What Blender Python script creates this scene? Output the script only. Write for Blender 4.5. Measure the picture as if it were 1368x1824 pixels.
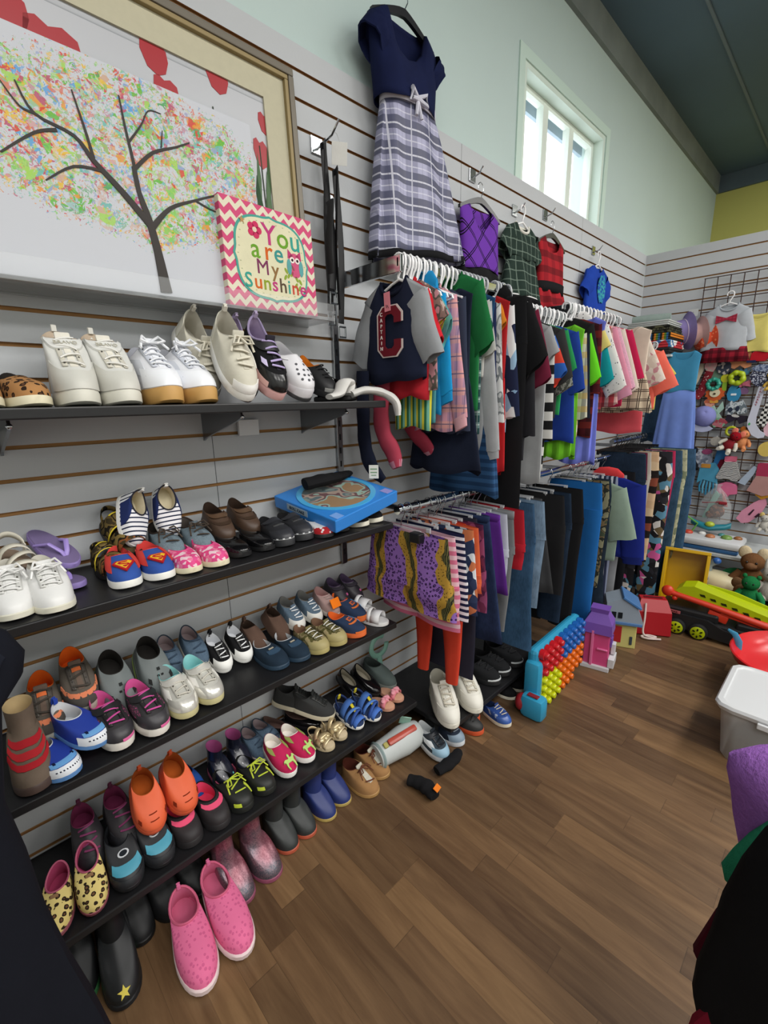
import bpy, bmesh, math, random
from math import pi, sin, cos, radians as rad
from mathutils import Vector, Matrix, noise, Euler

# ------------------------------------------------------------------ camera, light, exposure
SC = bpy.context.scene
COL = SC.collection
for _o in list(bpy.data.objects):
    bpy.data.objects.remove(_o)
vs = SC.view_settings
SC.display_settings.display_device = 'sRGB'
vs.view_transform = 'Standard'
vs.look = 'None'
vs.gamma = 1.0
vs.use_curve_mapping = False
vs.exposure = 0.14

cam_d = bpy.data.cameras.new('camera')
cam = bpy.data.objects.new('camera', cam_d)
COL.objects.link(cam)
cam_d.sensor_fit = 'VERTICAL'
cam_d.sensor_height = 36.0
cam_d.lens = 814.97 * 36.0 / 1824.0
cam_d.clip_start = 0.02
YAW, PIT, ROL = -0.80280578, -0.23921827, -0.01986798
_f = Vector((sin(YAW) * cos(PIT), cos(YAW) * cos(PIT), sin(PIT)))
_r = _f.cross(Vector((0, 0, 1))).normalized()
_u = _r.cross(_f)
_r, _u = _r * cos(ROL) + _u * sin(ROL), -_r * sin(ROL) + _u * cos(ROL)
cam.matrix_world = Matrix(((_r.x, _u.x, -_f.x, 1.37), (_r.y, _u.y, -_f.y, 0.0), (_r.z, _u.z, -_f.z, 1.40), (0, 0, 0, 1)))
SC.camera = cam

world = bpy.data.worlds.new('world')
SC.world = world
world.use_nodes = True
world.node_tree.nodes['Background'].inputs[0].default_value = (0.93, 0.97, 1.0, 1)
world.node_tree.nodes['Background'].inputs[1].default_value = 3.0

CEIL_Z = 3.511
LAMP_W = 38.0
for i, (lx, ly) in enumerate([(2.5, -1.2), (2.5, 0.5), (2.5, 2.2), (2.5, 3.6), (4.3, -0.8), (4.3, 1.2), (4.3, 3.2), (2.4, 5.2)]):
    ld = bpy.data.lights.new('ceiling_lamp', 'AREA')
    ld.shape = 'RECTANGLE'
    ld.size, ld.size_y = 0.6, 1.2
    ld.energy = LAMP_W
    ld.color = (1.0, 0.975, 0.94)
    lo = bpy.data.objects.new('ceiling_lamp', ld)
    lo.location = (lx, ly, CEIL_Z - 0.02)
    COL.objects.link(lo)

# ------------------------------------------------------------------ materials
def H(h):
    h = h.lstrip('#')
    v = [int(h[i:i + 2], 16) / 255 for i in (0, 2, 4)]
    return tuple(c / 12.92 if c <= 0.04045 else ((c + 0.055) / 1.055) ** 2.4 for c in v) + (1.0,)

class NT:
    def __init__(s, name, rough=0.8, metal=0.0, spec=0.4):
        s.m = bpy.data.materials.new(name)
        s.m.use_nodes = True
        s.t = s.m.node_tree
        s.b = s.t.nodes['Principled BSDF']
        s.b.inputs['Roughness'].default_value = rough
        s.b.inputs['Metallic'].default_value = metal
        s.b.inputs['Specular IOR Level'].default_value = spec
        s._c = None
    def n(s, typ, **kw):
        d = s.t.nodes.new('ShaderNode' + typ)
        for k, v in kw.items():
            setattr(d, k, v)
        return d
    def set(s, sock, v):
        if hasattr(v, 'is_linked') or hasattr(v, 'links'):
            s.t.links.new(v, sock)
        else:
            sock.default_value = v
    def co(s, scale=(1, 1, 1), loc=(0, 0, 0), rot=(0, 0, 0)):
        tc = s.n('TexCoord')
        mp = s.n('Mapping')
        mp.inputs['Location'].default_value = loc
        mp.inputs['Rotation'].default_value = rot
        mp.inputs['Scale'].default_value = scale
        s.t.links.new(tc.outputs['Object'], mp.inputs['Vector'])
        return mp.outputs[0]
    def xyz(s, v):
        d = s.n('SeparateXYZ')
        s.t.links.new(v, d.inputs[0])
        return d.outputs
    def math(s, op, a, b=0.0, c=0.0):
        d = s.n('Math', operation=op)
        s.set(d.inputs[0], a); s.set(d.inputs[1], b); s.set(d.inputs[2], c)
        return d.outputs[0]
    def mix(s, f, a, b, mode='MIX'):
        d = s.n('Mix', data_type='RGBA', blend_type=mode)
        s.set(d.inputs[0], f); s.set(d.inputs[6], a); s.set(d.inputs[7], b)
        return d.outputs[2]
    def noise(s, v, scale=5, detail=2, rough=0.5, dist=0.0):
        d = s.n('TexNoise')
        s.t.links.new(v, d.inputs['Vector'])
        d.inputs['Scale'].default_value = scale
        d.inputs['Detail'].default_value = detail
        d.inputs['Roughness'].default_value = rough
        d.inputs['Distortion'].default_value = dist
        return d.outputs['Fac']
    def voro(s, v, scale=5, feature='F1', rnd=1.0):
        d = s.n('TexVoronoi', feature=feature)
        s.t.links.new(v, d.inputs['Vector'])
        d.inputs['Scale'].default_value = scale
        d.inputs['Randomness'].default_value = rnd
        return d
    def ramp(s, f, stops, interp='CONSTANT'):
        d = s.n('ValToRGB')
        r = d.color_ramp
        r.interpolation = interp
        while len(r.elements) > 1:
            r.elements.remove(r.elements[-1])
        r.elements[0].position, r.elements[0].color = stops[0]
        for p, c in stops[1:]:
            e = r.elements.new(p); e.color = c
        s.t.links.new(f, d.inputs[0])
        return d.outputs[0]
    def bump(s, h, strength=0.3, dist=0.002):
        d = s.n('Bump')
        d.inputs['Strength'].default_value = strength
        d.inputs['Distance'].default_value = dist
        s.t.links.new(h, d.inputs['Height'])
        s.t.links.new(d.outputs[0], s.b.inputs['Normal'])
    def out(s, c):
        s.set(s.b.inputs['Base Color'], c)
        return s.m

_MC = {}
def cached(fn):
    def w(*a, **k):
        key = (fn.__name__, repr(a), repr(k))
        if key not in _MC:
            _MC[key] = fn(*a, **k)
        return _MC[key]
    return w

@cached
def solid(c, rough=0.8, metal=0.0, var=0.0, vs_=30):
    t = NT('paint', rough, metal)
    if var:
        nf = t.noise(t.co(), vs_, 3)
        a, b = H(c), H(c)
        lo = tuple(x * (1 - var) for x in a[:3]) + (1,)
        hi = tuple(min(1, x * (1 + var)) for x in b[:3]) + (1,)
        return t.out(t.mix(nf, lo, hi))
    return t.out(H(c))
@cached
def cloth(c, var=0.12, rough=0.95):
    t = NT('fabric', rough, 0, 0.15)
    v = t.co()
    nf = t.noise(v, 160, 2)
    t.bump(nf, 0.25, 0.001)
    a = H(c)
    return t.out(t.mix(t.noise(v, 22, 3), tuple(x * (1 - var) for x in a[:3]) + (1,), tuple(min(1, x * (1 + var)) for x in a[:3]) + (1,)))
@cached
def denim(c):
    t = NT('denim', 0.95, 0, 0.1)
    v = t.co()
    a = H(c)
    nf = t.noise(v, 9, 4, 0.6)
    fine = t.noise(t.co((1, 1, 0.15)), 300, 1)
    f = t.math('ADD', t.math('MULTIPLY', nf, 0.7), t.math('MULTIPLY', fine, 0.3))
    return t.out(t.ramp(f, [(0.3, tuple(x * 0.6 for x in a[:3]) + (1,)), (0.7, tuple(min(1, x * 1.6) for x in a[:3]) + (1,))], 'LINEAR'))
@cached
def stripes(cols, period, axis=2, rough=0.9, widths=None, wob=0.0, rot=(0, 0, 0)):
    t = NT('striped_fabric', rough, 0, 0.2)
    v = t.co(rot=rot)
    f = t.xyz(v)[axis]
    if wob:
        f = t.math('ADD', f, t.math('MULTIPLY', t.noise(v, 14, 1), wob))
    f = t.math('FRACT', t.math('DIVIDE', f, period))
    n = len(cols)
    if not widths:
        widths = [1.0 / n] * n
    st, p = [], 0.0
    for c, w in zip(cols, widths):
        st.append((p, H(c))); p += w
    return t.out(t.ramp(f, st))
@cached
def plaid(base, a, b, px=0.05, pz=0.05, ax=(0, 2), thin=None, rot=(0, 0, 0)):
    t = NT('plaid_fabric', 0.95, 0, 0.15)
    o = t.xyz(t.co(rot=rot))
    fx = t.math('FRACT', t.math('DIVIDE', o[ax[0]], px))
    fz = t.math('FRACT', t.math('DIVIDE', o[ax[1]], pz))
    bx = t.ramp(fx, [(0, (0, 0, 0, 1)), (0.55, (1, 1, 1, 1))])
    bz = t.ramp(fz, [(0, (0, 0, 0, 1)), (0.55, (1, 1, 1, 1))])
    c = t.mix(t.math('MULTIPLY', bx, 0.55), H(base), H(a))
    c = t.mix(t.math('MULTIPLY', bz, 0.55), c, H(b))
    if thin:
        tx = t.ramp(t.math('FRACT', t.math('ADD', fx, 0.22)), [(0, (1, 1, 1, 1)), (0.07, (0, 0, 0, 1))])
        tz = t.ramp(t.math('FRACT', t.math('ADD', fz, 0.22)), [(0, (1, 1, 1, 1)), (0.07, (0, 0, 0, 1))])
        c = t.mix(t.math('MULTIPLY', t.math('MAXIMUM', tx, tz), 0.8), c, H(thin))
    return t.out(c)
@cached
def lines(base, ink, px, pz, w=0.09, ax=(0, 2), rot=(0, 0, 0)):
    t = NT('windowpane_fabric', 0.95, 0, 0.15)
    o = t.xyz(t.co(rot=rot))
    one = []
    for a, p in ((ax[0], px), (ax[1], pz)):
        f = t.math('FRACT', t.math('DIVIDE', o[a], p))
        one.append(t.ramp(f, [(0, (1, 1, 1, 1)), (w, (0, 0, 0, 1)), (2 * w, (1, 1, 1, 1)), (3 * w, (0, 0, 0, 1))]))
    return t.out(t.mix(t.math('MAXIMUM', one[0], one[1]), H(base), H(ink)))
@cached
def spots(base, spot, scale=60, r=0.28, rough=0.85, rnd=0.8):
    t = NT('spotted_fabric', rough, 0, 0.3)
    d = t.voro(t.co(), scale, 'F1', rnd).outputs['Distance']
    return t.out(t.ramp(d, [(0, H(spot)), (r, H(base))]))
@cached
def leopard(base, dark, mid, scale=70, rough=0.85):
    t = NT('leopard_print', rough, 0, 0.2)
    v = t.co()
    nz = t.noise(v, scale * 1.2, 2)
    d = t.voro(v, scale, 'F1', 0.9).outputs['Distance']
    f = t.math('ADD', d, t.math('MULTIPLY', t.math('SUBTRACT', nz, 0.5), 0.5))
    return t.out(t.ramp(f, [(0, H(mid)), (0.2, H(dark)), (0.42, H(base))]))
@cached
def camo(cols, scale=14, rough=0.95, stretch=(1, 1, 1)):
    t = NT('mottled_fabric', rough, 0, 0.15)
    nf = t.noise(t.co(stretch), scale, 1.5, 0.4)
    n = len(cols)
    st = [(0, H(cols[0]))] + [(0.36 + 0.28 * i / max(1, n - 1), H(c)) for i, c in enumerate(cols[1:])]
    return t.out(t.ramp(nf, st))
@cached
def cells(cols, scale=40, rough=0.9, stretch=(1, 1, 1)):
    t = NT('printed_fabric', rough, 0, 0.2)
    v = t.voro(t.co(stretch), scale)
    f = t.xyz(v.outputs['Color'])[0]
    n = len(cols)
    return t.out(t.ramp(f, [(i / n, H(c)) for i, c in enumerate(cols)]))
@cached
def zebra(a, b, scale=30, axis='Z', dist=4.0):
    t = NT('zebra_print', 0.85, 0, 0.2)
    d = t.n('TexWave', bands_direction=axis)
    t.t.links.new(t.co(), d.inputs['Vector'])
    d.inputs['Scale'].default_value = scale
    d.inputs['Distortion'].default_value = dist
    d.inputs['Detail'].default_value = 1.0
    return t.out(t.ramp(d.outputs['Fac'], [(0, H(a)), (0.5, H(b))]))
@cached
def check(a, b, size):
    t = NT('checked_fabric', 0.8, 0, 0.2)
    d = t.n('TexChecker')
    t.t.links.new(t.co(), d.inputs['Vector'])
    d.inputs['Scale'].default_value = 1 / size
    d.inputs['Color1'].default_value = H(a)
    d.inputs['Color2'].default_value = H(b)
    return t.out(d.outputs['Color'])
@cached
def chevron(a, b, period, amp, wave, ax=(1, 2)):
    t = NT('chevron_print', 0.7, 0, 0.3)
    o = t.xyz(t.co())
    tri = t.math('ABSOLUTE', t.math('SUBTRACT', t.math('FRACT', t.math('DIVIDE', o[ax[0]], wave)), 0.5))
    f = t.math('FRACT', t.math('DIVIDE', t.math('ADD', o[ax[1]], t.math('MULTIPLY', tri, amp)), period))
    return t.out(t.ramp(f, [(0, H(a)), (0.52, H(b))]))
@cached
def gloss(c, rough=0.25, spec=0.5):
    return NT('glossy_plastic', rough, 0, spec).out(H(c))
@cached
def metal(c='c9ccd0', rough=0.18):
    return NT('metal', rough, 1.0).out(H(c))
@cached
def clear(c='ffffff', rough=0.05, alpha=0.25):
    t = NT('clear_plastic', rough, 0, 0.5)
    t.b.inputs['Alpha'].default_value = alpha
    return t.out(H(c))
@cached
def glitter(c, c2):
    t = NT('glitter', 0.3, 0.35, 0.6)
    v = t.voro(t.co(), 400)
    f = t.xyz(v.outputs['Color'])[0]
    big = t.noise(t.co(), 10, 2)
    return t.out(t.mix(t.math('MULTIPLY', f, 0.22), t.mix(t.ramp(big, [(0.35, (0, 0, 0, 1)), (0.65, (1, 1, 1, 1))], 'LINEAR'), H(c), H(c2)), H('d9a0a8')))
@cached
def fuzzy(c):
    t = NT('plush', 1.0, 0, 0.05)
    v = t.co()
    nf = t.noise(v, 120, 3, 0.7)
    t.bump(nf, 0.7, 0.004)
    a = H(c)
    return t.out(t.mix(nf, tuple(x * 0.75 for x in a[:3]) + (1,), tuple(min(1, x * 1.2) for x in a[:3]) + (1,)))
def mt(m):
    return cloth(m) if isinstance(m, str) else m

# ------------------------------------------------------------------ mesh helpers: (verts, faces) pairs
def join(*parts):
    V, F = [], []
    for v, f in parts:
        b = len(V)
        V += [tuple(p) for p in v]
        F += [tuple(i + b for i in q) for q in f]
    return V, F
def xf(vf, loc=(0, 0, 0), rot=(0, 0, 0), sc=(1, 1, 1)):
    M = Matrix.Translation(loc) @ Euler(rot).to_matrix().to_4x4() @ Matrix.Diagonal((sc[0], sc[1], sc[2], 1))
    return [tuple(M @ Vector(p)) for p in vf[0]], vf[1]
def grid(rows, closed=False):
    V, F = [], []
    n = len(rows[0])
    for r in rows:
        V += [tuple(p) for p in r]
    for i in range(len(rows) - 1):
        for j in range(n if closed else n - 1):
            k = (j + 1) % n
            F.append((i * n + j, i * n + k, (i + 1) * n + k, (i + 1) * n + j))
    return V, F
def loft(rings, cap0=True, cap1=True):
    V, F = grid(rings, True)
    n = len(rings[0])
    if cap0: F.append(tuple(range(n))[::-1])
    if cap1: F.append(tuple(range(len(V) - n, len(V))))
    return V, F
def tube(path, r=0.005, n=8, closed=False, flat=1.0, up=(0, 0, 1)):
    P = [Vector(p) for p in path]
    m = len(P)
    rings = []
    prev = None
    for i in range(m):
        a = P[(i - 1) % m] if (closed or i) else P[i]
        b = P[(i + 1) % m] if (closed or i < m - 1) else P[i]
        t = (b - a).normalized()
        if prev is None:
            u = Vector(up)
            if abs(u.dot(t)) > 0.95: u = Vector((1, 0, 0))
            x = (u - t * u.dot(t)).normalized()
        else:
            x = (prev - t * prev.dot(t)).normalized()
        prev = x
        y = t.cross(x)
        ri = r[i] if isinstance(r, (list, tuple)) else r
        rings.append([P[i] + (x * cos(2 * pi * k / n) * flat + y * sin(2 * pi * k / n)) * ri for k in range(n)])
    if closed:
        rings.append(rings[0])
        return grid(rings, True)
    return loft(rings)
def ball(loc=(0, 0, 0), r=(1, 1, 1), nu=14, nv=9, rot=(0, 0, 0)):
    if not isinstance(r, (list, tuple)): r = (r, r, r)
    rings = []
    for i in range(nv + 1):
        a = -pi / 2 + pi * (0.03 + 0.94 * i / nv)
        rings.append([(cos(a) * cos(2 * pi * k / nu), cos(a) * sin(2 * pi * k / nu), sin(a)) for k in range(nu)])
    return xf(loft(rings), loc, rot, r)
def box(c, s, bev=0.0, rot=(0, 0, 0)):
    bm = bmesh.new()
    bmesh.ops.create_cube(bm, size=1.0)
    for v in bm.verts:
        v.co = Vector((v.co.x * s[0], v.co.y * s[1], v.co.z * s[2]))
    if bev:
        bmesh.ops.bevel(bm, geom=list(bm.edges), offset=min(bev, min(s) * 0.45), segments=2, profile=0.5, affect='EDGES')
    bm.verts.index_update()
    V = [tuple(v.co) for v in bm.verts]
    F = [tuple(v.index for v in f.verts) for f in bm.faces]
    bm.free()
    return xf((V, F), c, rot)
def lathe(prof, n=20, cap=True):
    rings = [[(r * cos(2 * pi * k / n), r * sin(2 * pi * k / n), z) for k in range(n)] for r, z in prof]
    return loft(rings, cap, cap)
def prism(poly, th, axis='y'):
    """outline of (a, b) pairs extruded by th; axis y: a->x b->z; axis x: a->y b->z; axis z: a->x b->y"""
    n = len(poly)
    f = {'y': lambda a, b, t: (a, t, b), 'x': lambda a, b, t: (t, a, b), 'z': lambda a, b, t: (a, b, t)}[axis]
    V = [f(a, b, -th / 2) for a, b in poly] + [f(a, b, th / 2) for a, b in poly]
    F = [tuple(range(n)), tuple(range(2 * n - 1, n - 1, -1))]
    F += [(i, i + n, (i + 1) % n + n, (i + 1) % n) for i in range(n)]
    return V, F
def blobpoly(n, rx, ry, wob=0.2, seed=0, cx=0, cy=0):
    R = random.Random(seed)
    return [(cx + rx * (1 + wob * (R.random() - 0.5)) * cos(2 * pi * k / n), cy + ry * (1 + wob * (R.random() - 0.5)) * sin(2 * pi * k / n)) for k in range(n)]

def mk(name, vf, m, parent=None, loc=None, rot=None, smooth=True, sub=0, solid_=0.0):
    me = bpy.data.meshes.new(name)
    me.from_pydata([tuple(v) for v in vf[0]], [], [tuple(f) for f in vf[1]])
    me.validate()
    bm = bmesh.new(); bm.from_mesh(me)
    bmesh.ops.remove_doubles(bm, verts=bm.verts, dist=1e-5)
    bmesh.ops.recalc_face_normals(bm, faces=bm.faces)
    bm.to_mesh(me); bm.free()
    if smooth:
        for p in me.polygons: p.use_smooth = True
        me.set_sharp_from_angle(angle=rad(42))
    ms = m if isinstance(m, (list, tuple)) else [m]
    for q in ms: me.materials.append(mt(q))
    o = bpy.data.objects.new(name, me)
    COL.objects.link(o)
    if parent: o.parent = parent
    if loc: o.location = loc
    if rot: o.rotation_euler = rot
    if solid_:
        md = o.modifiers.new('thickness', 'SOLIDIFY'); md.thickness = solid_; md.offset = 0
    if sub:
        md = o.modifiers.new('smooth', 'SUBSURF'); md.levels = md.render_levels = sub
    return o
def tag(o, label, cat, group=None):
    o['label'] = label; o['category'] = cat
    if group: o['group'] = group
    return o
def T(name, label, cat, loc=(0, 0, 0), rot=(0, 0, 0), group=None):
    o = bpy.data.objects.new(name, None)
    o.empty_display_size = 0.02
    COL.objects.link(o)
    o.location = loc; o.rotation_euler = rot
    return tag(o, label, cat, group)
def st(name, vf, m, smooth=False):
    o = mk(name, vf, m, smooth=smooth)
    o['kind'] = 'structure'
    return o
def dup(root, loc, rot, label, group=None):
    r = root.copy(); COL.objects.link(r)
    r.location = loc; r.rotation_euler = rot
    r['label'] = label
    if group: r['group'] = group
    for ch in list(root.children):
        c = ch.copy(); COL.objects.link(c); c.parent = r
        for g in list(ch.children):
            d = g.copy(); COL.objects.link(d); d.parent = c
    return r
def text(s, size, m, parent, loc, rot, name='lettering', ext=0.0008, align='CENTER', bold=0.0):
    cu = bpy.data.curves.new(name, 'FONT')
    cu.body = s; cu.size = size; cu.extrude = ext; cu.align_x = align; cu.align_y = 'CENTER'; cu.offset = bold
    cu.resolution_u = 3
    tmp = bpy.data.objects.new('tmp', cu)
    COL.objects.link(tmp)
    dg = bpy.context.evaluated_depsgraph_get()
    me = bpy.data.meshes.new_from_object(tmp.evaluated_get(dg))
    bpy.data.objects.remove(tmp)
    me.materials.clear(); me.materials.append(mt(m))
    me.name = name
    o = bpy.data.objects.new(name, me)
    COL.objects.link(o); o.parent = parent; o.location = loc; o.rotation_euler = rot
    return o

# ------------------------------------------------------------------ the setting
def floor_mat():
    t = NT('vinyl_plank', 0.42, 0, 0.4)
    o = t.xyz(t.co())
    row = t.math('FLOOR', t.math('DIVIDE', o[1], 0.078))
    wn = t.n('TexWhiteNoise', noise_dimensions='1D')
    t.t.links.new(row, wn.inputs['W'])
    xs = t.math('DIVIDE', t.math('ADD', o[0], t.math('MULTIPLY', wn.outputs['Value'], 3.1)), 0.55)
    pid = t.math('FLOOR', xs)
    w2 = t.n('TexWhiteNoise', noise_dimensions='2D')
    cb = t.n('CombineXYZ')
    t.t.links.new(pid, cb.inputs[0]); t.t.links.new(row, cb.inputs[1])
    t.t.links.new(cb.outputs[0], w2.inputs['Vector'])
    plank = t.ramp(w2.outputs['Value'], [(0, H('4c3523')), (0.35, H('5d442d')), (0.6, H('6b4f35')), (0.85, H('7e5f3f')), (1.0, H('533c29'))], 'LINEAR')
    cb2 = t.n('CombineXYZ')
    t.t.links.new(t.math('MULTIPLY', o[0], 1.0), cb2.inputs[0])
    t.t.links.new(t.math('ADD', t.math('MULTIPLY', o[1], 9.0), t.math('MULTIPLY', w2.outputs['Value'], 40.0)), cb2.inputs[1])
    g = t.noise(cb2.outputs[0], 3.2, 6, 0.62, 0.6)
    c = t.mix(t.ramp(g, [(0.3, (0, 0, 0, 1)), (0.72, (1, 1, 1, 1))], 'LINEAR'), t.mix(0.42, plank, H('3a2a1e')), t.mix(0.18, plank, H('a68a68')))
    fy = t.math('FRACT', t.math('DIVIDE', o[1], 0.078))
    fx = t.math('FRACT', xs)
    seam = t.math('MAXIMUM', t.ramp(fy, [(0, (1, 1, 1, 1)), (0.014, (0, 0, 0, 1))]), t.ramp(fx, [(0, (1, 1, 1, 1)), (0.0035, (0, 0, 0, 1))]))
    c = t.mix(t.math('MULTIPLY', seam, 0.35), c, H('22170f'))
    t.bump(g, 0.06, 0.002)
    return t.out(c)
st('floor', box((2.6, 1.8, -0.05), (5.4, 8.8, 0.1)), floor_mat())
def wall_mat(c, var=0.05):
    t = NT('wall_paint', 0.85, 0, 0.25)
    v = t.co()
    t.bump(t.noise(v, 90, 3), 0.15, 0.002)
    a = H(c)
    return t.out(t.mix(t.noise(v, 1.6, 3), tuple(x * (1 - var) for x in a[:3]) + (1,), tuple(min(1, x * (1 + var)) for x in a[:3]) + (1,)))
MINT = wall_mat('b9cac7')
SLAT = wall_mat('b9bcbf', 0.03)
MDF = solid('a3794b', 0.85, 0, 0.15)
# mint wall with the window opening (y 2.33..3.33, z 2.30..2.97)
WY0, WY1, WZ0, WZ1 = 2.335, 3.32, 2.33, 2.965
BEAM_Z = 3.355
mw = join(box((-0.12, -0.085, 1.75), (0.2, 4.84, 3.5)), box((-0.12, (WY1 + 6.2) / 2, 1.75), (0.2, 6.2 - WY1, 3.5)),
          box((-0.12, (WY0 + WY1) / 2, WZ0 / 2), (0.2, WY1 - WY0, WZ0)), box((-0.12, (WY0 + WY1) / 2, (WZ1 + 3.5) / 2), (0.2, WY1 - WY0, 3.5 - WZ1)))
st('wall_left', mw, MINT)
st('trim_1', join(box((-0.012, 1.8, (BEAM_Z + CEIL_Z) / 2), (0.03, 8.6, CEIL_Z - BEAM_Z))), solid('7b8280', 0.6, 0, 0.35, 4))
st('trim_2', box((2.6, 6.085, 3.43), (5.2, 0.03, 0.15)), solid('56646d', 0.6, 0, 0.2, 4))
st('wall_far', box((2.6, 6.2, 1.75), (5.4, 0.2, 3.5)), wall_mat('c3bf6e'))
st('wall_right', box((5.25, 1.8, 1.75), (0.1, 8.8, 3.5)), wall_mat('d6dad6'))
st('wall_behind', box((2.6, -2.6, 1.75), (5.4, 0.1, 3.5)), wall_mat('d6dad6'))
def ceil_mat():
    t = NT('ceiling_paint', 0.55, 0, 0.4)
    v = t.co()
    return t.out(t.mix(t.noise(v, 0.9, 4), H('3f525f'), H('5a7284')))
st('ceiling', box((2.6, 1.8, CEIL_Z + 0.05), (5.4, 8.8, 0.1)), ceil_mat())
st('trim_3', box((0.411, 1.8, CEIL_Z - 0.004), (0.014, 8.6, 0.012)), solid('66737a', 0.6))
st('trim_4', box((1.53, 1.8, CEIL_Z - 0.004), (0.014, 8.6, 0.012)), solid('66737a', 0.6))
# slatwall panels: boards between horizontal grooves, real recesses with raw fibreboard inside
PITCH, Z0, TOP = 0.0767, 0.0055, 2.451
def slat_panel(name, L, place, seams=()):
    zs = [Z0 + PITCH * k for k in range(1, 32)]
    V, F, MI = [], [], []
    prof = [(0.0, 0.0, 0)]
    for z in zs:
        g = 0.0048
        prof += [(0.0, z - g, 0), (-0.004, z - g, 1), (-0.004, z - g - 0.003, 1), (-0.010, z - g - 0.003, 1), (-0.010, z + g + 0.004, 1), (-0.005, z + g + 0.004, 1), (-0.005, z + g, 1), (0.0, z + g, 0)]
    prof += [(0.0, TOP, 0), (-0.02, TOP, 0)]
    ys = [0.0]
    for s in seams: ys += [s - 0.0011, s + 0.0011]
    ys.append(L)
    rows = [[place(x, y, z) for y in ys] for x, z, _ in prof]
    V, F = grid(rows)
    n = len(ys)
    # sink the seam columns by making narrow dark strips
    me = bpy.data.meshes.new(name)
    me.from_pydata(V, [], F)
    me.materials.append(SLAT); me.materials.append(MDF); me.materials.append(solid('4a4d50'))
    k = 0
    for i in range(len(prof) - 1):
        for j in range(n - 1):
            inner = prof[i + 1][2] == 1 or (prof[i][2] == 1 and prof[i + 1][0] < 0.0) or (prof[i][2] == 1)
            me.polygons[k].material_index = 1 if inner else (2 if j % 2 == 1 else 0)
            k += 1
    o = bpy.data.objects.new(name, me); COL.objects.link(o)
    o['kind'] = 'structure'
    return o
CORNER = 4.215
slat_panel('wall_slatted', 6.415, lambda x, y, z: (x, y - 2.2, z), [0.364, 1.584, 2.804, 4.024, 5.244])
slat_panel('wall_back', 5.2, lambda x, y, z: (y + 0.0, CORNER - x, z))
# window
def window():
    ya, yb, za, zb, x0, x1 = WY0, WY1, WZ0, WZ1, -0.139, -0.0205
    xc, xt = (x0 + x1) / 2, x1 - x0
    fr = join(box((xc, (ya + yb) / 2, zb - 0.0125), (xt, yb - ya, 0.025)), box((xc, ya + 0.0125, (za + zb) / 2), (xt, 0.025, zb - za - 0.0502)),
              box((xc, yb - 0.0125, (za + zb) / 2), (xt, 0.025, zb - za - 0.0502)), box((xc, (ya + yb) / 2, za + 0.0125), (xt, yb - ya, 0.025)))
    o = st('window_1', fr, solid('d3e2d8', 0.5))
    w = (yb - ya - 0.05) / 3
    for i in range(3):
        y0 = ya + 0.025 + w * i
        zc, hh = (za + zb) / 2, zb - za - 0.052
        s = join(box((-0.1, y0 + 0.014, zc), (0.04, 0.0275, hh)), box((-0.1, y0 + w - 0.014, zc), (0.04, 0.0275, hh)),
                 box((-0.1, y0 + w / 2, zc + hh / 2 - 0.014), (0.039, w - 0.056, 0.028)), box((-0.1, y0 + w / 2, zc - hh / 2 + 0.014), (0.039, w - 0.056, 0.028)))
        q = mk('sash', s, solid('dfe8df', 0.45), o, smooth=False)
        mk('pane', box((-0.1, y0 + w / 2, zc), (0.004, w - 0.056, hh - 0.056)), clear('e8f4ff', 0.02, 0.06), q, smooth=False)
        mk('security_bar', join(box((-0.16, y0 + w * 0.36, zc - .05), (0.02, 0.02, hh)), box((-0.162, y0 + w / 2, zc + hh / 2 - 0.02), (0.02, w, 0.05))), solid('93a6b4', 0.7), q, smooth=False)
    return o
window()
st('trim_5', join(box((-0.0165, WY0 - 0.03, (2.455 + WZ1 + .05) / 2), (0.007, 0.05, WZ1 + .05 - 2.455)), box((-0.0165, WY1 + 0.03, (2.455 + WZ1 + .05) / 2), (0.007, 0.05, WZ1 + .05 - 2.455)),
                  box((-0.0165, (WY0 + WY1) / 2, WZ1 + 0.025), (0.007, WY1 - WY0 + 0.0098, 0.0498))), solid('c3d8ce', 0.6))

# ------------------------------------------------------------------ shelves on the slatted wall
BLACK_MELA = NT('black_melamine', 0.38, 0, 0.4).out(H('1b1b1d'))
CHROME = metal('c6cacd', 0.12)
def bracket(parent, y, x1, z, name='bracket'):
    b = prism([(0.0, z), (x1, z), (x1 + 0.006, z - 0.012), (x1 - 0.02, z - 0.022), (0.02, z - 0.075), (0.0, z - 0.085)], 0.006, 'y')
    q = mk(name, xf(b, (0, y, 0)), metal('8e9296', 0.3), parent, smooth=False)
    mk('end_cap', ball((x1 + 0.004, y, z - 0.012), (0.006, 0.006, 0.006), 8, 6), CHROME, q)
SHELF_TOP = {1: 1.400, 2: 0.993, 3: 0.615, 4: 0.228}
SHELF_TXT = {1: 'topmost black shelf of white and cream shoes', 2: 'second black shelf down, carrying the blue boxed toy', 3: 'third black shelf down, packed with small sneakers', 4: 'lowest black shelf, just above the rain boots'}
for k, ytop in SHELF_TOP.items():
    y1 = {1: 1.05, 2: 1.075, 3: 1.085, 4: 1.195}[k]
    r = T('shelf', SHELF_TXT[k], 'shelf', (0, 0, 0), group='black shelves on the slatted wall')
    mk('board', box((0.152, (y1 - 0.05) / 2, ytop - 0.011), (0.3, y1 + 0.05, 0.022), 0.003), BLACK_MELA, r, smooth=False)
    for yb in (0.105, 0.56 + 0.02 * k, y1 - 0.12 if k < 4 else 1.05):
        bracket(r, yb, 0.245, ytop - 0.0225)
    if k == 1:
        for yb in (0.06, 0.72):
            mk('price_holder', box((0.012, yb, ytop - 0.075), (0.012, 0.07, 0.05), 0.002), clear('e6e8ea', 0.2, 0.8), r, smooth=False)
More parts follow.
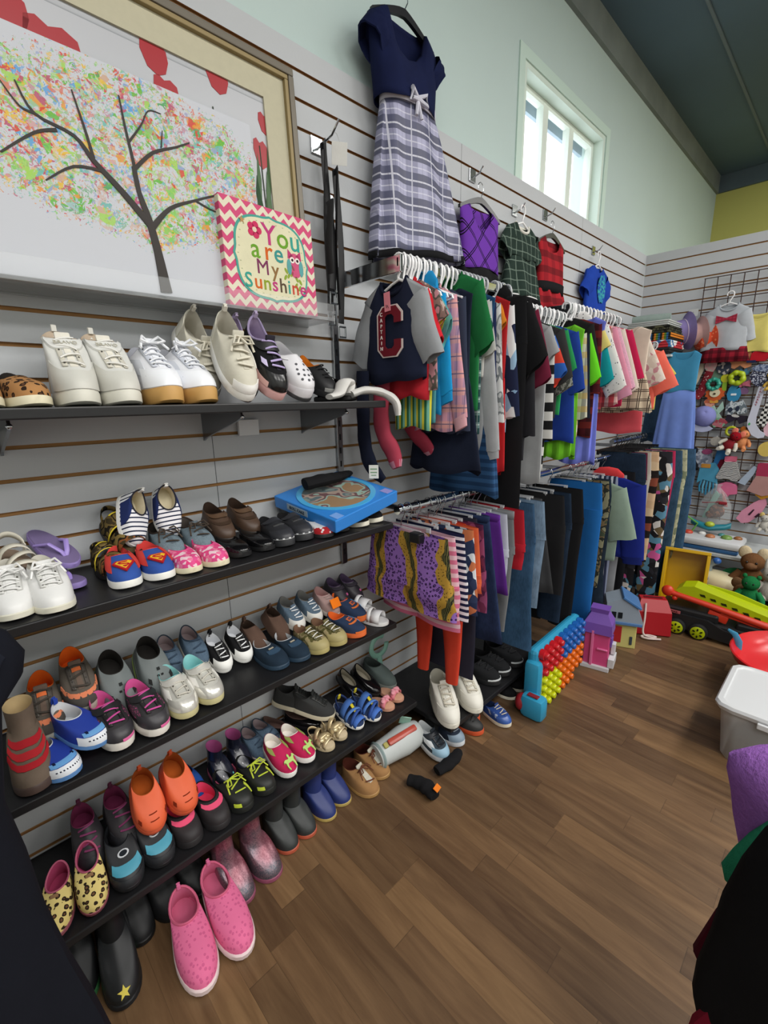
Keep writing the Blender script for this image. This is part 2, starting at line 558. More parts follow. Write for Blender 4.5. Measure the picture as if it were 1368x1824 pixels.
r = T('shelf', 'low black shelf under the hanging trousers, carrying black sneakers', 'shelf', group='black shelves on the slatted wall')
mk('board', box((0.212, 1.69, 0.119), (0.42, 0.86, 0.022), 0.003), BLACK_MELA, r, smooth=False)
for yb in (1.3, 1.69, 2.05): mk('foot', box((0.3, yb, 0.054), (0.05, 0.05, 0.108)), solid('202224'), r, smooth=False)

# ------------------------------------------------------------------ shoes
RUB = lambda c: solid(c, 0.55)
def hw_at(t, W):
    t = min(max(t, 0), 1)
    w = max(0.0, 1 - abs(2 * t - 1) ** 3.0) ** 0.5
    k = min(max((t - 0.2) / 0.45, 0), 1); k = k * k * (3 - 2 * k)
    return W / 2 * w * (0.80 + 0.2 * k)
class Shoe:
    """last-shaped upper: a surface running from the sole outline up to the collar opening"""
    def __init__(s, L, W, sole, heel, ankle, throat, op0, op1, toe_p=1.55, side_p=2.6, spring=0.0, ow=0.345, inset=0.0):
        s.__dict__.update(locals())
        s.box_h = sole + L * 0.165
    def base(s, a, k=1.0):
        t = (1 + cos(a)) / 2
        y = hw_at(t, s.W) * (1 if sin(a) >= 0 else -1) * k
        x = s.L * (0.5 + (t - 0.5) * k)
        return Vector((x, y, 0))
    def lift(s, x):
        q = max(0.0, (x / s.L - 0.7) / 0.3)
        return s.spring * s.L * q * q
    def opening(s, a, k=1.0):
        c = (s.op0 + s.op1) / 2 * s.L; r = (s.op1 - s.op0) / 2 * s.L
        ca = cos(a)
        z = s.ankle + ((s.throat if ca > 0 else s.heel) - s.ankle) * ca * ca
        return Vector((c + r * ca * k, s.ow * s.W * sin(a) * k, z))
    def P(s, a, v):
        a = (a + pi) % (2 * pi) - pi
        S = s.base(a, 1.0 - s.inset); O = s.opening(a)
        w = max(0.0, cos(a)) ** 1.5
        p = s.side_p + (s.toe_p - s.side_p) * w
        th = v * pi / 2
        A = 1 - cos(th) ** (2 / p); B = sin(th) ** (2 / p)
        if w > 0.02:
            h1 = min(0.82, max(0.34, (s.box_h - s.sole) / max(1e-4, O.z - s.sole)))
            q = min(A / 0.42, 1.0)
            r = max(0.0, (A - 0.10) / 0.90)
            Bt = h1 * (1 - (1 - q) ** 2.3) ** 0.5 + (1 - h1) * r ** 1.35
            B = B + (Bt - B) * min(1.0, w * 1.15)
        x = S.x + (O.x - S.x) * A; y = S.y + (O.y - S.y) * A
        return Vector((x, y, s.sole + (O.z - s.sole) * B + s.lift(x) * (1 - B)))
    def N(s, a, v):
        e = 0.01
        v = min(max(v, 0.02), 0.98)
        d1 = s.P(a + e, v) - s.P(a - e, v); d2 = s.P(a, v + e) - s.P(a, v - e)
        n = d1.cross(d2)
        if n.length < 1e-12: return Vector((0, 0, 1))
        n.normalize()
        q = s.P(a, v) - Vector((s.L * 0.45, 0, s.sole))
        return n if n.dot(q) > 0 else -n
    def upper(s, n=30, k=9, shaft=None):
        rows = [[s.P(2 * pi * i / n, j / k) for i in range(n)] for j in range(k + 1)]
        if shaft:
            for z, kk, dx in shaft:
                rows.append([Vector((s.opening(2 * pi * i / n, kk).x + dx, s.opening(2 * pi * i / n, kk).y, z)) for i in range(n)])
        return grid(rows, True)
    def solemesh(s, n=30, flare=1.03):
        rows = []
        for k, z in ((0.97, 0.0), (flare, 0.12), (flare, 0.85), (flare - 0.03, 1.02)):
            rr = []
            for i in range(n):
                p = s.base(2 * pi * i / n, k)
                p.z = s.sole * z + s.lift(p.x)
                rr.append(p)
            rows.append(rr)
        return loft(rows)
    def lining(s, n=24, top=None):
        rows = []
        def ring(k, f):
            return [s.opening(2 * pi * i / n, k) for i in range(n)] if f is None else [Vector((s.opening(2 * pi * i / n, k).x, s.opening(2 * pi * i / n, k).y, f)) for i in range(n)]
        if top:
            rows = [[p + Vector((top[1], 0, 0)) for p in ring(1.0 * top[2], top[0])], [p + Vector((top[1], 0, 0)) for p in ring(0.9 * top[2], top[0] - 0.004)], ring(0.85, s.sole + 0.3 * (s.ankle - s.sole)), ring(1.0, s.sole + 0.003)]
        else:
            r0 = ring(1.0, None); r1 = [Vector((p.x, p.y, p.z + 0.0015)) for p in ring(0.955, None)]; r2 = [Vector((p.x, p.y, s.sole + (p.z - s.sole) * 0.75)) for p in ring(0.86, None)]
            rows = [r0, r1, r2, ring(1.0, s.sole + 0.003)]
        return loft(rows, False, True)
    def patch(s, a0, a1, v0, v1, off=0.0015, na=8, nv=4, th=0.0012):
        f = lambda o: [[s.P(a0 + (a1 - a0) * i / na, v0 + (v1 - v0) * j / nv) + s.N(a0 + (a1 - a0) * i / na, v0 + (v1 - v0) * j / nv) * o for i in range(na + 1)] for j in range(nv + 1)]
        top, bot = f(off), f(off - th - 0.001)
        V, F = grid(top)
        V2, F2 = grid(bot)
        b = len(V); m = na + 1
        F = F + [tuple(q + b for q in f_[::-1]) for f_ in F2]
        edge = [i for i in range(m)] + [m * (j + 1) - 1 for j in range(1, nv + 1)] + [m * nv + i for i in range(m - 2, -1, -1)] + [m * j for j in range(nv - 1, 0, -1)]
        for i in range(len(edge)):
            p, q = edge[i], edge[(i + 1) % len(edge)]
            F.append((p, q, q + b, p + b))
        return V + V2, F
    def a_for(s, y, v):
        lo, hi = 0.0, 2.2
        for _ in range(24):
            m = (lo + hi) / 2
            if s.P(m, v).y < y: lo = m
            else: hi = m
        return lo
    def laces(s, nl, v0, v1, w, r, bow=False):
        out = []
        for k in range(nl):
            v = v0 + (v1 - v0) * k / max(1, nl - 1)
            dv = (v1 - v0) / max(1, nl) * 0.55 * (1 if k % 2 else -1)
            a = s.a_for(w, v)
            pts = []
            for i in range(7):
                f = i / 6 * 2 - 1
                vv = min(0.99, v + dv * f * 0.5)
                pts.append(s.P(a * f, vv) + s.N(a * f, vv) * (r * 1.1 + 0.002 * (1 - f * f)))
            out.append(tube(pts, r, 6, flat=0.55))
        if bow:
            p = s.P(0, v1) + s.N(0, v1) * r * 2
            for sg in (-1, 1):
                out.append(tube([p, p + Vector((0.012, sg * 0.018, 0.012)), p + Vector((0.026, sg * 0.026, 0.002)), p + Vector((0.022, sg * 0.012, -0.002)), p], r * 0.8, 5))
                out.append(tube([p, p + Vector((0.012, sg * 0.022, 0.0)), p + Vector((0.034, sg * 0.03, -0.016))], r * 0.8, 5))
        return join(*out)

def sneaker(R, L=0.16, W=None, sole_h=0.02, heel=0.07, ankle=0.055, throat=0.075, op=(0.03, 0.5), upper='808080', sole='f0efe8', lining='404040',
            lace=None, nl=4, bow=False, strap=None, straptext=None, toecap=None, tongue=None, side=None, tab=None, heelcup=None, foxing=None, toe_p=1.55, side_p=2.6, spring=0.03,
            shaft=None, holes=None, vents=None, patches=(), ow=0.345, emblem=None, eyestay=None, inset=0.0, trim=None):
    W = W or L * 0.41
    s = Shoe(L, W, sole_h, heel, ankle, throat, op[0], op[1], toe_p, side_p, spring, ow, inset)
    mk('sole', s.solemesh(), RUB(sole) if isinstance(sole, str) else sole, R)
    if foxing:
        f = Shoe(L, W, sole_h * 0.45, heel, ankle, throat, op[0], op[1])
        mk('sole_stripe', f.solemesh(flare=1.045), RUB(foxing), R)
    sh = None
    if shaft: sh = [(z * 1.0, k, dx) for z, k, dx in shaft]
    up = mk('upper', s.upper(shaft=sh), upper, R)
    mk('lining', s.lining(top=sh[-1] and (sh[-1][0], sh[-1][2], sh[-1][1]) if sh else None), lining, R)
    if toecap: mk('toe_cap', s.patch(-1.15, 1.15, 0.02, 0.42, 0.0018, 14, 4), toecap if not isinstance(toecap, str) else RUB(toecap), R)
    if tongue:
        mk('tongue', s.patch(-0.16, 0.16, 0.5, 0.995, 0.001, 4, 6), tongue, R)
        p = s.opening(0)
        mk('tongue_flap', xf(box((0, 0, 0.0), (0.007, W * 0.36, L * 0.085), 0.0034), (p.x - 0.002, 0, p.z + L * 0.022), (0, -0.5, 0)), tongue, R)
    if eyestay:
        for sg in (-1, 1):
            f = lambda off: [[(lambda aa: s.P(aa * sg, v) + s.N(aa * sg, v) * off)(s.a_for(W * (.13 + .12 * q / 3), v)) for q in range(4)] for v in [.5 + .46 * j / 8 for j in range(9)]]
            mk('eyestay', grid(f(.0022)), eyestay, R, solid_=.0016)
            mk('eyelets', join(*[ball(f(.003)[j][1], (.0022, .0022, .0022), 7, 5) for j in (1, 3, 5, 7)]), '4a4844', R)
    if lace: mk('laces', s.laces(nl, 0.55, 0.96, W * 0.2, L * 0.017, bow), lace, R)
    if strap:
        q = mk('strap', s.patch(-1.3, 1.3, 0.80, 0.95, 0.0055, 16, 3, 0.004), strap, R)
        if straptext:
            p, n = s.P(0, 0.875), s.N(0, 0.875)
            text(straptext, L * 0.06, 'b9b6a8', q, p + n * 0.0062, (rad(90) - math.asin(max(-1, min(1, n.z))), 0, rad(90)), 'strap_lettering')
    if side:
        for sg in (-1, 1): mk('side_panel', s.patch(sg * 0.9, sg * 1.75, 0.25, 0.72, 0.0015, 8, 3), side, R)
    if heelcup: mk('heel_counter', s.patch(pi - 0.9, pi + 0.9, 0.05, 0.72, 0.0016, 10, 4), heelcup, R)
    if trim: 
        n = 26
        mk('collar_trim', tube([s.opening(2 * pi * i / n, 0.985) + Vector((0, 0, 0.001)) for i in range(n)], L * 0.014, 6, True), trim, R)
    if tab:
        p = s.opening(pi)
        mk('pull_tab', tube([p + Vector((0.003, 0, -0.012)), p + Vector((-0.003, 0, 0.004)), p + Vector((-0.001, 0, 0.015)), p + Vector((0.005, 0, 0.013)), p + Vector((0.006, 0, 0))], 0.0055, 6, flat=0.35, up=(1, 0, 0)), tab, R)
    if holes:
        hs = []
        for v, ys in ((0.34, (-0.5, 0, 0.5)), (0.48, (-0.6, -0.2, 0.2, 0.6)), (0.62, (-0.5, 0, 0.5)), (0.76, (-0.35, 0.35))):
            for y in ys:
                a = s.a_for(abs(y) * W * 0.42, v) * (1 if y >= 0 else -1)
                p, n = s.P(a, v), s.N(a, v)
                q = n.to_track_quat('Z', 'Y').to_euler()
                hs.append(xf(lathe([(L * 0.02, -0.001), (L * 0.02, 0.0012)], 9), p, q))
        mk('hole_rims', join(*hs), holes, R)
    if vents:
        for v in (0.42, 0.58):
            mk('vent_slot', s.patch(-0.25, 0.25, v, v + 0.025, 0.0012, 6, 1), vents, R)
        for sg in (-1, 1): mk('side_slot', s.patch(sg * 0.75, sg * 0.95, 0.25, 0.4, 0.0012, 3, 2), vents, R)
    for nm, a0, a1, v0, v1, m in patches:
        mk(nm, s.patch(a0, a1, v0, v1, 0.0022, 8, 4), m, R)
    if emblem:
        for nm, poly, v, a, sc, m, off in emblem:
            p, n = s.P(a, v), s.N(a, v)
            pts = []
            # drape the outline over the vamp: u across (y), w along the foot
            tp = (s.P(a, min(0.99, v + 0.03)) - p).normalized()
            cx = n.cross(tp).normalized()
            V = [p + cx * (-u * sc) + tp * (w * sc) + n * off for u, w in poly]
            V2 = [q - n * 0.004 for q in V]
            k = len(V)
            mk(nm, (V + V2, [tuple(range(k)), tuple(range(2 * k - 1, k - 1, -1))] + [(i, (i + 1) % k, (i + 1) % k + k, i + k) for i in range(k)]), m, R, smooth=False)
    return s

def band(x, w, h, y, z0, m, R, name='strap', tilt=0.0, th=0.0016, lean=0.0):
    n = 12
    rows = []
    for dx, dz in ((-w / 2, 0), (w / 2, 0)):
        rows.append([(x + dx + tilt * cos(pi * i / n) * -1 + lean * sin(pi * i / n), -y * cos(pi * i / n), z0 + h * sin(pi * i / n) ** 0.7) for i in range(n + 1)])
    return mk(name, grid(rows), m, R, solid_=th)
def footbed(R, L, W, th, sole, top, spring=0.02):
    s = Shoe(L, W, th, 0.05, 0.04, 0.05, 0.03, 0.5, spring=spring)
    mk('sole', s.solemesh(), RUB(sole) if isinstance(sole, str) else sole, R)
    rows = [[Vector((p.x, p.y, th * 1.02 + s.lift(p.x) + dz)) for p in (s.base(2 * pi * i / 28, k) for i in range(28))] for k, dz in ((0.99, 0.0), (0.93, 0.002))]
    mk('footbed', loft(rows, False, True), top, R)
    return s
def sandal(R, L=0.14, W=None, th=0.014, sole='202020', top='303030', bands=(), heel=None, buckle=None, bow=None, extra=None):
    W = W or L * 0.41
    footbed(R, L, W, th, sole, top)
    for x, w, h, m, tilt in bands:
        band(x * L, w * L, h * L, hw_at(x, W) * 1.02, th * 0.9, m, R, 'strap', tilt * L)
    if heel:
        n = 14
        yh = W * 0.36
        rows = []
        for dz in (0, L * 0.09):
            rows.append([(L * 0.24 - L * 0.22 * sin(pi * i / n), -yh * cos(pi * i / n), th + L * 0.14 + dz + L * 0.08 * sin(pi * i / n)) for i in range(n + 1)])
        mk('heel_strap', grid(rows), heel, R, solid_=0.002)
        for sg in (-1, 1):
            mk('side_post', box((L * 0.25, sg * yh, th + L * 0.1), (L * 0.1, 0.003, L * 0.22), 0.001), heel, R)
    if buckle: mk('buckle', box((L * 0.62, W * 0.2, th + L * 0.17), (0.012, 0.010, 0.006), 0.002), buckle, R)
    if bow:
        for k, (dx, dy) in enumerate(((0, -0.14), (0, 0.14), (0.05, 0), (-0.06, -0.06), (-0.06, 0.06))):
            mk('ruffle', ball((L * (0.66 + dx), W * dy * 2, th + L * 0.2), (L * 0.09, W * 0.2, L * 0.06), 10, 6, rot=(0.3 * k, 0.4, k)), bow, R)
def flipflop(R, L=0.17, W=None, sole='8a78b5', top='6f6288', thong='9b86cc'):
    W = W or L * 0.4
    footbed(R, L, W, 0.014, sole, top, 0.0)
    for sg in (-1, 1):
        mk('thong_strap', tube([(L * 0.8, 0, 0.012), (L * 0.76, sg * 0.006, 0.024), (L * 0.6, sg * W * 0.28, 0.034), (L * 0.38, sg * W * 0.42, 0.012)], 0.0055, 8, flat=0.7), gloss(thong, 0.4), R)

# styles: (maker, arguments); lengths in metres
BK = cloth('1a1a1c')
SHIELD = [(-0.5, 0.28), (-0.32, 0.5), (0.32, 0.5), (0.5, 0.28), (0, -0.55)]
SHIELD_IN = [(-0.38, 0.24), (-0.26, 0.40), (0.26, 0.40), (0.38, 0.24), (0, -0.36)]
SCURVE = [(0.22, 0.36), (-0.2, 0.36), (-0.3, 0.22), (-0.2, 0.1), (0.14, 0.02), (0.16, -0.06), (-0.08, -0.08), (-0.06, -0.18), (0.02, -0.26), (0.26, -0.02), (0.22, 0.1), (-0.14, 0.18), (-0.14, 0.26), (0.16, 0.26)]
PONY = [(-.5, -.02), (-.46, .2), (-.3, .28), (-.1, .22), (0, .24), (-.02, .5), (.06, .62), (.14, .5), (.12, .26), (.3, .3), (.42, .48), (.52, .4), (.56, .22), (.44, .22), (.36, .0), (.38, -.3), (.34, -.6), (.26, -.6), (.26, -.3), (.2, -.08), (-.2, -.08), (-.28, -.3), (-.24, -.6), (-.32, -.6), (-.38, -.3), (-.36, 0), (-.42, .12)]
STAR5 = [((0.5 if k % 2 == 0 else 0.21) * sin(pi * k / 5), (0.5 if k % 2 == 0 else 0.21) * cos(pi * k / 5)) for k in range(10)]
OVAL = [(0.5 * cos(2 * pi * k / 14), 0.36 * sin(2 * pi * k / 14)) for k in range(14)]
LEO = leopard('a87a4c', '2a1c12', '5c3c26', 75)
STY = {
 'leopard': (sneaker, dict(L=.17, W=.072, sole_h=.018, heel=.07, ankle=.055, throat=.062, upper=LEO, sole='ddd5b8', lining='2a2624', op=(.04, .5))),
 'hightop': (sneaker, dict(eyestay=solid('c9c5b8', .5), L=.225, W=.08, sole_h=.026, heel=.165, ankle=.145, throat=.14, op=(.03, .44), upper=solid('cfcfca', .5, 0, .05), sole='d2d0c4', lining='b9a894', lace='e6e5e0', nl=4, strap=solid('dadad6', .45), straptext='BRAVO', toecap=solid('c8c7bf', .5, 0, .05), tongue='dcd8cc', heelcup=solid('c4c2b8', .5), tab='d2d0c8', ow=.42)),
 'gum': (sneaker, dict(eyestay=solid('c6cad4', .5), L=.225, W=.083, sole_h=.034, heel=.14, ankle=.11, throat=.14, op=(.03, .46), upper=solid('e4e5ea', .35), sole='c09556', lining='9a9ca4', lace='eceef2', nl=5, bow=True, tongue='e2e4ea', toecap=solid('eceef3', .35), side=solid('d4d7de', .25), ow=.40)),
 'cream': (sneaker, dict(L=.225, W=.082, sole_h=.026, heel=.1, ankle=.075, throat=.098, op=(.02, .44), upper=cloth('c9c5b6'), sole='ecebe6', lining='b8b4a8', lace='d5d0c0', nl=5, bow=True, tongue='c4c0b2', toecap=None, heelcup=cloth('d8d5c8'), tab='d8d4c8', patches=(('mudguard', -.75, .75, .0, .22, solid('efeeea', .45)), ('side_swoop', 1.0, 1.5, .35, .55, solid('e4e2da', .4))))),
 'lavblack': (sneaker, dict(L=.215, W=.078, sole_h=.028, heel=.1, ankle=.075, throat=.098, op=(.02, .44), upper=BK, sole='d6a8a6', lining='9a8aa8', lace='b3a4cf', nl=5, strap=solid('19191b', .5), toecap=gloss('141416', .2), tab='a89ab8', tongue='2a2830', trim='9488a8', patches=(('sole_wave', -1.7, -.7, .0, .16, RUB('e3b6b0')), ('badge', -1.05, -.7, .5, .64, solid('c5bbdc', .3))))),
 'whiteclog': (sneaker, dict(L=.185, W=.088, sole_h=.03, heel=.075, ankle=.062, throat=.085, op=(.02, .48), upper=solid('d9d8dc', .5), sole='d4d3d8', lining='b9b8bc', holes='55565a', strap=None, foxing='3a3a3c', toe_p=1.7, patches=(('heel_band', .75, 1.6, .86, .98, solid('e6e5e8', .5)), ('heel_band', -1.6, -.75, .86, .98, solid('e6e5e8', .5))), spring=.05)),
 'blackorange': (sneaker, dict(L=.18, heel=.08, ankle=.06, throat=.08, upper=solid('222224', .5), sole='1c1c1e', lining='c06a1c', lace='2a2a2c', patches=(('side_mark', .9, 1.3, .4, .5, 'd8d8d8'), ('mudguard', -.7, .7, 0, .15, RUB('8f8f8c'))))),
 'blacksandal': (sandal, dict(L=.17, sole='161616', top='202022', bands=((.45, .2, .34, BK, 0), (.75, .22, .26, BK, 0)), heel=BK)),
 'whitelace': (sneaker, dict(eyestay=solid('cfcfcb', .5), L=.18, W=.076, sole_h=.014, heel=.085, ankle=.07, throat=.08, op=(.03, .46), upper=solid('e4e4e2', .4, 0, .04), sole='dcd9c8', lining='c2bfb4', lace='f0f0ee', nl=5, bow=True, tongue='e0e0de', toe_p=1.5)),
 'beigesandal': (sandal, dict(L=.16, sole='c2b8a6', top='8a7868', bands=((.4, .1, .3, solid('cfcabb', .4), .05), (.58, .09, .26, solid('cfcabb', .4), -.08), (.74, .1, .22, solid('d8d3c4', .4), .04)), heel=solid('cfcabb', .4))),
 'purpleflip': (flipflop, dict(L=.165)),
 'camosandal': (sandal, dict(L=.155, W=.07, th=.018, sole='1d1c1a', top='4a3d28', bands=((.42, .26, .36, camo(['3c3320', '6b5a33', '1e1a12', '7e6a3c'], 40), 0), (.76, .3, .27, camo(['3c3320', '7a4a28', '1e1a12', '7e6a3c'], 40), 0), (.3, .025, .375, 'd9c23c', 0), (.57, .025, .33, 'd9c23c', 0)), heel=camo(['3c3320', '6b5a33', '1e1a12'], 40))),
 'superman': (sneaker, dict(L=.155, W=.07, sole_h=.018, heel=.068, ankle=.055, throat=.062, op=(.03, .45), upper=cloth('34539c'), sole='e9e8e2', lining='c8403c', toe_p=1.4, patches=(('gusset', .8, 1.9, .3, .98, cloth('c8423c')), ('gusset', -1.9, -.8, .3, .98, cloth('c8423c'))), emblem=(('shield_badge', SHIELD, .5, 0, .046, 'b8242a', .004), ('shield_field', SHIELD_IN, .5, 0, .046, 'e8b830', .0048), ('shield_letter', SCURVE, .5, 0, .042, 'b8242a', .0056)))),
 'striped': (sneaker, dict(L=.14, W=.066, sole_h=.012, heel=.058, ankle=.048, throat=.05, op=(.03, .5), upper=stripes(['e6e6ea', '232a44'], .011, 0, widths=[.68, .32]), sole='dcdcd8', lining='c9bfa4', tab='d8d8d4', trim='2a2a34', patches=(('gusset', 1.3, 2.2, .05, .98, cloth('232f5c')), ('gusset', -2.2, -1.3, .05, .98, cloth('232f5c'))))),
 'boat': (sneaker, dict(L=.165, W=.07, sole_h=.016, heel=.058, ankle=.046, throat=.06, op=(.04, .48), upper=denim('66747c'), sole='9c8a70', lining='4a4440', lace='4a4038', nl=3, bow=True, tongue='5b666e', trim='3a302a')),
 'pinkslip': (sneaker, dict(L=.145, W=.066, sole_h=.015, heel=.058, ankle=.046, throat=.046, op=(.03, .56), upper=cells(['d8457c', 'e27a9c', 'e8c8d0', 'd8508a'], 110), sole='d9d0b2', lining='e03a80')),
 'brown': (sneaker, dict(L=.145, W=.066, sole_h=.014, heel=.062, ankle=.05, throat=.06, op=(.03, .5), upper=solid('4a382c', .45, 0, .2), sole='2a2420', lining='33261e', strap=solid('55402f', .4), patches=(('buckle_strap', -1.2, 1.2, .55, .66, solid('3a2b20', .4)),))),
 'patent': (sneaker, dict(L=.15, W=.064, sole_h=.013, heel=.05, ankle=.036, throat=.038, op=(.03, .58), upper=gloss('101012', .12), sole='161618', lining='1c1c1e', patches=(('instep_strap', .75, 1.9, .9, 1.0, gloss('101012', .2)),))),
 'blacktrim': (sneaker, dict(L=.155, W=.07, sole_h=.022, heel=.066, ankle=.054, throat=.074, op=(.03, .44), upper=solid('27282c', .5, 0, .1), sole='2c2d30', lining='1a1a1c', strap=solid('303136', .45), toecap=solid('303136', .4), patches=(('edge_piping', -1.5, 1.5, .0, .06, 'd8dadc'), ('stud_row', -.6, .6, .66, .69, metal('d8d8d8', .3))))),
 'ladybug': (sneaker, dict(L=.13, W=.062, sole_h=.012, heel=.05, ankle=.04, throat=.04, op=(.03, .52), upper=cloth('dfe0e2'), sole='2a2a2c', lining='c9cacc', toecap=spots('b3242c', 'eee6e6', 70, .3), patches=(('flower_mark', .95, 1.25, .5, .7, 'c0404a'),))),
 'blackslip': (sneaker, dict(L=.15, W=.066, sole_h=.016, heel=.055, ankle=.045, throat=.048, upper=BK, sole='d8d3c2', lining='202022')),
 'brownboot': (sneaker, dict(L=.165, W=.074, sole_h=.02, heel=.1, ankle=.1, throat=.1, op=(.02, .48), upper=cloth('6a5c50', .25), sole='4a3a34', lining='b09a72', shaft=[(.12, 1.0, -.004), (.15, 1.04, -.006)], patches=(('red_strap', -1.2, 1.2, .4, .52, 'a8242c'), ('red_strap', -1.2, 1.2, .58, .7, 'b02a30'), ('red_strap', -1.2, 1.2, .76, .88, 'a8242c')))),
 'greyorange': (sneaker, dict(eyestay=solid('4a443e', .5), L=.165, W=.076, sole_h=.026, heel=.082, ankle=.066, throat=.086, op=(.03, .45), upper=cloth('5d564e'), sole='b4b2a4', lining='e2631c', lace='4a443e', nl=3, tongue='6a5a50', toecap=cloth('4c4844'), patches=(('orange_band', -1.25, 1.25, .3, .42, 'd8805c'), ('tongue_logo', -.3, .3, .84, .92, 'd06a3c')))),
 'shark': (sneaker, dict(L=.15, W=.07, sole_h=.012, heel=.065, ankle=.05, throat=.052, op=(.02, .5), upper=solid('2740a0', .55), sole='5e8cc4', lining='d4d8dc', tab='2c48a8', toe_p=1.35, patches=(('jaw', -1.1, 1.1, .0, .3, solid('e6eaf0', .5)), ('snout', -.8, .8, .32, .46, solid('6aa4dc', .5)), ('tooth_row', -.7, .7, .16, .2, zebra('20243c', 'f0f2f4', 60, 'Y', 1)), ('eye', .5, .64, .42, .5, '182040'), ('eye', -.64, -.5, .42, .5, '182040')))),
 'greyclog': (sneaker, dict(L=.165, W=.08, sole_h=.026, heel=.08, ankle=.068, throat=.08, op=(.02, .46), upper=solid('6b7272', .6), sole='788078', foxing='a9c46a', lining='2a2826', toe_p=1.7, spring=.05, patches=(('slot', -.2, -.06, .62, .66, '262626'), ('slot', .06, .2, .62, .66, '262626'), ('slot', -.8, -.6, .42, .56, '2a2a2a'), ('slot', .6, .8, .42, .56, '2a2a2a'), ('emblem', -.1, .1, .74, .8, '2a2c2c')))),
 'blackpink': (sneaker, dict(eyestay=solid('1c1a1c', .5), L=.155, W=.072, sole_h=.024, heel=.075, ankle=.06, throat=.078, op=(.03, .44), upper=solid('2b292b', .5, 0, .1), sole='e2ded6', lining='d65a9a', lace='d85aa6', nl=4, strap=solid('242426', .45), toecap=solid('343236', .4), side=spots('4a3440', 'b8487e', 260, .3), patches=(('toe_bumper', -.1, .6, -.0, .1, RUB('e06aa2')),))),
 'silver': (sneaker, dict(eyestay=solid('b4b2a8', .5), L=.155, W=.072, sole_h=.02, heel=.078, ankle=.062, throat=.08, op=(.03, .45), upper=solid('c9c8c0', .32, .25), sole='c2ba8c', lining='8fd0d0', lace='d8d4c8', nl=4, strap=solid('dedcd4', .22, .3), toecap=solid('d2d0c8', .22, .4), side=solid('e8e6e0', .3))),
 'bluegrey': (sneaker, dict(L=.135, W=.062, sole_h=.014, heel=.055, ankle=.045, throat=.055, upper=denim('4a5b6c'), sole='d0ccc0', lining='9a8a8c', lace='39485a', nl=3, trim='33404e')),
 'chuck': (sneaker, dict(eyestay=solid('101012', .5), L=.12, W=.058, sole_h=.016, heel=.06, ankle=.05, throat=.058, op=(.03, .46), upper=BK, sole='e8e8e4', lining='d6d8dc', lace='eceef0', nl=4, toecap='eeeeea', tab='1a1a1c', tongue='2a2a2c')),
 'moc': (sneaker, dict(L=.13, W=.06, sole_h=.008, heel=.05, ankle=.045, throat=.062, op=(.02, .42), upper=cloth('5a463c', .2), sole='4a382e', lining='3a2c24', tab='5a463c', toe_p=1.9)),
 'navyboat': (sneaker, dict(L=.145, W=.072, sole_h=.014, heel=.055, ankle=.045, throat=.05, op=(.03, .45), upper=cloth('212f3d', .2), sole='2a3f52', lining='b8bcc0', toe_p=1.8, patches=(('saddle', -.7, .7, .62, .8, cloth('354c62')), ('lace_bar', -.3, .3, .84, .88, 'a8a090')))),
 'greylace': (sneaker, dict(L=.13, W=.06, sole_h=.016, heel=.06, ankle=.05, throat=.06, upper=denim('4f5f6e'), sole='d6d4cc', lining='7a7a78', lace='e4e6e8', nl=4, toecap='d8d6d0', tongue='586878')),
 'olive': (sneaker, dict(eyestay=solid('565232', .5), L=.145, W=.068, sole_h=.018, heel=.06, ankle=.05, throat=.064, op=(.03, .46), upper=camo(['6c6440', '86795a', '54502e', '9a8c68'], 40), sole='a89c66', lining='7a5c48', lace='eceae2', nl=4, toecap='a49868', tongue='6a6242', patches=(('eyelet', .5, .62, .85, .9, metal('d0c8b0', .4)),))),
 'pinkrun': (sneaker, dict(L=.13, W=.062, sole_h=.018, heel=.06, ankle=.05, throat=.06, upper=cloth('a58a86'), sole='c8bcb4', lining='c09a98', lace='b09a96', nl=4)),
 'purpleblack': (sneaker, dict(L=.13, W=.062, sole_h=.02, heel=.06, ankle=.05, throat=.066, upper=solid('29262c', .5), sole='3a343c', lining='5a4a66', strap='302c34', patches=(('pink_mark', .2, .5, .5, .6, 'b85a8a'), ('toe_mark', -.5, -.2, .3, .4, '8a4a7a')))),
 'navyorange': (sneaker, dict(L=.145, W=.066, sole_h=.018, heel=.065, ankle=.052, throat=.062, op=(.02, .44), upper=cloth('2c3a54'), sole='dc6a34', lining='e2682c', toecap=None, heelcup=cloth('3a4a68'), patches=(('orange_stripe', -.8, .8, .56, .62, 'd8743c'), ('orange_box', -.4, .4, .7, .84, 'd06a40'), ('orange_box_field', -.26, .26, .73, .81, '2c3a54'), ('blue_fin', .9, 1.0, .3, .7, '5a8ab8'), ('blue_fin', 1.1, 1.2, .3, .7, '5a8ab8'), ('blue_fin', 1.3, 1.4, .3, .7, '5a8ab8'), ('toe_bumper', -.8, .8, 0, .1, RUB('e0702e'))))),
 'whitesand': (sandal, dict(L=.12, W=.058, sole='e2e2e2', top='d4d4d4', bands=((.66, .3, .3, solid('e6e6e8', .4), 0), (.45, .12, .36, solid('eeeeee', .4), 0)), heel=solid('e6e6e8', .4))),
 'darkpink': (sneaker, dict(L=.165, W=.074, sole_h=.022, heel=.082, ankle=.066, throat=.086, op=(.03, .45), upper=solid('232024', .55, 0, .1), sole='34323a', lining='7a2f52', lace='7c3a60', nl=4, tab='5a2a40', toecap=solid('26262a', .45), patches=(('toe_bumper', -.6, .1, 0, .1, RUB('9c4a70')),))),
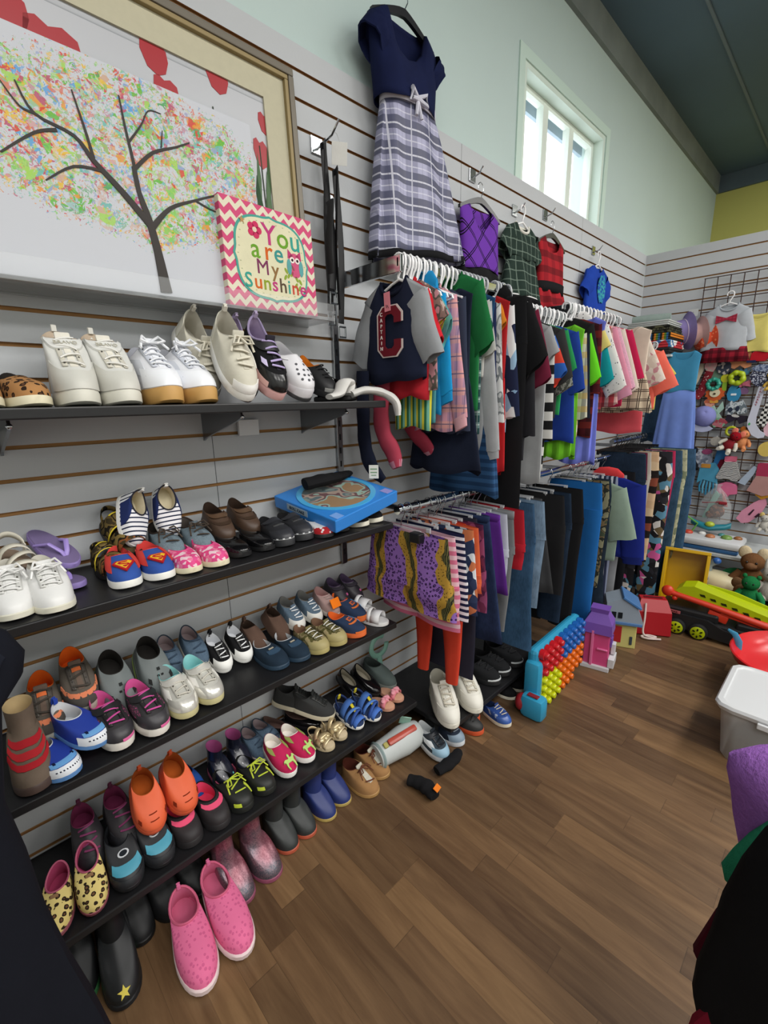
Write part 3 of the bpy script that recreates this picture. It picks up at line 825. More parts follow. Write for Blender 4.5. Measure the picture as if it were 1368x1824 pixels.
 'leopkid': (sneaker, dict(L=.15, W=.068, sole_h=.012, heel=.06, ankle=.048, throat=.055, op=(.02, .5), upper=leopard('d8c47c', '2a1e14', '6a4a30', 85), sole='8a4a54', lining='9c3a5c', trim='b05a74', patches=(('insole_label', -.3, .3, .86, .94, '8a6a4c'),))),
 'teal': (sneaker, dict(L=.155, W=.078, sole_h=.016, heel=.075, ankle=.062, throat=.06, op=(.02, .44), upper=solid('202226', .5), sole='1d1f22', lining='14161a', patches=(('blue_swoop', -.9, .9, .36, .6, solid('4595ac', .5)), ('toe_guard', -1.1, 1.1, .0, .26, solid('26282c', .5))), emblem=(('roundel', OVAL, .8, 0, .026, 'c8ccd0', .003), ('roundel_field', OVAL, .8, 0, .018, '22262c', .004)))),
 'orangeclog': (sneaker, dict(L=.155, W=.078, sole_h=.022, heel=.085, ankle=.066, throat=.072, op=(.02, .46), upper=solid('e0633c', .5), sole='d85c38', lining='a8521e', vents='7a2a14', tab='d85c38', toe_p=1.75, spring=.05)),
 'bluelow': (sneaker, dict(L=.14, W=.064, sole_h=.016, heel=.06, ankle=.048, throat=.056, upper=cloth('27509c'), sole='d4d2c8', lining='2a3c6c')),
 'hotpink': (sneaker, dict(L=.15, W=.074, sole_h=.02, heel=.068, ankle=.058, throat=.06, op=(.04, .6), upper=solid('2b2729', .6), sole='262426', lining='e04468', trim='1c1a1c', patches=(('pink_ring', -1.2, 1.2, .66, .86, solid('e8557a', .5)),))),
 'yellow': (sneaker, dict(L=.155, W=.072, sole_h=.02, heel=.068, ankle=.056, throat=.07, op=(.03, .45), upper=solid('202220', .5), sole='1c1e1c', lining='161616', lace='c8d84a', nl=3, bow=True, patches=(('yellow_flash', .7, .95, .2, .6, 'c6d648'), ('yellow_toe', -.9, -.5, .05, .2, 'bccc40')))),
 'navyboot': (sneaker, dict(L=.125, W=.06, sole_h=.016, heel=.07, ankle=.07, throat=.07, op=(.02, .5), upper=gloss('191c2a', .25), sole='b85a78', lining='b45a92', shaft=[(.09, .96, -.002), (.108, 1.04, -.004)], trim=None, patches=(('dot', .5, .6, .4, .46, '6ac0c0'), ('dot', -.5, -.4, .5, .56, 'e8e8f0'), ('pink_foot_trim', -1.6, 1.6, .0, .1, gloss('c8607e', .3))))),
 'polo': (sneaker, dict(L=.155, W=.07, sole_h=.022, heel=.06, ankle=.05, throat=.066, op=(.03, .46), upper=cloth('c22a5a'), sole='eceae6', lining='e6e0d8', toe_p=1.45, patches=(('green_gusset', .9, 1.7, .7, .98, cloth('9cab5c')), ('green_gusset', -1.7, -.9, .7, .98, cloth('9cab5c'))), emblem=(('rider_badge', PONY, .42, 0, .04, 'b8d87c', .0035),))),
 'heels': (sneaker, dict(L=.15, W=.062, sole_h=.014, heel=.05, ankle=.034, throat=.032, op=(.03, .64), upper=gloss('141214', .12), sole='18161a', lining='5a4640')),
 'darkgrey': (sneaker, dict(eyestay=solid('2e2f2f', .5), L=.165, W=.07, sole_h=.018, heel=.078, ankle=.064, throat=.08, op=(.03, .45), upper=cloth('3b3c3c'), sole='c8c0a8', lining='2e2e2e', lace='2b2c2c', nl=5, tongue='343636')),
 'gold': (sandal, dict(L=.11, W=.055, sole='b8a888', top='c4b496', bands=((.62, .2, .32, solid('c8b48c', .3, .35), .05), (.4, .14, .4, solid('c8b48c', .3, .35), -.05), (.8, .14, .22, solid('cdbb96', .3, .35), 0)), heel=solid('c8b48c', .3, .35), bow=solid('d4c49c', .3, .35))),
 'mary': (sneaker, dict(L=.15, W=.064, sole_h=.012, heel=.05, ankle=.034, throat=.034, op=(.03, .62), upper=gloss('101012', .15), sole='161616', lining='8e8878', trim='0c0c0e')),
 'bluesand': (sandal, dict(L=.14, W=.068, sole='e4e4e0', top='2c3a5c', bands=((.44, .17, .44, cloth('4a72b8'), 0), (.66, .08, .36, cloth('5a86d0'), .05), (.74, .08, .32, cloth('3a5aa4'), -.05), (.86, .16, .2, cloth('4a72c0'), 0)), heel=cloth('2c3c6a'), extra=None)),
 'flower': (sandal, dict(L=.11, W=.056, sole='c08c74', top='c89a80', bands=((.68, .2, .24, 'd8808c', 0),), bow='e29aa6')),
 'greyslip': (sneaker, dict(L=.17, W=.074, sole_h=.018, heel=.07, ankle=.06, throat=.07, upper=cloth('55605e'), sole='7a807a', lining='3c4442')),
 'pinkbig': (sneaker, dict(L=.245, W=.098, sole_h=.018, heel=.07, ankle=.055, throat=.068, op=(.02, .44), upper=spots('dc6c96', 'c85a86', 95, .34), sole='dcc8c8', lining='b85a78', trim='c8607e', tab='d86c98', ow=.36, toe_p=1.8, spring=.02, inset=.02)),
 'glitboot': (sneaker, dict(L=.165, W=.084, sole_h=.014, heel=.09, ankle=.09, throat=.09, op=(.0, .54), ow=.36, upper=glitter('7a2c3e', '3c4650'), sole='8a4860', lining='3a2a30', toe_p=1.9, shaft=[(.13, .96, -.004), (.17, 1.0, -.008), (.195, 1.04, -.008)])),
 'rainboot': (sneaker, dict(L=.15, W=.074, sole_h=.014, heel=.085, ankle=.085, throat=.085, op=(.0, .56), ow=.4, upper=solid('2d3030', .5, 0, .2), sole='b0543c', lining='151616', toe_p=1.9, shaft=[(.13, .98, .004), (.185, 1.04, .006)], tab='3a3c3c')),
 'blueboot': (sneaker, dict(L=.145, W=.072, sole_h=.012, heel=.08, ankle=.08, throat=.08, op=(.0, .56), ow=.4, upper=solid('27346c', .45), sole='b09a58', lining='151a30', toe_p=1.9, shaft=[(.13, .98, .004), (.185, 1.04, .006)], tab='5a648c')),
 'starboot': (sneaker, dict(L=.19, W=.084, sole_h=.016, heel=.1, ankle=.1, throat=.1, op=(.02, .5), upper=solid('17191b', .5, 0, .2), sole='15171a', lining='101010', toe_p=1.9, shaft=[(.15, 1.0, -.004), (.19, 1.04, -.006)], emblem=(('star_mark', STAR5, .3, 0, .03, 'd8c85c', .002),))),
 'blackboot': (sneaker, dict(L=.185, W=.08, sole_h=.016, heel=.1, ankle=.1, throat=.1, op=(.02, .5), upper=solid('141517', .6), sole='101011', lining='0c0c0c', toe_p=1.9, shaft=[(.13, 1.0, -.004), (.175, 1.04, -.006)])),
 'greenboot': (sneaker, dict(L=.18, W=.08, sole_h=.018, heel=.1, ankle=.1, throat=.1, op=(.02, .5), upper=solid('16181a', .6), sole='3c7a48', lining='101010', toe_p=1.9, shaft=[(.14, 1.0, -.004), (.175, 1.04, -.006)], trim=None)),
 'tan': (sneaker, dict(L=.165, W=.082, sole_h=.014, heel=.075, ankle=.068, throat=.082, op=(.02, .5), upper=cloth('9a744c', .15), sole='a8824f', lining='5a2c22', toe_p=1.9, tongue='b8b4a6', lace='6a4030', nl=2, bow=True, patches=(('fleece', -.28, .28, .55, .98, fuzzy('c2beb0')),))),
 'bluerun': (sneaker, dict(eyestay=solid('20242a', .5), L=.165, W=.076, sole_h=.024, heel=.08, ankle=.064, throat=.084, op=(.02, .45), upper=cloth('3a444c'), sole='d6dade', lining='c8ccce', lace='20242a', nl=4, tongue='2a3036', toecap=solid('8fb0c4', .45), side=solid('dfe4e8', .4), strap=solid('22262c', .5))),
 'navyrun': (sneaker, dict(L=.165, W=.074, sole_h=.022, heel=.07, ankle=.06, throat=.078, upper=cloth('2a3240'), sole='c8ccd0', lining='1c2026', lace='9aa4b0', nl=4, toecap=solid('7e90a0', .5))),
 'orangerun': (sneaker, dict(L=.165, W=.074, sole_h=.022, heel=.072, ankle=.06, throat=.078, upper=solid('2a2a2a', .55), sole='c4502c', lining='c8482c', lace='3a3a3a', nl=4, patches=(('orange_flash', .8, 1.4, .1, .3, 'd0583a'),))),
 'bluestar': (sneaker, dict(L=.15, W=.068, sole_h=.018, heel=.064, ankle=.054, throat=.07, upper=cloth('2c4684'), sole='d2c8b4', lining='26345c', lace='cfc4b4', nl=4, toecap=gloss('34569c', .3), tongue='2a3a6c', side=cells(['b8bcc8', '2c4684', '9aa4b8'], 60))),
 'whitemid': (sneaker, dict(eyestay=solid('bdb9aa', .5), L=.235, W=.092, sole_h=.026, heel=.115, ankle=.1, throat=.115, op=(.03, .44), upper=solid('d4d2c8', .5, 0, .05), sole='d8d5c8', lining='a8a598', lace='cfc8b8', nl=5, toecap=solid('dcdad0', .5), tongue='d0cec4', ow=.42, heelcup=solid('cfcdc2', .5))),
 'blacklow': (sneaker, dict(L=.21, W=.086, sole_h=.024, heel=.08, ankle=.066, throat=.084, upper=cloth('1f2022'), sole='1c1c1e', lining='161618', lace='2a2a2c', nl=4, patches=(('white_edge', -.9, .9, .0, .08, RUB('c8ccce')),))),
}
_sc = {}
def place(style, x, y, z, yaw, pitch, roll, label, name='shoe', group=None):
    """toe contact at (x, y, z); yaw turns the toe away from +x; pitch lifts the heel"""
    fn, kw = STY[style]
    L = kw['L']
    ya, pa, ro = rad(yaw), rad(pitch), rad(roll)
    E_ = Euler((ro, pa, ya))
    M = E_.to_matrix()
    org = Vector((x, y, z)) - M @ Vector((L * 0.97, 0, 0.0))
    if style in _sc:
        o = dup(_sc[style], org, E_, label, group)
        o.name = name
        return o
    o = T(name, label, 'shoe', org, E_, group)
    fn(o, **kw)
    _sc[style] = o
    return o

# pairs: style, description, where, shoes as (toe x, toe y, yaw, heel lift angle, height above the surface, roll)
WHERE = {1: 'on the top shelf', 2: 'on the second shelf', 3: 'on the third shelf', 4: 'on the lowest shelf', 0: 'on the floor', 5: 'under the hanging trousers'}
HT = dict(SHELF_TOP); HT[0] = 0.0; HT[5] = 0.13
PAIRS = [
 (1, 'leopard', 'brown leopard-print slip-on shoes', [(.262, .078, 6, 0, 0, 0), (.262, .155, 8, 0, 0, 0)]),
 (1, 'hightop', 'white high-top sneakers with ankle straps', [(.276, .229, -2, 0, 0, 0), (.276, .312, 1, 0, 0, 0)]),
 (1, 'gum', 'shiny white sneakers with tan gum soles', [(.276, .402, 0, 0, 0, 0), (.272, .488, 5, 0, 0, 0)]),
 (1, 'cream', 'cream mesh running shoes with heel tabs', [(.135, .540, 8, 60, .004, 0), (.284, .574, -2, 47, .004, 0)]),
 (1, 'lavblack', 'black sneakers with lavender laces and pink soles', [(.135, .652, 8, 60, .004, 0), (.286, .661, 4, 46, .004, 0)]),
 (1, 'whiteclog', 'white rubber clogs with round holes', [(.284, .750, 6, 36, .004, 0)]),
 (1, 'blackorange', 'black shoes with orange lining', [(.20, .915, 10, 24, .004, 0)]),
 (1, 'blacksandal', 'black strappy sandals', [(.235, .972, 10, 0, 0, 0)]),
 (2, 'whitelace', 'white leather toddler sneakers with loose laces', [(.275, .052, -4, 0, 0, 0), (.296, .119, 0, 0, 0, 0)]),
 (2, 'beigesandal', 'beige strappy sandals', [(.158, .020, 0, 12, .02, 0), (.165, .098, 10, 18, .025, 0)]),
 (2, 'purpleflip', 'lavender flip-flops', [(.175, .182, 35, 0, .004, 0), (.140, .178, 20, 22, .045, 0)]),
 (2, 'camosandal', 'brown camouflage sandals with yellow edging', [(.182, .262, 3, 0, 0, 0), (.128, .312, 12, 26, .03, 0)]),
 (2, 'superman', 'blue and red slip-ons with shield badges', [(.265, .258, -6, 0, 0, 0), (.272, .335, 0, 0, 0, 0)]),
 (2, 'striped', 'navy slip-ons with striped toes propped on the wall', [(.115, .312, -10, 62, .058, -40), (.105, .412, 0, 70, .058, 0)]),
 (2, 'boat', 'grey-blue canvas lace-up shoes', [(.190, .398, 3, 10, .008, 0), (.190, .480, 5, 10, .008, 0)]),
 (2, 'pinkslip', 'pink patterned slip-ons', [(.278, .401, 0, 0, 0, 0), (.284, .472, 4, 0, 0, 0)]),
 (2, 'brown', 'brown leather buckled shoes', [(.160, .553, 5, 20, .02, 0), (.155, .640, 10, 20, .02, 0)]),
 (2, 'patent', 'black patent dress shoes', [(.262, .548, 4, 0, 0, 0), (.262, .622, 4, 0, 0, 0)]),
 (2, 'blacktrim', 'black sneakers with silver piping', [(.270, .680, 0, 0, 0, 0), (.264, .752, 2, 0, 0, 0)]),
 (2, 'ladybug', 'white slip-ons with red spotted toes', [(.286, .812, -4, 0, 0, 0), (.272, .888, 0, 0, 0, 0)]),
 (2, 'blackslip', 'plain black slip-ons with cream soles', [(.275, .975, 10, 0, 0, 0), (.270, 1.045, 12, 0, 0, 0)]),
 (3, 'brownboot', 'brown suede boots with red buckle straps', [(.290, .022, -2, 0, 0, 0)]),
 (3, 'greyorange', 'grey-brown sneakers with orange lining', [(.170, .068, -6, 18, .03, 0), (.155, .148, 0, 22, .055, 0)]),
 (3, 'shark', 'blue shark-face slip-ons', [(.290, .088, 25, 0, 0, 0), (.272, .155, 30, 8, .03, 0)]),
 (3, 'greyclog', 'grey rubber clogs with lime soles', [(.170, .226, 5, 38, .012, 0), (.165, .318, 5, 38, .012, 0)]),
 (3, 'blackpink', 'black sneakers with bright pink laces', [(.288, .190, 8, 10, .006, 0), (.300, .268, 10, 12, .006, 0)]),
 (3, 'silver', 'silver sneakers with aqua lining', [(.288, .343, 4, 8, .005, 0), (.282, .417, 8, 8, .005, 0)]),
 (3, 'bluegrey', 'faded blue canvas shoes behind the silver sneakers', [(.135, .372, 0, 24, .03, 0), (.135, .445, 6, 26, .035, 0)]),
 (3, 'chuck', 'tiny black canvas sneakers with white toes', [(.165, .500, 8, 26, .008, 0), (.160, .570, 10, 26, .008, 0)]),
 (3, 'moc', 'soft brown suede moccasins', [(.155, .632, 8, 20, .006, 0), (.150, .715, 14, 36, .01, 0)]),
 (3, 'navyboat', 'navy suede boat shoes', [(.265, .637, 8, 0, 0, 0), (.275, .708, 8, 0, 0, 0)]),
 (3, 'greylace', 'grey canvas sneakers with white laces', [(.150, .775, 10, 24, .03, 0), (.150, .848, 10, 24, .03, 0)]),
 (3, 'olive', 'olive sneakers with tan rubber toes', [(.290, .774, 10, 0, .003, 0), (.292, .847, 12, 0, .003, 0)]),
 (3, 'pinkrun', 'dusty pink running shoes', [(.160, .920, 8, 18, .03, 0)]),
 (3, 'purpleblack', 'black sneakers with purple marks', [(.140, .985, 10, 24, .035, 0), (.145, 1.045, 14, 26, .035, 0)]),
 (3, 'navyorange', 'navy sneakers with orange soles', [(.292, .935, 22, 0, 0, 0), (.225, .995, 24, 10, .012, 0)]),
 (3, 'whitesand', 'white baby sandals', [(.292, 1.045, 20, 0, 0, 0), (.210, 1.05, 20, 8, .015, 0)]),
 (4, 'darkpink', 'black sneakers with dark pink laces', [(.195, .100, 0, 22, .02, 0), (.205, .180, 4, 24, .03, 0)]),
 (4, 'leopkid', 'toddler leopard slip-ons with pink lining', [(.282, -.008, -18, 8, .004, 0), (.285, .073, -8, 20, .006, 0)]),
 (4, 'teal', 'black water shoes with blue swoops', [(.286, .154, 0, 14, .006, 0), (.282, .236, 8, 14, .006, 0)]),
 (4, 'orangeclog', 'orange rubber clogs lying on other shoes', [(.238, .233, 0, 36, .078, 0), (.240, .318, 6, 36, .078, 0)]),
 (4, 'bluelow', 'blue low sneakers behind the orange clogs', [(.150, .385, 5, 0, 0, 0)]),
 (4, 'hotpink', 'black shoes with hot pink rims', [(.280, .314, 6, 0, 0, 0), (.286, .392, 4, 0, 0, 0)]),
 (4, 'yellow', 'black sneakers with yellow laces', [(.282, .473, 14, 0, 0, 0), (.276, .552, 14, 0, 0, 0)]),
 (4, 'navyboot', 'tiny navy boots with pink trim', [(.180, .470, 8, 6, .004, 0), (.172, .538, 8, 6, .004, 0)]),
 (4, 'bluegrey', 'crumpled dark blue canvas shoes', [(.150, .605, 8, 8, .004, 0), (.135, .668, 16, 8, .004, 0)]),
 (4, 'polo', 'raspberry slip-ons with green badges', [(.270, .630, 4, 12, .004, 0), (.262, .710, 8, 8, .004, 0)]),
 (4, 'heels', 'black patent pumps', [(.135, .745, 30, 4, .002, 0), (.150, .835, 36, 4, .002, 0)]),
 (4, 'darkgrey', 'charcoal canvas sneakers with cream soles', [(.120, .832, 50, 14, .062, 0), (.190, .858, 40, 12, .052, 0)]),
 (4, 'gold', 'gold baby sandals with bows', [(.268, .795, 14, 0, 0, 0), (.262, .856, 16, 6, .004, 0)]),
 (4, 'mary', 'black mary jane shoes', [(.165, 1.028, 12, 26, .02, 0), (.180, 1.095, 14, 26, .02, 0)]),
 (4, 'bluesand', 'blue closed-toe sandals with yellow tabs', [(.262, .930, 8, 16, .006, 0), (.275, 1.005, 12, 16, .006, 0)]),
 (4, 'flower', 'pink flower sandals', [(.270, 1.090, 14, 0, 0, 0), (.262, 1.150, 14, 4, .003, 0)]),
 (0, 'pinkbig', 'pink perforated slip-ons leaning against the boots', [(.466, .236, -7, 5, .002, 0), (.466, .340, -2, 8, .004, 0)]),
 (0, 'glitboot', 'red glitter rain boots', [(.352, .412, 8, 0, 0, 0), (.350, .506, 10, 0, 0, 0)]),
 (0, 'rainboot', 'dark grey rain boots', [(.315, .592, 8, 0, 0, 0), (.312, .665, 10, 0, 0, 0)]),
 (0, 'blueboot', 'blue rain boots', [(.310, .752, 10, 0, 0, 0), (.300, .828, 12, 0, 0, 0)]),
 (0, 'tan', 'tan suede moccasins with fleece lining', [(.345, .922, 8, 0, 0, 0), (.315, 1.008, 10, 0, 0, 0)]),
 (0, 'starboot', 'black rain boots with a yellow star', [(.360, .088, -6, 0, 0, 0)]),
 (0, 'blackboot', 'plain black boots in the shadow under the lowest shelf', [(.250, .165, 4, 0, 0, 0), (.245, .245, 6, 0, 0, 0), (.24, .325, 8, 0, 0, 0)]),
 (0, 'greenboot', 'black boots with green soles', [(.290, .012, -8, 0, 0, 0), (.270, .105, 0, 0, 0, 0)]),
 (0, 'bluerun', 'light blue and black running shoes', [(.425, 1.225, 0, 12, .004, 0)]),
 (0, 'navyrun', 'navy running shoes with grey toes', [(.420, 1.345, 8, 0, 0, 0)]),
 (0, 'orangerun', 'black running shoes with orange soles', [(.440, 1.455, 10, 0, 0, 0), (.380, 1.515, 14, 0, 0, 0)]),
 (0, 'bluestar', 'shiny blue and white lace-up sneakers', [(.500, 1.575, -6, 0, 0, 0)]),
 (5, 'whitemid', 'scuffed white basketball sneakers', [(.432, 1.262, -30, 8, .004, 0), (.448, 1.405, -26, 5, .003, 0)]),
 (5, 'blacklow', 'black trainers in a row', [(.400, 1.640, 6, 0, 0, 0), (.395, 1.735, 8, 0, 0, 0), (.400, 1.840, 4, 0, 0, 0)]),
 (0, 'blackslip', 'black low canvas shoes below the low shelf', [(.420, 1.765, 4, 0, 0, 0), (.420, 1.850, 4, 0, 0, 0)]),
 (4, 'greyslip', 'grey-green slip-ons at the shelf end', [(.180, 1.185, 10, 10, .004, 0)]),
]
for k, style, desc, shoes in PAIRS:
    sides = {1: [''], 2: ['left one of the ', 'right one of the '], 3: ['left one of the ', 'middle one of the ', 'right one of the ']}[len(shoes)]
    for side, (x, y, yaw, pitch, dz, roll) in zip(sides, shoes):
        d = desc
        if not side:
            d = 'single ' + desc.replace('shoes', 'shoe', 1).replace('sneakers', 'sneaker').replace('clogs', 'clog').replace('sandals', 'sandal').replace('boots', 'boot').replace('slip-ons', 'slip-on')
        tail = '' if any(w in desc for w in ('wall', 'behind', 'shelf', 'boots lean', 'other shoes')) else ' ' + WHERE[k]
        nm = 'rain_boot' if 'rain boot' in desc else 'boot' if 'boot' in style else 'sandal' if 'sandal' in desc else 'clog' if 'clog' in desc else 'flip_flop' if 'flip' in desc else 'moccasin' if 'mocc' in desc else 'sneaker' if ('sneaker' in desc or 'running' in desc or 'trainer' in desc) else 'slip_on_shoe' if 'slip-on' in desc else 'shoe'
        place(style, x, y, HT[k] + dz, yaw, pitch, roll, side + d + tail, nm, desc if len(shoes) > 1 else None)
# loose details that belong to single styles
for o in list(COL.objects):
    if o.parent is None and str(o.get('label', '')).find('closed-toe sandals with yellow') >= 0:
        for nm, b in (('yellow_tab', box((.118, 0, .034), (.02, .014, .006), .002)), ('yellow_tab', box((.085, 0, .058), (.035, .012, .005), .002, (0, .5, 0))), ('pull_tab', box((.012, 0, .056), (.006, .012, .02), .002))):
            mk(nm, b, 'd8c83a', o, smooth=False)

# ------------------------------------------------------------------ things among the shoes
def boxed_toy():
    o = T('boxed_flying_disc', 'flat blue cardboard box with a round window on the second shelf', 'toy box')
    F_, L_, R_ = Vector((.325, .813, 1.052)), Vector((.034, .783, 1.096)), Vector((.293, 1.101, 1.100))
    ex, ey = (F_ - L_).normalized(), (R_ - F_).normalized()
    ez = ex.cross(ey).normalized(); ey = ez.cross(ex)
    ctr = (L_ + R_) / 2 - ez * .021
    o.matrix_world = Matrix(((ex.x, ey.x, ez.x, ctr.x), (ex.y, ey.y, ez.y, ctr.y), (ex.z, ey.z, ez.z, ctr.z), (0, 0, 0, 1)))
    s, h = 0.295, 0.042
    BL = gloss('2f7fcf', .35)
    mk('carton', box((0, 0, 0), (s, s, h), .003), BL, o, smooth=False)
    n = 40
    ring = [[(r * cos(2 * pi * k / n), r * sin(2 * pi * k / n), z) for k in range(n)] for r, z in ((.134, h / 2 + .0004), (.134, h / 2 + .003), (.116, h / 2 + .003), (.116, h / 2 + .0008))]
    mk('window_rim', loft(ring, False, False), gloss('49a6d8', .3), o)
    mk('picture_disc', loft([[(.117 * cos(2 * pi * k / n), .117 * sin(2 * pi * k / n), h / 2 + .0008) for k in range(n)], [(.002 * cos(2 * pi * k / n), .002 * sin(2 * pi * k / n), h / 2 + .0012) for k in range(n)]], False, True), camo(['7d8a86', '5d6c70', 'a08f84', '6a4f52', '8ea79c', '93785c'], 16, .3), o)
    mk('side_label', box((.148, -.03, 0.003), (.0015, .1, .02)), 'b4bcc4', o, smooth=False) if False else mk('side_label', box((-.03, -.148, .003), (.1, .0015, .02)), '9cb0c0', o, smooth=False)
    text('ROLL CAKE', .014, '3c4a58', o, (-.03, -.1495, .003), (rad(90), 0, 0), 'side_lettering')
    for k, (dx, dy) in enumerate(((.12, .12), (-.12, .12), (.125, -.12))):
        mk('corner_print', box((dx, dy, h / 2 + .0006), (.035, .03, .001)), ['8c8cc8', '4a78c0', '6f9ad8'][k], o, smooth=False)
boxed_toy()
def ring_path(pts, n=6):
    out = []
    for i in range(len(pts) - 1):
        for j in range(n):
            t = j / n
            p0, p1, p2, p3 = (Vector(pts[max(0, i - 1)]), Vector(pts[i]), Vector(pts[i + 1]), Vector(pts[min(len(pts) - 1, i + 2)]))
            out.append(0.5 * ((2 * p1) + (p2 - p0) * t + (2 * p0 - 5 * p1 + 4 * p2 - p3) * t * t + (3 * p1 - p0 - 3 * p2 + p3) * t ** 3))
    out.append(Vector(pts[-1]))
    return out
def smooth_r(rs, n):
    m = len(rs)
    out = []
    for i in range(n):
        f = i / (n - 1) * (m - 1); a = int(min(f, m - 2)); t = f - a
        out.append(rs[a] + (rs[a + 1] - rs[a]) * t)
    return out
def sock(name, label, pts, rs, m, cat='sock', flat=1.0, group=None, toe=None, toe_m=None, up=(0, 0, 1)):
    P = ring_path(pts)
    R = smooth_r(rs, len(P))
    R = [r * (1 + .05 * sin(i * 1.3)) for i, r in enumerate(R)]
    o = mk(name, tube(P, R, 12, flat=flat, up=up), m)
    if toe:
        k = int(len(P) * toe)
        mk('toe_patch', tube(P[k:], [r * 1.04 for r in R[k:]], 12, flat=flat, up=up), toe_m, o)
    return tag(o, label, cat, group)
sock('headband', 'bunched black stretch headband lying on the blue box', [(.10, .86, 1.132), (.115, .92, 1.140), (.105, .98, 1.140), (.085, 1.04, 1.140), (.075, 1.075, 1.142)], [.036, .038, .032, .025, .018], BK, 'headband', .55)
sock('sock', 'crumpled white sock heaped at the end of the top shelf', [(.255, .86, 1.413), (.25, .90, 1.422), (.235, .935, 1.455), (.225, .965, 1.45), (.235, .95, 1.42)], [.016, .022, .026, .024, .016], 'd2d0cc', flat=.5)
sock('sock', 'white sock drooping over the top shelf edge', [(.245, .955, 1.420), (.26, 1.0, 1.432), (.285, 1.05, 1.424), (.312, 1.082, 1.396), (.318, 1.088, 1.352)], [.02, .022, .024, .026, .018], 'd6d4d0', flat=.55)
# socks hanging from hooks at the shelf end
sock('sock', 'long pink sock with pale toe, front one hanging beside the shelves', [(.205, 1.16, 1.56), (.2, 1.13, 1.42), (.19, 1.14, 1.30), (.215, 1.165, 1.22), (.235, 1.165, 1.165)], [.034, .035, .036, .04, .022], cloth('b9485c'), flat=.5, toe=.86, toe_m=cloth('c98a9c'), up=(0, 1, 0))
sock('sock', 'long pink sock with pale toe, rear one angled behind', [(.19, 1.24, 1.5), (.19, 1.26, 1.40), (.2, 1.28, 1.30), (.235, 1.32, 1.235), (.25, 1.335, 1.2)], [.032, .032, .033, .034, .02], cloth('a63c50'), flat=.5, toe=.86, toe_m=cloth('c08898'), up=(0, 1, 0))
sock('sock', 'long navy sock with a white paper tag', [(.14, 1.10, 1.5), (.135, 1.10, 1.36), (.14, 1.10, 1.25), (.16, 1.11, 1.17), (.2, 1.13, 1.12)], [.03, .031, .032, .035, .02], cloth('1b1f30'), flat=.4, up=(0, 1, 0))
t_ = T('price_tag', 'white paper tag on the navy hanging sock', 'price tag', (.19, 1.093, 1.155), (0, 0, rad(40)))
mk('card', box((0, 0, 0), (.034, .002, .048), .0008), 'dcdcd6', t_, smooth=False)
mk('print_line', join(box((0, -.0014, .01), (.024, .0006, .004)), box((0, -.0014, -.002), (.024, .0006, .004)), box((0, -.0014, -.012), (.018, .0006, .003))), '7a9a7a', t_, smooth=False)
# black socks with an orange tag on the floor
sock('sock', 'black knee sock with an orange tag, lying on the floor', [(.395, 1.04, .022), (.43, 1.055, .024), (.475, 1.06, .026), (.515, 1.05, .022)], [.022, .026, .03, .02], BK, flat=.7)
t_ = tag(mk('tag', box((.515, 1.062, .052), (.02, .026, .004), .001, (0.2, .5, .2)), 'e07a2a', smooth=False), 'small orange sticker tag on the black floor sock', 'tag')
sock('sock', 'black ankle sock lying beside the light blue sneaker', [(.445, 1.145, .022), (.455, 1.20, .024), (.455, 1.25, .026), (.44, 1.29, .02)], [.02, .026, .024, .016], BK, flat=.7)
# white padded cuff with red strip, leaning on the lowest shelf
o = T('padded_guard', 'white padded sports guard with a red strip, by the floor moccasins', 'sports guard')
p0, p1 = Vector((.262, 1.010, .062)), Vector((.290, 1.215, .074))
az = (p1 - p0).normalized(); md_ = (p0 + p1) / 2
ax_ = (Vector((1.37, 0, 1.4)) - md_); ax_ = (ax_ - az * ax_.dot(az)).normalized(); ax_ = (ax_ + az.cross(ax_) * -.25).normalized(); ay_ = az.cross(ax_)
o.matrix_world = Matrix(((ax_.x, ay_.x, az.x, md_.x), (ax_.y, ay_.y, az.y, md_.y), (ax_.z, ay_.z, az.z, md_.z), (0, 0, 0, 1)))
mk('shell', lathe([(.046, -.11), (.05, -.10), (.047, -.09), (.052, -.03), (.058, .02), (.054, .07), (.044, .10)], 24), solid('b8bdbc', .5), o)
mk('rim', xf(lathe([(.049, -.006), (.054, 0), (.049, .006)], 24, False), (0, 0, -.1)), '8fa0a0', o)
mk('red_strip', xf(box((0, 0, 0), (.016, .026, .14), .007), (.054, -.004, .005), (0, -.03, 0)), gloss('b04a3c', .3), o)
mk('yellow_tip', xf(box((0, 0, 0), (.012, .022, .02), .005), (.051, -.004, -.075)), 'a8a060', o)
t_ = tag(mk('tag', box((.262, 1.165, .135), (.045, .004, .05), .001, (0.4, .2, .8)), '9cc4b4', smooth=False), 'pale green paper tag on the white sports guard', 'tag')
# orange sale sticker
t_ = tag(mk('sticker', box((.165, .915, .705), (.004, .04, .034), .001, (0, -.5, .1)), 'ec7a1e', smooth=False), 'bright orange price sticker on the dusty pink running shoe', 'sticker')
# mint plastic hook hanging on the slatted wall
WRY, WRZ = 1.228, .36
def mint_ring():
    R = []
    n = 22
    pts = [(0.05, WRY + .046 * cos(rad(60 + 300 * k / n)), WRZ + .046 * sin(rad(60 + 300 * k / n))) for k in range(n + 1)]
    o = T('toy_wrench', 'mint green toy wrench with an open ring on the slatted wall', 'toy')
    mk('open_ring', tube(pts, .0125, 10, flat=.6, up=(1, 0, 0)), gloss('7fae9f', .5), o)
    mk('handle', tube([(.05, WRY, WRZ - .046), (.055, WRY, WRZ - .12), (.06, WRY + .002, WRZ - .2)], [.014, .017, .02], 10, flat=.6, up=(1, 0, 0)), gloss('7fae9f', .5), o)
mint_ring()
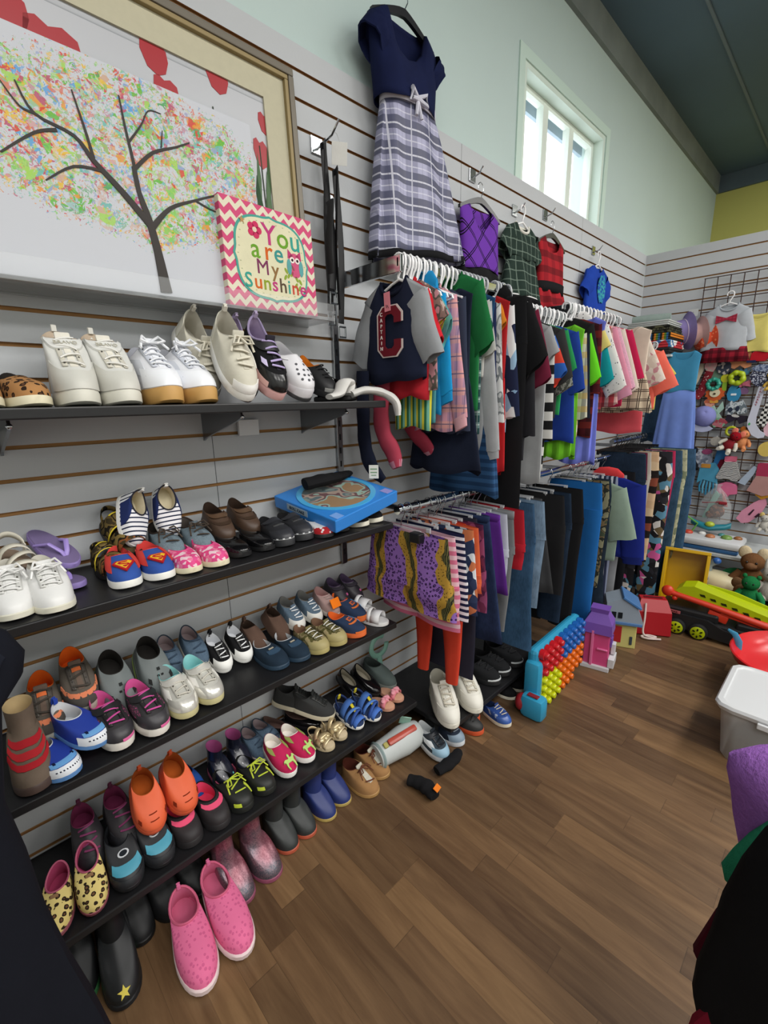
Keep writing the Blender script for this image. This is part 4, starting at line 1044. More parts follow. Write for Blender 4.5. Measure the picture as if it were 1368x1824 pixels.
# pink crumpled shoe bag under the grey-orange sneakers
sock('cloth_bag', 'crumpled magenta cloth under the grey-orange sneakers', [(.17, .06, .632), (.2, .1, .635), (.2, .15, .64), (.17, .2, .632)], [.016, .026, .03, .018], cloth('a03a70'), 'cloth bag', .5)

# ------------------------------------------------------------------ rails, hangers and garments
RX = 0.30
def rail(label, y0, y1, z, arms, tubular=False, group='chrome hang rails along the slatted wall'):
    o = T('hang_rail', label, 'clothes rail', group=group)
    if tubular: mk('bar', xf(tube([(0, y0, 0), (0, y1, 0)], .0155, 14), (RX, 0, z)), CHROME, o)
    else: mk('bar', box((RX, (y0 + y1) / 2, z - .008), (.012, y1 - y0, .03), .003), CHROME, o, smooth=False)
    for ya in arms:
        if tubular: mk('arm', join(box((RX / 2, ya, z - .02), (RX, .012, .02), .003)), CHROME, o, smooth=False)
        else: mk('arm', box((RX / 2 + .006, ya, z - .012), (RX + .012, .012, .05), .002), CHROME, o, smooth=False)
        mk('wall_plate', box((.006, ya, z - .01), (.008, .03, .09), .002), CHROME, o, smooth=False)
    return o
rail('front upper chrome rail, ending above the raglan shirt', 1.112, 1.775, 1.82, (1.118, 1.7))
rail('middle upper chrome rail, a little lower than its neighbours', 1.80, 2.26, 1.77, (1.81, 2.2))
rail('rear upper chrome rail, over the star-print hoodie', 2.30, 2.985, 1.822, (2.306, 2.9))
rail('short upper chrome rail with the coral tee', 3.02, 3.62, 1.735, (3.03, 3.6))
rail('lower round chrome rail above the leopard shorts', 1.095, 2.99, 1.031, (1.19, 2.5), True)
rail('far lower rail holding jeans and leggings', 3.02, 4.02, 1.12, (3.04, 3.95), True)

def hook_path():
    p = []
    for k in range(9):
        a = rad(205 - 205 * k / 8)
        p.append((.0195 * cos(a), 0, .0195 * sin(a) + .0))
    return p + [(.019, 0, -.012), (.008, 0, -.03), (0, 0, -.045)]
def hanger_mesh(r=.0042, w=.15, drop=.105):
    hp = hook_path()
    return tube(hp + [(0, 0, -.056), (-.03, 0, -.066), (-w, 0, -drop), (-w - .004, 0, -drop - .008), (-w + .01, 0, -drop - .012), (w - .01, 0, -drop - .012), (w + .004, 0, -drop - .008), (w, 0, -drop), (.03, 0, -.066), (.002, 0, -.054)], r, 7, up=(0, 1, 0))
_hg = {}
def hanger(kind, x, y, z, yaw=0, label=None, group=None):
    rt = (0, 0, rad(yaw))
    txt = {'white': ('white plastic clothes hanger hooked over the upper rail', 'white hangers on the upper rails'), 'grey': ('clear grey plastic hanger on the upper rail behind the white hangers', 'clear hangers on the upper rail'),
           'black': ('black plastic clothes hanger against the slatted wall', 'black wall hangers'), 'clip': ('metal clip hanger on the lower round rail', 'clip hangers on the lower rail'), 'clipb': ('black clip hanger on the far lower rail', 'black clip hangers on the far rail')}[kind]
    label = label or txt[0]; group = group or txt[1]
    if kind in _hg: return dup(_hg[kind], (x, y, z), rt, label, group)
    o = T('clothes_hanger', label, 'hanger', (x, y, z), rt, group)
    if kind in ('white', 'grey', 'black'):
        m = {'white': gloss('e9e9ea', .3), 'grey': gloss('b9bcc0', .2), 'black': gloss('191a1c', .3)}[kind]
        if kind == 'black':
            mk('hook', tube(hook_path(), .0018, 6, up=(0, 1, 0)), CHROME, o)
            mk('arms', loft([[(sx * (.002 + .15 * t), dy * .006, -.05 - .055 * t ** 1.3 + dz * (.012 - .005 * t)) for dy, dz in ((-1, -1), (1, -1), (1, 1), (-1, 1))] for sx, t in [(-1, 1 - k / 6) for k in range(6)] + [(1, k / 6) for k in range(7)]]), m, o)
        else: mk('frame', hanger_mesh(w=.095, drop=.095), m, o)
    else:
        dk = kind == 'clipb'
        mk('hook', tube(hook_path() + [(0, 0, -.06)], .0017, 6, up=(0, 1, 0)), CHROME if not dk else gloss('202022', .25), o)
        mk('bar', box((0, 0, -.061), (.2, .004, .007), .001), clear('d8dadd', .1, .4) if not dk else gloss('18181a', .3), o, smooth=False)
        for sx in (-1, 1): mk('clip', box((sx * .09, 0, -.075), (.018, .010, .026), .003), clear('c8cacd', .15, .55) if not dk else gloss('18181a', .3), o, smooth=False)
    _hg[kind] = o
    return o

def sgn(v): return 1 if v >= 0 else -1
def tee(R, body, sleeve=None, hw=.165, L=.36, hem=.15, d=.026, slope=.045, nw=.055, sl=.13, r0=.068, r1=.055, ang=38, neckd=.045, collar=None, cuff=None, hood=None, seed=0, fold=.006, hemband=None, front=None, shirttail=0, sd=.42):
    rnd = random.Random(seed)
    ph = rnd.random() * 6; fq = 34 + rnd.random() * 18
    def zt(x, fr):
        if abs(x) > nw: return -slope * (abs(x) - nw) / (hw - nw)
        return -(neckd if fr else .012) * max(0, 1 - (x / nw) ** 2) ** .5
    M = 36
    rows = []
    V = [0, .06, .2, .36, .52, .66, .76, .85, .92, .97, 1]
    for v in V:
        row = []
        w = hem + (hw * .94 - hem) * min(1, v / .72) if v < .72 else hw * (.94 + .06 * (v - .72) / .28)
        for k in range(M):
            a = 2 * pi * k / M
            x = w * sgn(cos(a)) * abs(cos(a)) ** .75
            y = d * (1 - .7 * v ** 3) * sgn(sin(a)) * abs(sin(a)) ** .8
            if v > .985: y = sgn(sin(a)) * (.005 if abs(x) > nw else .012)
            ztop = zt(x, sin(a) < 0)
            z = -L + (ztop + L) * v
            if v < .01: z -= shirttail * (1 - (x / hem) ** 2) - .008 * sin(x * fq * .7 + ph)
            f = fold * (1 - v * .9) * sin(x * fq + ph + v * 2.2)
            row.append((x, y + f + (d * .3 * (1 - v) if sin(a) < 0 else 0) * -.5, z))
        rows.append(row)
    b = mk('body', grid(rows, True), body, R, solid_=.0016)
    if sl:
        for sx in (-1, 1):
            a0 = rad(ang + rnd.uniform(-5, 5))
            dirv = Vector((sx * sin(a0), rnd.uniform(-.06, .06), -cos(a0)))
            per = Vector((sx * cos(a0), 0, sin(a0)))
            base = Vector((sx * (hw - .012), 0, -slope - .012)) - per * r0 * .72
            rr = []
            K = 8
            for i in range(K + 1):
                t = i / K
                c = base + dirv * (sl * t) + Vector((0, fold * .8 * sin(t * 7 + ph), 0))
                r = r0 + (r1 - r0) * t
                p2 = (per * (1 - .0 * t) + Vector((0, 0, .25 * (1 - t)))).normalized()
                rr.append([c + p2 * (r * cos(2 * pi * k / 16)) + Vector((0, 1, 0)) * (r * sd * (1 + .1 * sin(k * 2 + i)) * sin(2 * pi * k / 16)) + dirv * (.004 * sin(k * 1.3 + ph) if i == K else 0) for k in range(16)])
            for kk, back in ((.9, .0), (.82, .035)):
                mid = sum(rr[K], Vector()) / 16
                rr.append([mid + (p - mid) * kk - dirv * back for p in rr[K]])
            q = mk('sleeve', loft(rr, False, True), sleeve or body, R)
            if cuff:
                c0 = base + dirv * sl
                mk('cuff', loft([[c0 + dirv * h + per * (r1 * kk * cos(2 * pi * k / 14)) + Vector((0, 1, 0)) * (r1 * kk * .45 * sin(2 * pi * k / 14)) for k in range(14)] for h, kk in ((-.012, .96), (0, .9), (.03, .84))], True, True), cuff, q)
    if collar:
        pts = []
        for k in range(24):
            a = 2 * pi * k / 24
            x = nw * 1.02 * cos(a)
            pts.append((x, -.013 * (1 if sin(a) > 0 else -1) * abs(sin(a)), zt(x * .98, sin(a) > 0) + .002))
        mk('collar', tube(pts, .0065, 8, True), collar, R)
    if hood:
        mk('hood', loft([[(x, -.035 * 0 + dy + .03 * sin(2 * pi * k / 14) * s, z + .04 * s * cos(2 * pi * k / 14)) for k in range(14)] for x, s, dy, z in ((-.085, .5, .012, -.01), (-.05, .95, .016, .0), (0, 1.1, .02, .0), (.05, .95, .016, 0), (.085, .5, .012, -.01))]), hood, R)
    if hemband:
        mk('hem_band', grid([[(hem * 1.0 * sgn(cos(a)) * abs(cos(a)) ** .75, (d * 1.12) * sgn(sin(a)) * abs(sin(a)) ** .8, z) for a in [2 * pi * k / 36 for k in range(36)]] for z in (-L - .022, -L + .016)], True), hemband, R, solid_=.002)
    return b
def dress(R, top, skirt, hw=.12, Lt=.2, ww=.1, Ls=.4, hemw=.2, d=.03, nw=.06, neckd=.06, pleat=10, amp=.014, sl=0, slmat=None, collar=None, belt=None, hemtrim=None, slope=.03, seed=1, asym=0):
    tee(R, top, slmat, hw=hw, L=Lt, hem=ww, d=d, nw=nw, neckd=neckd, sl=sl, r0=.06, r1=.055, ang=42, slope=slope, seed=seed, fold=.004, collar=collar)
    rows = []
    M = 64
    for i in range(11):
        t = i / 10
        w = ww * 1.02 + (hemw - ww * 1.02) * t ** .85
        dd = d * 1.05 + .028 * t
        row = []
        for k in range(M):
            a = 2 * pi * k / M
            f = amp * t ** .6 * sin(pleat * a + .6 * sin(3 * a) + seed)
            row.append(((w + f * .5) * sgn(cos(a)) * abs(cos(a)) ** .85, (dd + f) * sin(a), -Lt + .006 - Ls * t + .012 * t * sin(3 * a + seed) + asym * t * cos(a)))
        rows.append(row)
    s = mk('skirt', grid(rows, True), skirt, R, solid_=.0016)
    if belt: mk('waistband', grid([[(ww * 1.05 * sgn(cos(a)) * abs(cos(a)) ** .8, (d * 1.2) * sin(a), z) for a in [2 * pi * k / 36 for k in range(36)]] for z in (-Lt - .012, -Lt + .014)], True), belt, R, solid_=.003)
    if hemtrim:
        mk('hem_trim', tube([Vector(p) + Vector((0, 0, -.002)) for p in rows[-1]], .007, 6, True), hemtrim, s)
    return s
def pants(R, m, hw=.13, L=.6, rise=.17, r1=.05, d=.03, spread=.5, seed=0, band=None, cuffm=None, flare=0):
    rnd = random.Random(seed)
    ph = rnd.random() * 6
    rows = []
    for i in range(7):
        t = i / 6
        w = hw * (.93 + .12 * t)
        rows.append([(w * sgn(cos(a)) * abs(cos(a)) ** .8, (d * (.6 + .5 * t)) * sin(a) + .004 * sin(w * cos(a) * 50 + ph) * t, -rise * t) for a in [2 * pi * k / 32 for k in range(32)]])
    mk('seat', loft(rows, False, True), m, R)
    for sx in (-1, 1):
        rr = []
        for i in range(9):
            t = i / 8
            r = hw * .54 + (r1 - hw * .54) * t ** .8 + flare * max(0, t - .6)
            cx = sx * (hw * .5 + (spread - .5) * hw * t)
            z = -rise + .03 - (L - rise + .03) * t
            rr.append([(cx + r * cos(a), (d * 1.05 - .01 * t) * sin(a) * (1 + .15 * sin(3 * a + ph)) + .004 * sin(t * 9 + ph), z) for a in [2 * pi * k / 18 for k in range(18)]])
        q = mk('leg', loft(rr, True, True), m, R)
        if cuffm: mk('cuff', loft([[(sx * spread * hw + r1 * .85 * cos(a), d * .8 * sin(a), -L + dz) for a in [2 * pi * k / 16 for k in range(16)]] for dz in (.012, -.04)]), cuffm, q)
    if band: mk('waistband', grid([[(hw * .95 * sgn(cos(a)) * abs(cos(a)) ** .8, d * .7 * sin(a), z) for a in [2 * pi * k / 32 for k in range(32)]] for z in (.004, -.028)], True), band, R, solid_=.003)
def skirt(R, m, hw=.11, hemw=.19, L=.35, d=.03, pleat=7, amp=.012, seed=0, band=None):
    rows = []
    for i in range(9):
        t = i / 8
        w = hw + (hemw - hw) * t
        rows.append([((w + amp * .4 * t * sin(pleat * a + seed)) * sgn(cos(a)) * abs(cos(a)) ** .85, (d * (.6 + .5 * t) + amp * t * sin(pleat * a + seed)) * sin(a), -L * t) for a in [2 * pi * k / 48 for k in range(48)]])
    mk('panel', grid(rows, True), m, R, solid_=.002)
    mk('waistband', grid([[(hw * 1.02 * sgn(cos(a)) * abs(cos(a)) ** .85, d * .66 * sin(a), z) for a in [2 * pi * k / 32 for k in range(32)]] for z in (.003, -.025)], True), band or m, R, solid_=.003)

DEN, DEND, DENL = denim('33485f'), denim('1e2a3a'), denim('6d8297')
BLK = cloth('19191b'); NAVY = cloth('1c2233'); CHAR = cloth('38393b'); LGREY = cloth('a9abae')
PINKPL = plaid('d59aa8', '8a7a9c', 'e8a692', .05, .055, thin='5a5878')
STARS = spots('dcd8d6', '4c4a55', 55, .2)
kw_ = dict
def raglan():
    t = NT('raglan_fabric', .95, 0, .15)
    o_ = t.xyz(t.co())
    s_ = t.math('SUBTRACT', t.math('ABSOLUTE', o_[0]), t.math('ADD', .058, t.math('MULTIPLY', o_[2], -.62)))
    return t.out(t.mix(t.math('GREATER_THAN', s_, 0.0), H('1d2236'), H('93969a')))
UP = [
 # y, name, category, kind, args, label, hanger, dx
 (1.125, 'raglan_shirt', 'shirt', tee, kw_(body=raglan(), sleeve=cloth('93969a'), hw=.135, L=.29, hem=.13, sl=.185, r0=.058, r1=.044, ang=24, collar=cloth('171b2c'), shirttail=.025, seed=1), 'navy raglan shirt with grey sleeves and a large red letter', 'white', -.03),
 (1.158, 'tee_shirt', 'shirt', tee, kw_(body=cloth('a5222c'), sleeve=cloth('c22530'), hw=.15, L=.36, hem=.14, sl=.15, ang=30, seed=2, collar=cloth('b0202a')), 'red tee just behind the navy raglan shirt', 'white', 0.452),
 (1.172, 'tee_shirt', 'shirt', tee, kw_(body=camo(['c8b0a8', '8c7068', '55504a', 'b8848a'], 30), hw=.13, L=.33, hem=.13, sl=.08, seed=3), 'dusty floral tee peeking below the red tee', 'white', -0.02),
 (1.185, 'onesie', 'baby clothes', tee, kw_(body=stripes(['c9bf3a', '2e6a48', '74b49e'], .04, 0), sleeve=cloth('d6cb42'), hw=.14, L=.46, hem=.12, sl=.1, ang=50, seed=4), 'yellow and green striped onesie on the upper rail', 'white', 0.452),
 (1.21, 'tee_shirt', 'shirt', tee, kw_(body=cloth('4c8c93'), sleeve=cloth('5d9fa0'), hw=.15, L=.45, hem=.13, sl=.12, ang=52, seed=5), 'teal short-sleeved shirt behind the striped onesie', 'white', 0.455),
 (1.24, 'hooded_top', 'hoodie', tee, kw_(body=cloth('2183b8'), sleeve=cloth('1f95d2'), hw=.15, L=.42, hem=.13, sl=.29, r1=.05, ang=18, hood=cloth('2183b8'), cuff=cloth('1f8cc6'), seed=6), 'bright blue hooded sweatshirt on the front upper rail', 'white', 0.455),
 (1.285, 'plaid_shirt', 'shirt', tee, kw_(body=PINKPL, hw=.165, L=.47, hem=.15, sl=.38, r0=.07, r1=.05, ang=16, collar=PINKPL, cuff=cloth('d8a4ac'), seed=7), 'pink and lilac plaid shirt with rolled cuffs', 'white', 0.47),
 (1.33, 'sweater', 'sweater', tee, kw_(body=cloth('343b4d'), hw=.17, L=.48, hem=.15, sl=.42, r1=.05, ang=14, seed=8), 'slate navy sweater between the pink plaid shirt and green tee', 'white', 0.47),
 (1.4, 'tee_shirt', 'shirt', tee, kw_(body=cloth('1f6a3a'), hw=.2, L=.47, hem=.19, sl=.2, r0=.085, r1=.075, ang=30, collar=cloth('1b5c32'), seed=9, d=.034), 'large plain green tee on the upper rail', 'white', 0.49),
 (1.355, 'knit_dress', 'dress', dress, kw_(top=NAVY, skirt=NAVY, hw=.13, Lt=.3, ww=.12, Ls=.33, hemw=.19, pleat=5, seed=3), 'long navy knit dress hanging low behind the plaid shirt', 'white', 0.46),
 (1.425, 'plaid_shirt', 'shirt', tee, kw_(body=plaid('2c4f50', '203838', '7f9c98', .04, .045, thin='c0ccc8'), hw=.17, L=.5, hem=.16, sl=.1, seed=10), 'dark green plaid shirt showing below the green tee', 'grey', 0.465),
 (1.47, 'long_dress', 'dress', dress, kw_(top=cloth('25486c'), skirt=stripes(['1e3a5c', '2c5078'], .03, 2), hw=.13, Lt=.3, ww=.12, Ls=.43, hemw=.17, pleat=6, seed=5), 'long blue banded dress, lowest hem near the chrome rail', 'grey', 0.46),
 (1.462, 'sweatshirt', 'sweatshirt', tee, kw_(body=LGREY, hw=.17, L=.56, hem=.15, sl=.5, r1=.055, ang=10, cuff=cloth('a0a2a5'), seed=11), 'long light grey sweatshirt with ribbed cuffs', 'grey', 0.485),
 (1.44, 'tee_shirt', 'shirt', tee, kw_(body=cloth('b2b2ae'), hw=.185, L=.3, hem=.16, sl=.16, ang=26, seed=12), 'pale grey short tee beside the long grey sweatshirt', 'grey', 0.48),
 (1.49, 'jacket', 'jacket', tee, kw_(body=cloth('20294a'), hw=.175, L=.52, hem=.15, sl=.45, ang=10, seed=13), 'navy zip jacket ahead of the camouflage sweatshirt', 'grey', 0.475),
 (1.515, 'sweatshirt', 'sweatshirt', tee, kw_(body=camo(['8f9292', 'b5b7b6', '757a7c', 'c8c9c8'], 22), hw=.185, L=.45, hem=.16, sl=.4, ang=12, collar=cloth('a87838'), seed=14), 'grey camouflage sweatshirt with tan neckline', 'grey', 0.48),
 (1.54, 'tee_shirt', 'shirt', tee, kw_(body=cloth('c87a26'), hw=.165, L=.56, hem=.17, sl=.06, seed=15), 'long orange shirt hanging below the camouflage sweatshirt', 'grey', 0.445),
 (1.565, 'long_dress', 'dress', dress, kw_(top=cloth('9e2024'), skirt=cloth('b32428'), hw=.10, Lt=.3, ww=.09, Ls=.36, hemw=.10, nw=.04, pleat=6, seed=8), 'long red dress under the orange shirt', 'grey', 0.42),
 (1.59, 'sweater', 'sweater', tee, kw_(body=cells(['7f9fc0', 'd8dadc', '1d2440', '8fb0cc'], 18), hw=.18, L=.5, hem=.16, sl=.38, ang=11, collar=cloth('dcdcdc'), seed=16), 'blue and white argyle sweater on the upper rail', 'grey', 0.49),
 (1.68, 'hooded_top', 'hoodie', tee, kw_(body=BLK, hw=.22, L=.5, hem=.2, sl=.22, r0=.085, r1=.075, ang=30, hood=BLK, seed=17, d=.034), 'wide black short-sleeved hoodie with small white lettering', 'white', 0.53),
 (1.715, 'coat', 'coat', tee, kw_(body=cloth('26262a'), hw=.2, L=.62, hem=.18, sl=.46, r0=.08, ang=8, seed=18, d=.036), 'long charcoal coat behind the black hoodie', 'white', 0.495),
 (1.755, 'tee_shirt', 'shirt', tee, kw_(body=cloth('551a2c'), sleeve=cloth('6a2036'), hw=.2, L=.4, hem=.17, sl=.26, r0=.08, r1=.07, ang=24, seed=19), 'maroon tee with a sleeve below the black hoodie', 'white', 0.52),
 (1.66, 'trousers', 'trousers', pants, kw_(m=BLK, hw=.13, L=.82, r1=.07, seed=20), 'black trousers hanging from the upper rail down to the lower one', 'white', 0.44),
 (1.84, 'tee_shirt', 'shirt', tee, kw_(body=cloth('9fa2a4'), hw=.2, L=.68, hem=.19, sl=.1, seed=21), 'long heather grey shirt with the lowest hem of its neighbours', 'white', 0.51),
 (1.88, 'striped_shirt', 'shirt', tee, kw_(body=stripes(['17181a', 'c8c8c4'], .075, 2), hw=.2, L=.62, hem=.18, sl=.44, ang=9, seed=22), 'black and white wide-striped shirt on the upper rail', 'white', 0.505),
 (1.92, 'striped_shirt', 'shirt', tee, kw_(body=stripes(['2c5cae', 'c84030'], .12, 2), hw=.19, L=.6, hem=.17, sl=.2, seed=23), 'blue and red banded shirt on the upper rail', 'white', 0.505),
 (1.97, 'tee_shirt', 'shirt', tee, kw_(body=cloth('343434'), hw=.205, L=.4, hem=.18, sl=.2, r0=.08, r1=.07, ang=26, cuff=camo(['6e7468', '8c9088', '484c46'], 60), seed=24), 'charcoal tee with camouflage cuffs on the upper rail', 'white', 0.515),
 (2.01, 'tee_shirt', 'shirt', tee, kw_(body=cloth('2a8a50'), hw=.2, L=.4, hem=.18, sl=.16, ang=24, seed=25), 'emerald green tee beside the charcoal tee', 'white', 0.5),
 (2.1, 'tee_shirt', 'shirt', tee, kw_(body=cloth('223f94'), hw=.2, L=.52, hem=.22, sl=.24, r1=.07, ang=18, seed=26), 'royal blue tee with a wide hem', 'white', 0.515),
 (2.13, 'long_dress', 'dress', dress, kw_(top=cloth('6ab82c'), skirt=cloth('6cb82c'), hw=.085, Lt=.3, ww=.075, Ls=.30, hemw=.08, nw=.03, seed=9), 'lime dress with its hem below the royal blue tee', 'white', 0.455),
 (2.18, 'check_shirt', 'shirt', tee, kw_(body=plaid('c8c4b4', '262c42', 'b89438', .055, .06), hw=.19, L=.5, hem=.18, sl=.36, ang=12, seed=27), 'navy, white and mustard checked shirt', 'white', 0.52),
 (2.22, 'jacket', 'jacket', tee, kw_(body=cloth('1c2130'), hw=.19, L=.44, hem=.17, sl=.36, ang=12, seed=28), 'dark navy jacket behind the mustard checked shirt', 'white', 0.515),
 (2.255, 'tee_shirt', 'shirt', tee, kw_(body=cloth('54b81e'), sleeve=cloth('66d028'), hw=.19, L=.42, hem=.17, sl=.2, r0=.085, r1=.075, ang=26, seed=29), 'neon lime tee on the upper rail', 'white', 0.515),
 (2.29, 'tee_shirt', 'shirt', tee, kw_(body=cloth('222222'), hw=.2, L=.42, hem=.17, sl=.24, ang=24, seed=30), 'black tee behind the neon lime tee', 'white', 0.51),
 (2.325, 'plaid_shirt', 'shirt', tee, kw_(body=plaid('4a1820', '1c1214', '7a2a24', .06, .07), hw=.19, L=.56, hem=.18, sl=.3, ang=10, seed=31), 'dark maroon plaid flannel shirt on the upper rail', 'white', 0.51),
 (2.345, 'long_dress', 'dress', dress, kw_(top=cloth('6670c8'), skirt=cloth('747ed8'), hw=.09, Lt=.3, ww=.08, Ls=.4, hemw=.09, nw=.035, seed=10), 'periwinkle dress hanging below the maroon flannel', 'white', 0.46),
 (2.345, 'blouse', 'shirt', tee, kw_(body=cloth('d8c878'), hw=.19, L=.44, hem=.17, sl=.1, seed=32), 'pale yellow blouse on the upper rail', 'white', 0.515),
 (2.355, 'tee_shirt', 'shirt', tee, kw_(body=cloth('148a92'), hw=.19, L=.4, hem=.17, sl=.26, r0=.08, r1=.07, ang=22, seed=33), 'turquoise teal tee ahead of the star-print hoodie', 'white', 0.53),
 (2.4, 'hooded_top', 'hoodie', tee, kw_(body=STARS, hw=.185, L=.36, hem=.16, sl=.3, r0=.08, r1=.06, ang=24, hood=STARS, seed=34), 'white hoodie printed with dark stars', 'white', 0.575),
 (2.44, 'plaid_shirt', 'shirt', tee, kw_(body=plaid('b04048', 'd8c8c0', '5a3030', .05, .05), hw=.18, L=.44, hem=.16, sl=.36, ang=14, seed=35), 'red and white plaid shirt behind the star-print hoodie', 'white', 0.55),
 (2.5, 'blouse', 'shirt', tee, kw_(body=cloth('d08aa0'), hw=.18, L=.4, hem=.17, sl=.3, ang=20, collar=cloth('e0d8da'), cuff=cloth('cc90a8'), seed=36), 'dusty pink blouse with white collar', 'white', 0.565),
 (2.54, 'fleece_sweater', 'sweater', tee, kw_(body=fuzzy('d8a8bc'), hw=.18, L=.38, hem=.16, sl=.3, ang=20, seed=37), 'pale pink fluffy fleece on the upper rail', 'white', 0.57),
 (2.6, 'cardigan', 'sweater', tee, kw_(body=cloth('d2c6b8'), hw=.18, L=.4, hem=.16, sl=.3, ang=20, seed=38), 'cream knit cardigan on the upper rail', 'white', 0.575),
 (2.67, 'tee_shirt', 'shirt', tee, kw_(body=cloth('b8224c'), hw=.19, L=.42, hem=.17, sl=.24, ang=22, seed=39), 'raspberry pink tee on the upper rail', 'white', 0.575),
 (2.95, 'blouse', 'shirt', tee, kw_(body=cells(['d6cabc', 'cfc0b4', 'c08890', 'dcd2c8'], 40), hw=.18, L=.46, hem=.18, sl=.26, ang=24, seed=40), 'cream floral blouse on the upper rail', 'white', 0.585),
 (2.86, 'toddler_dress', 'dress', dress, kw_(top=cloth('cdbfae'), skirt=lines('c4b59c', '4a4038', .05, .05), hw=.13, Lt=.26, ww=.12, Ls=.2, hemw=.17, seed=18), 'cream dress with a beige windowpane-checked skirt on the upper rail', 'white', .545),
 (3.04, 'tee_shirt', 'shirt', tee, kw_(body=cloth('e8705e'), hw=.18, L=.36, hem=.16, sl=.2, r0=.08, r1=.07, ang=28, seed=41), 'coral tee on a pink hanger', 'white', 0.64),
 (3.0, 'tee_shirt', 'shirt', tee, kw_(body=cloth('e05a64'), hw=.17, L=.5, hem=.17, sl=.1, seed=42), 'watermelon pink top below the floral blouse', 'white', 0.55),
 (3.14, 'tee_shirt', 'shirt', tee, kw_(body=cloth('c8c060'), hw=.17, L=.36, hem=.16, sl=.14, seed=43), 'yellow-green tee behind the coral tee', 'white', 0.6),
 (3.66, 'sundress', 'dress', dress, kw_(top=cloth('3f86ac'), skirt=cloth('6c86cc'), hw=.10, Lt=.26, ww=.09, Ls=.78, hemw=.15, pleat=8, seed=14), 'long periwinkle sundress with a turquoise top', 'white', 0.625),
 (3.8, 'overalls', 'overalls', dress, kw_(top=DEN, skirt=DEN, hw=.12, Lt=.3, ww=.1, Ls=.32, hemw=.12, pleat=4, seed=15), 'dark denim overalls at the far rail end', 'white', 0.47),
]
def garment(row, z, upper=False):
    y, nm, cat, fn, kw, label, hk, dx = row
    sx, cx, thin = 1.0, RX + dx, 1.0
    if upper and 'raglan' not in label: thin = .45
    if upper and dx > .3:
        half = kw['hw'] - .012 + kw.get('sl', 0) * sin(rad(kw.get('ang', 42 if fn is dress else 38))) + .035 if fn is not pants else kw['hw']
        if fn is dress: half = max(kw['hw'], kw['hemw'])
        cx = .295
        sx = min(1.0, (dx - cx) / half)
        cx = dx - half * sx
    o = T(nm, label, cat, (cx, y, z))
    o.scale.x, o.scale.y = sx, thin
    fn(o, **kw)
    return o
def rail_z(y): return 1.82 if y < 1.78 else 1.77 if y < 2.28 else 1.822 if y < 3.0 else 1.735
rj = random.Random(5)
GARM = {}
for row in UP:
    z = rail_z(row[0])
    o = garment(row, z - .054 + (.055 if 'large plain green' in row[5] else .02 if 'wide black' in row[5] else 0), True)
    GARM[row[5]] = o
    hanger('grey' if 1.42 < row[0] < 1.78 else 'white', RX - .01, row[0], z, rj.uniform(-6, 6))
# extra bare-headed hangers in the crowded stretches
for k in range(9): hanger('white', RX, 1.14 + .03 * k, 1.821, rj.uniform(-14, 14)).scale.x = .5
for k in range(9): hanger('white', RX, 1.86 + .04 * k, 1.771, rj.uniform(-14, 14)).scale.x = .5
for k in range(13): hanger('white', RX, 2.36 + .045 * k, 1.823, rj.uniform(-14, 14)).scale.x = .5
# front print of the raglan shirt: a block letter with small lettering down its stem, and a pink price tag
o = GARM['navy raglan shirt with grey sleeves and a large red letter']
CC = [(-.5, -.62), (-.5, .62), (-.28, .9), (.28, .9), (.5, .62), (.5, .3), (.2, .3), (.2, .52), (.1, .62), (-.1, .62), (-.2, .52), (-.2, -.52), (-.1, -.62), (.1, -.62), (.2, -.52), (.2, -.3), (.5, -.3), (.5, -.62), (.28, -.9), (-.28, -.9)]
def scalepoly(p, sx, sz, cx=0, cz=0): return [(cx + a * sx, cz + b * sz) for a, b in p]
mk('letter_outline', xf(prism(scalepoly([(a * 1.1 + (.02 if a > 0 else -.02), b * 1.05) for a, b in CC], .1, .082, .012, -.155), .002), (0, -.033, 0)), 'd8c8c4', o, smooth=False)
mk('block_letter', xf(prism(scalepoly(CC, .1, .082, .012, -.155), .002), (0, -.0345, 0)), cloth('6e1c28'), o, smooth=False)
for k, ch in enumerate('CAPTAIN'):
    text(ch, .0155, 'e6dcd8', o, (-.023, -.0362, -.102 - k * .0172), (rad(90), 0, 0), 'small_letter', bold=.0003)
tg = T('price_tag', 'pink paper price tag pinned to the raglan shirt neckline', 'price tag', (RX - .022, 1.086, 1.698), (0, rad(-4), 0))
mk('card', box((0, 0, 0), (.026, .0016, .056), .0006), 'd98490', tg, smooth=False)
mk('handwriting', tube([(-.005, -.0012, -.008), (-.002, -.0012, -.018), (.001, -.0012, -.01), (.006, -.0012, -.02)], .0008, 5), '3c2c34', tg)
text('NSE', .016, 'd0d0d0', GARM['wide black short-sleeved hoodie with small white lettering'], (.15, -.036, -.16), (rad(90), 0, 0), 'small_lettering')

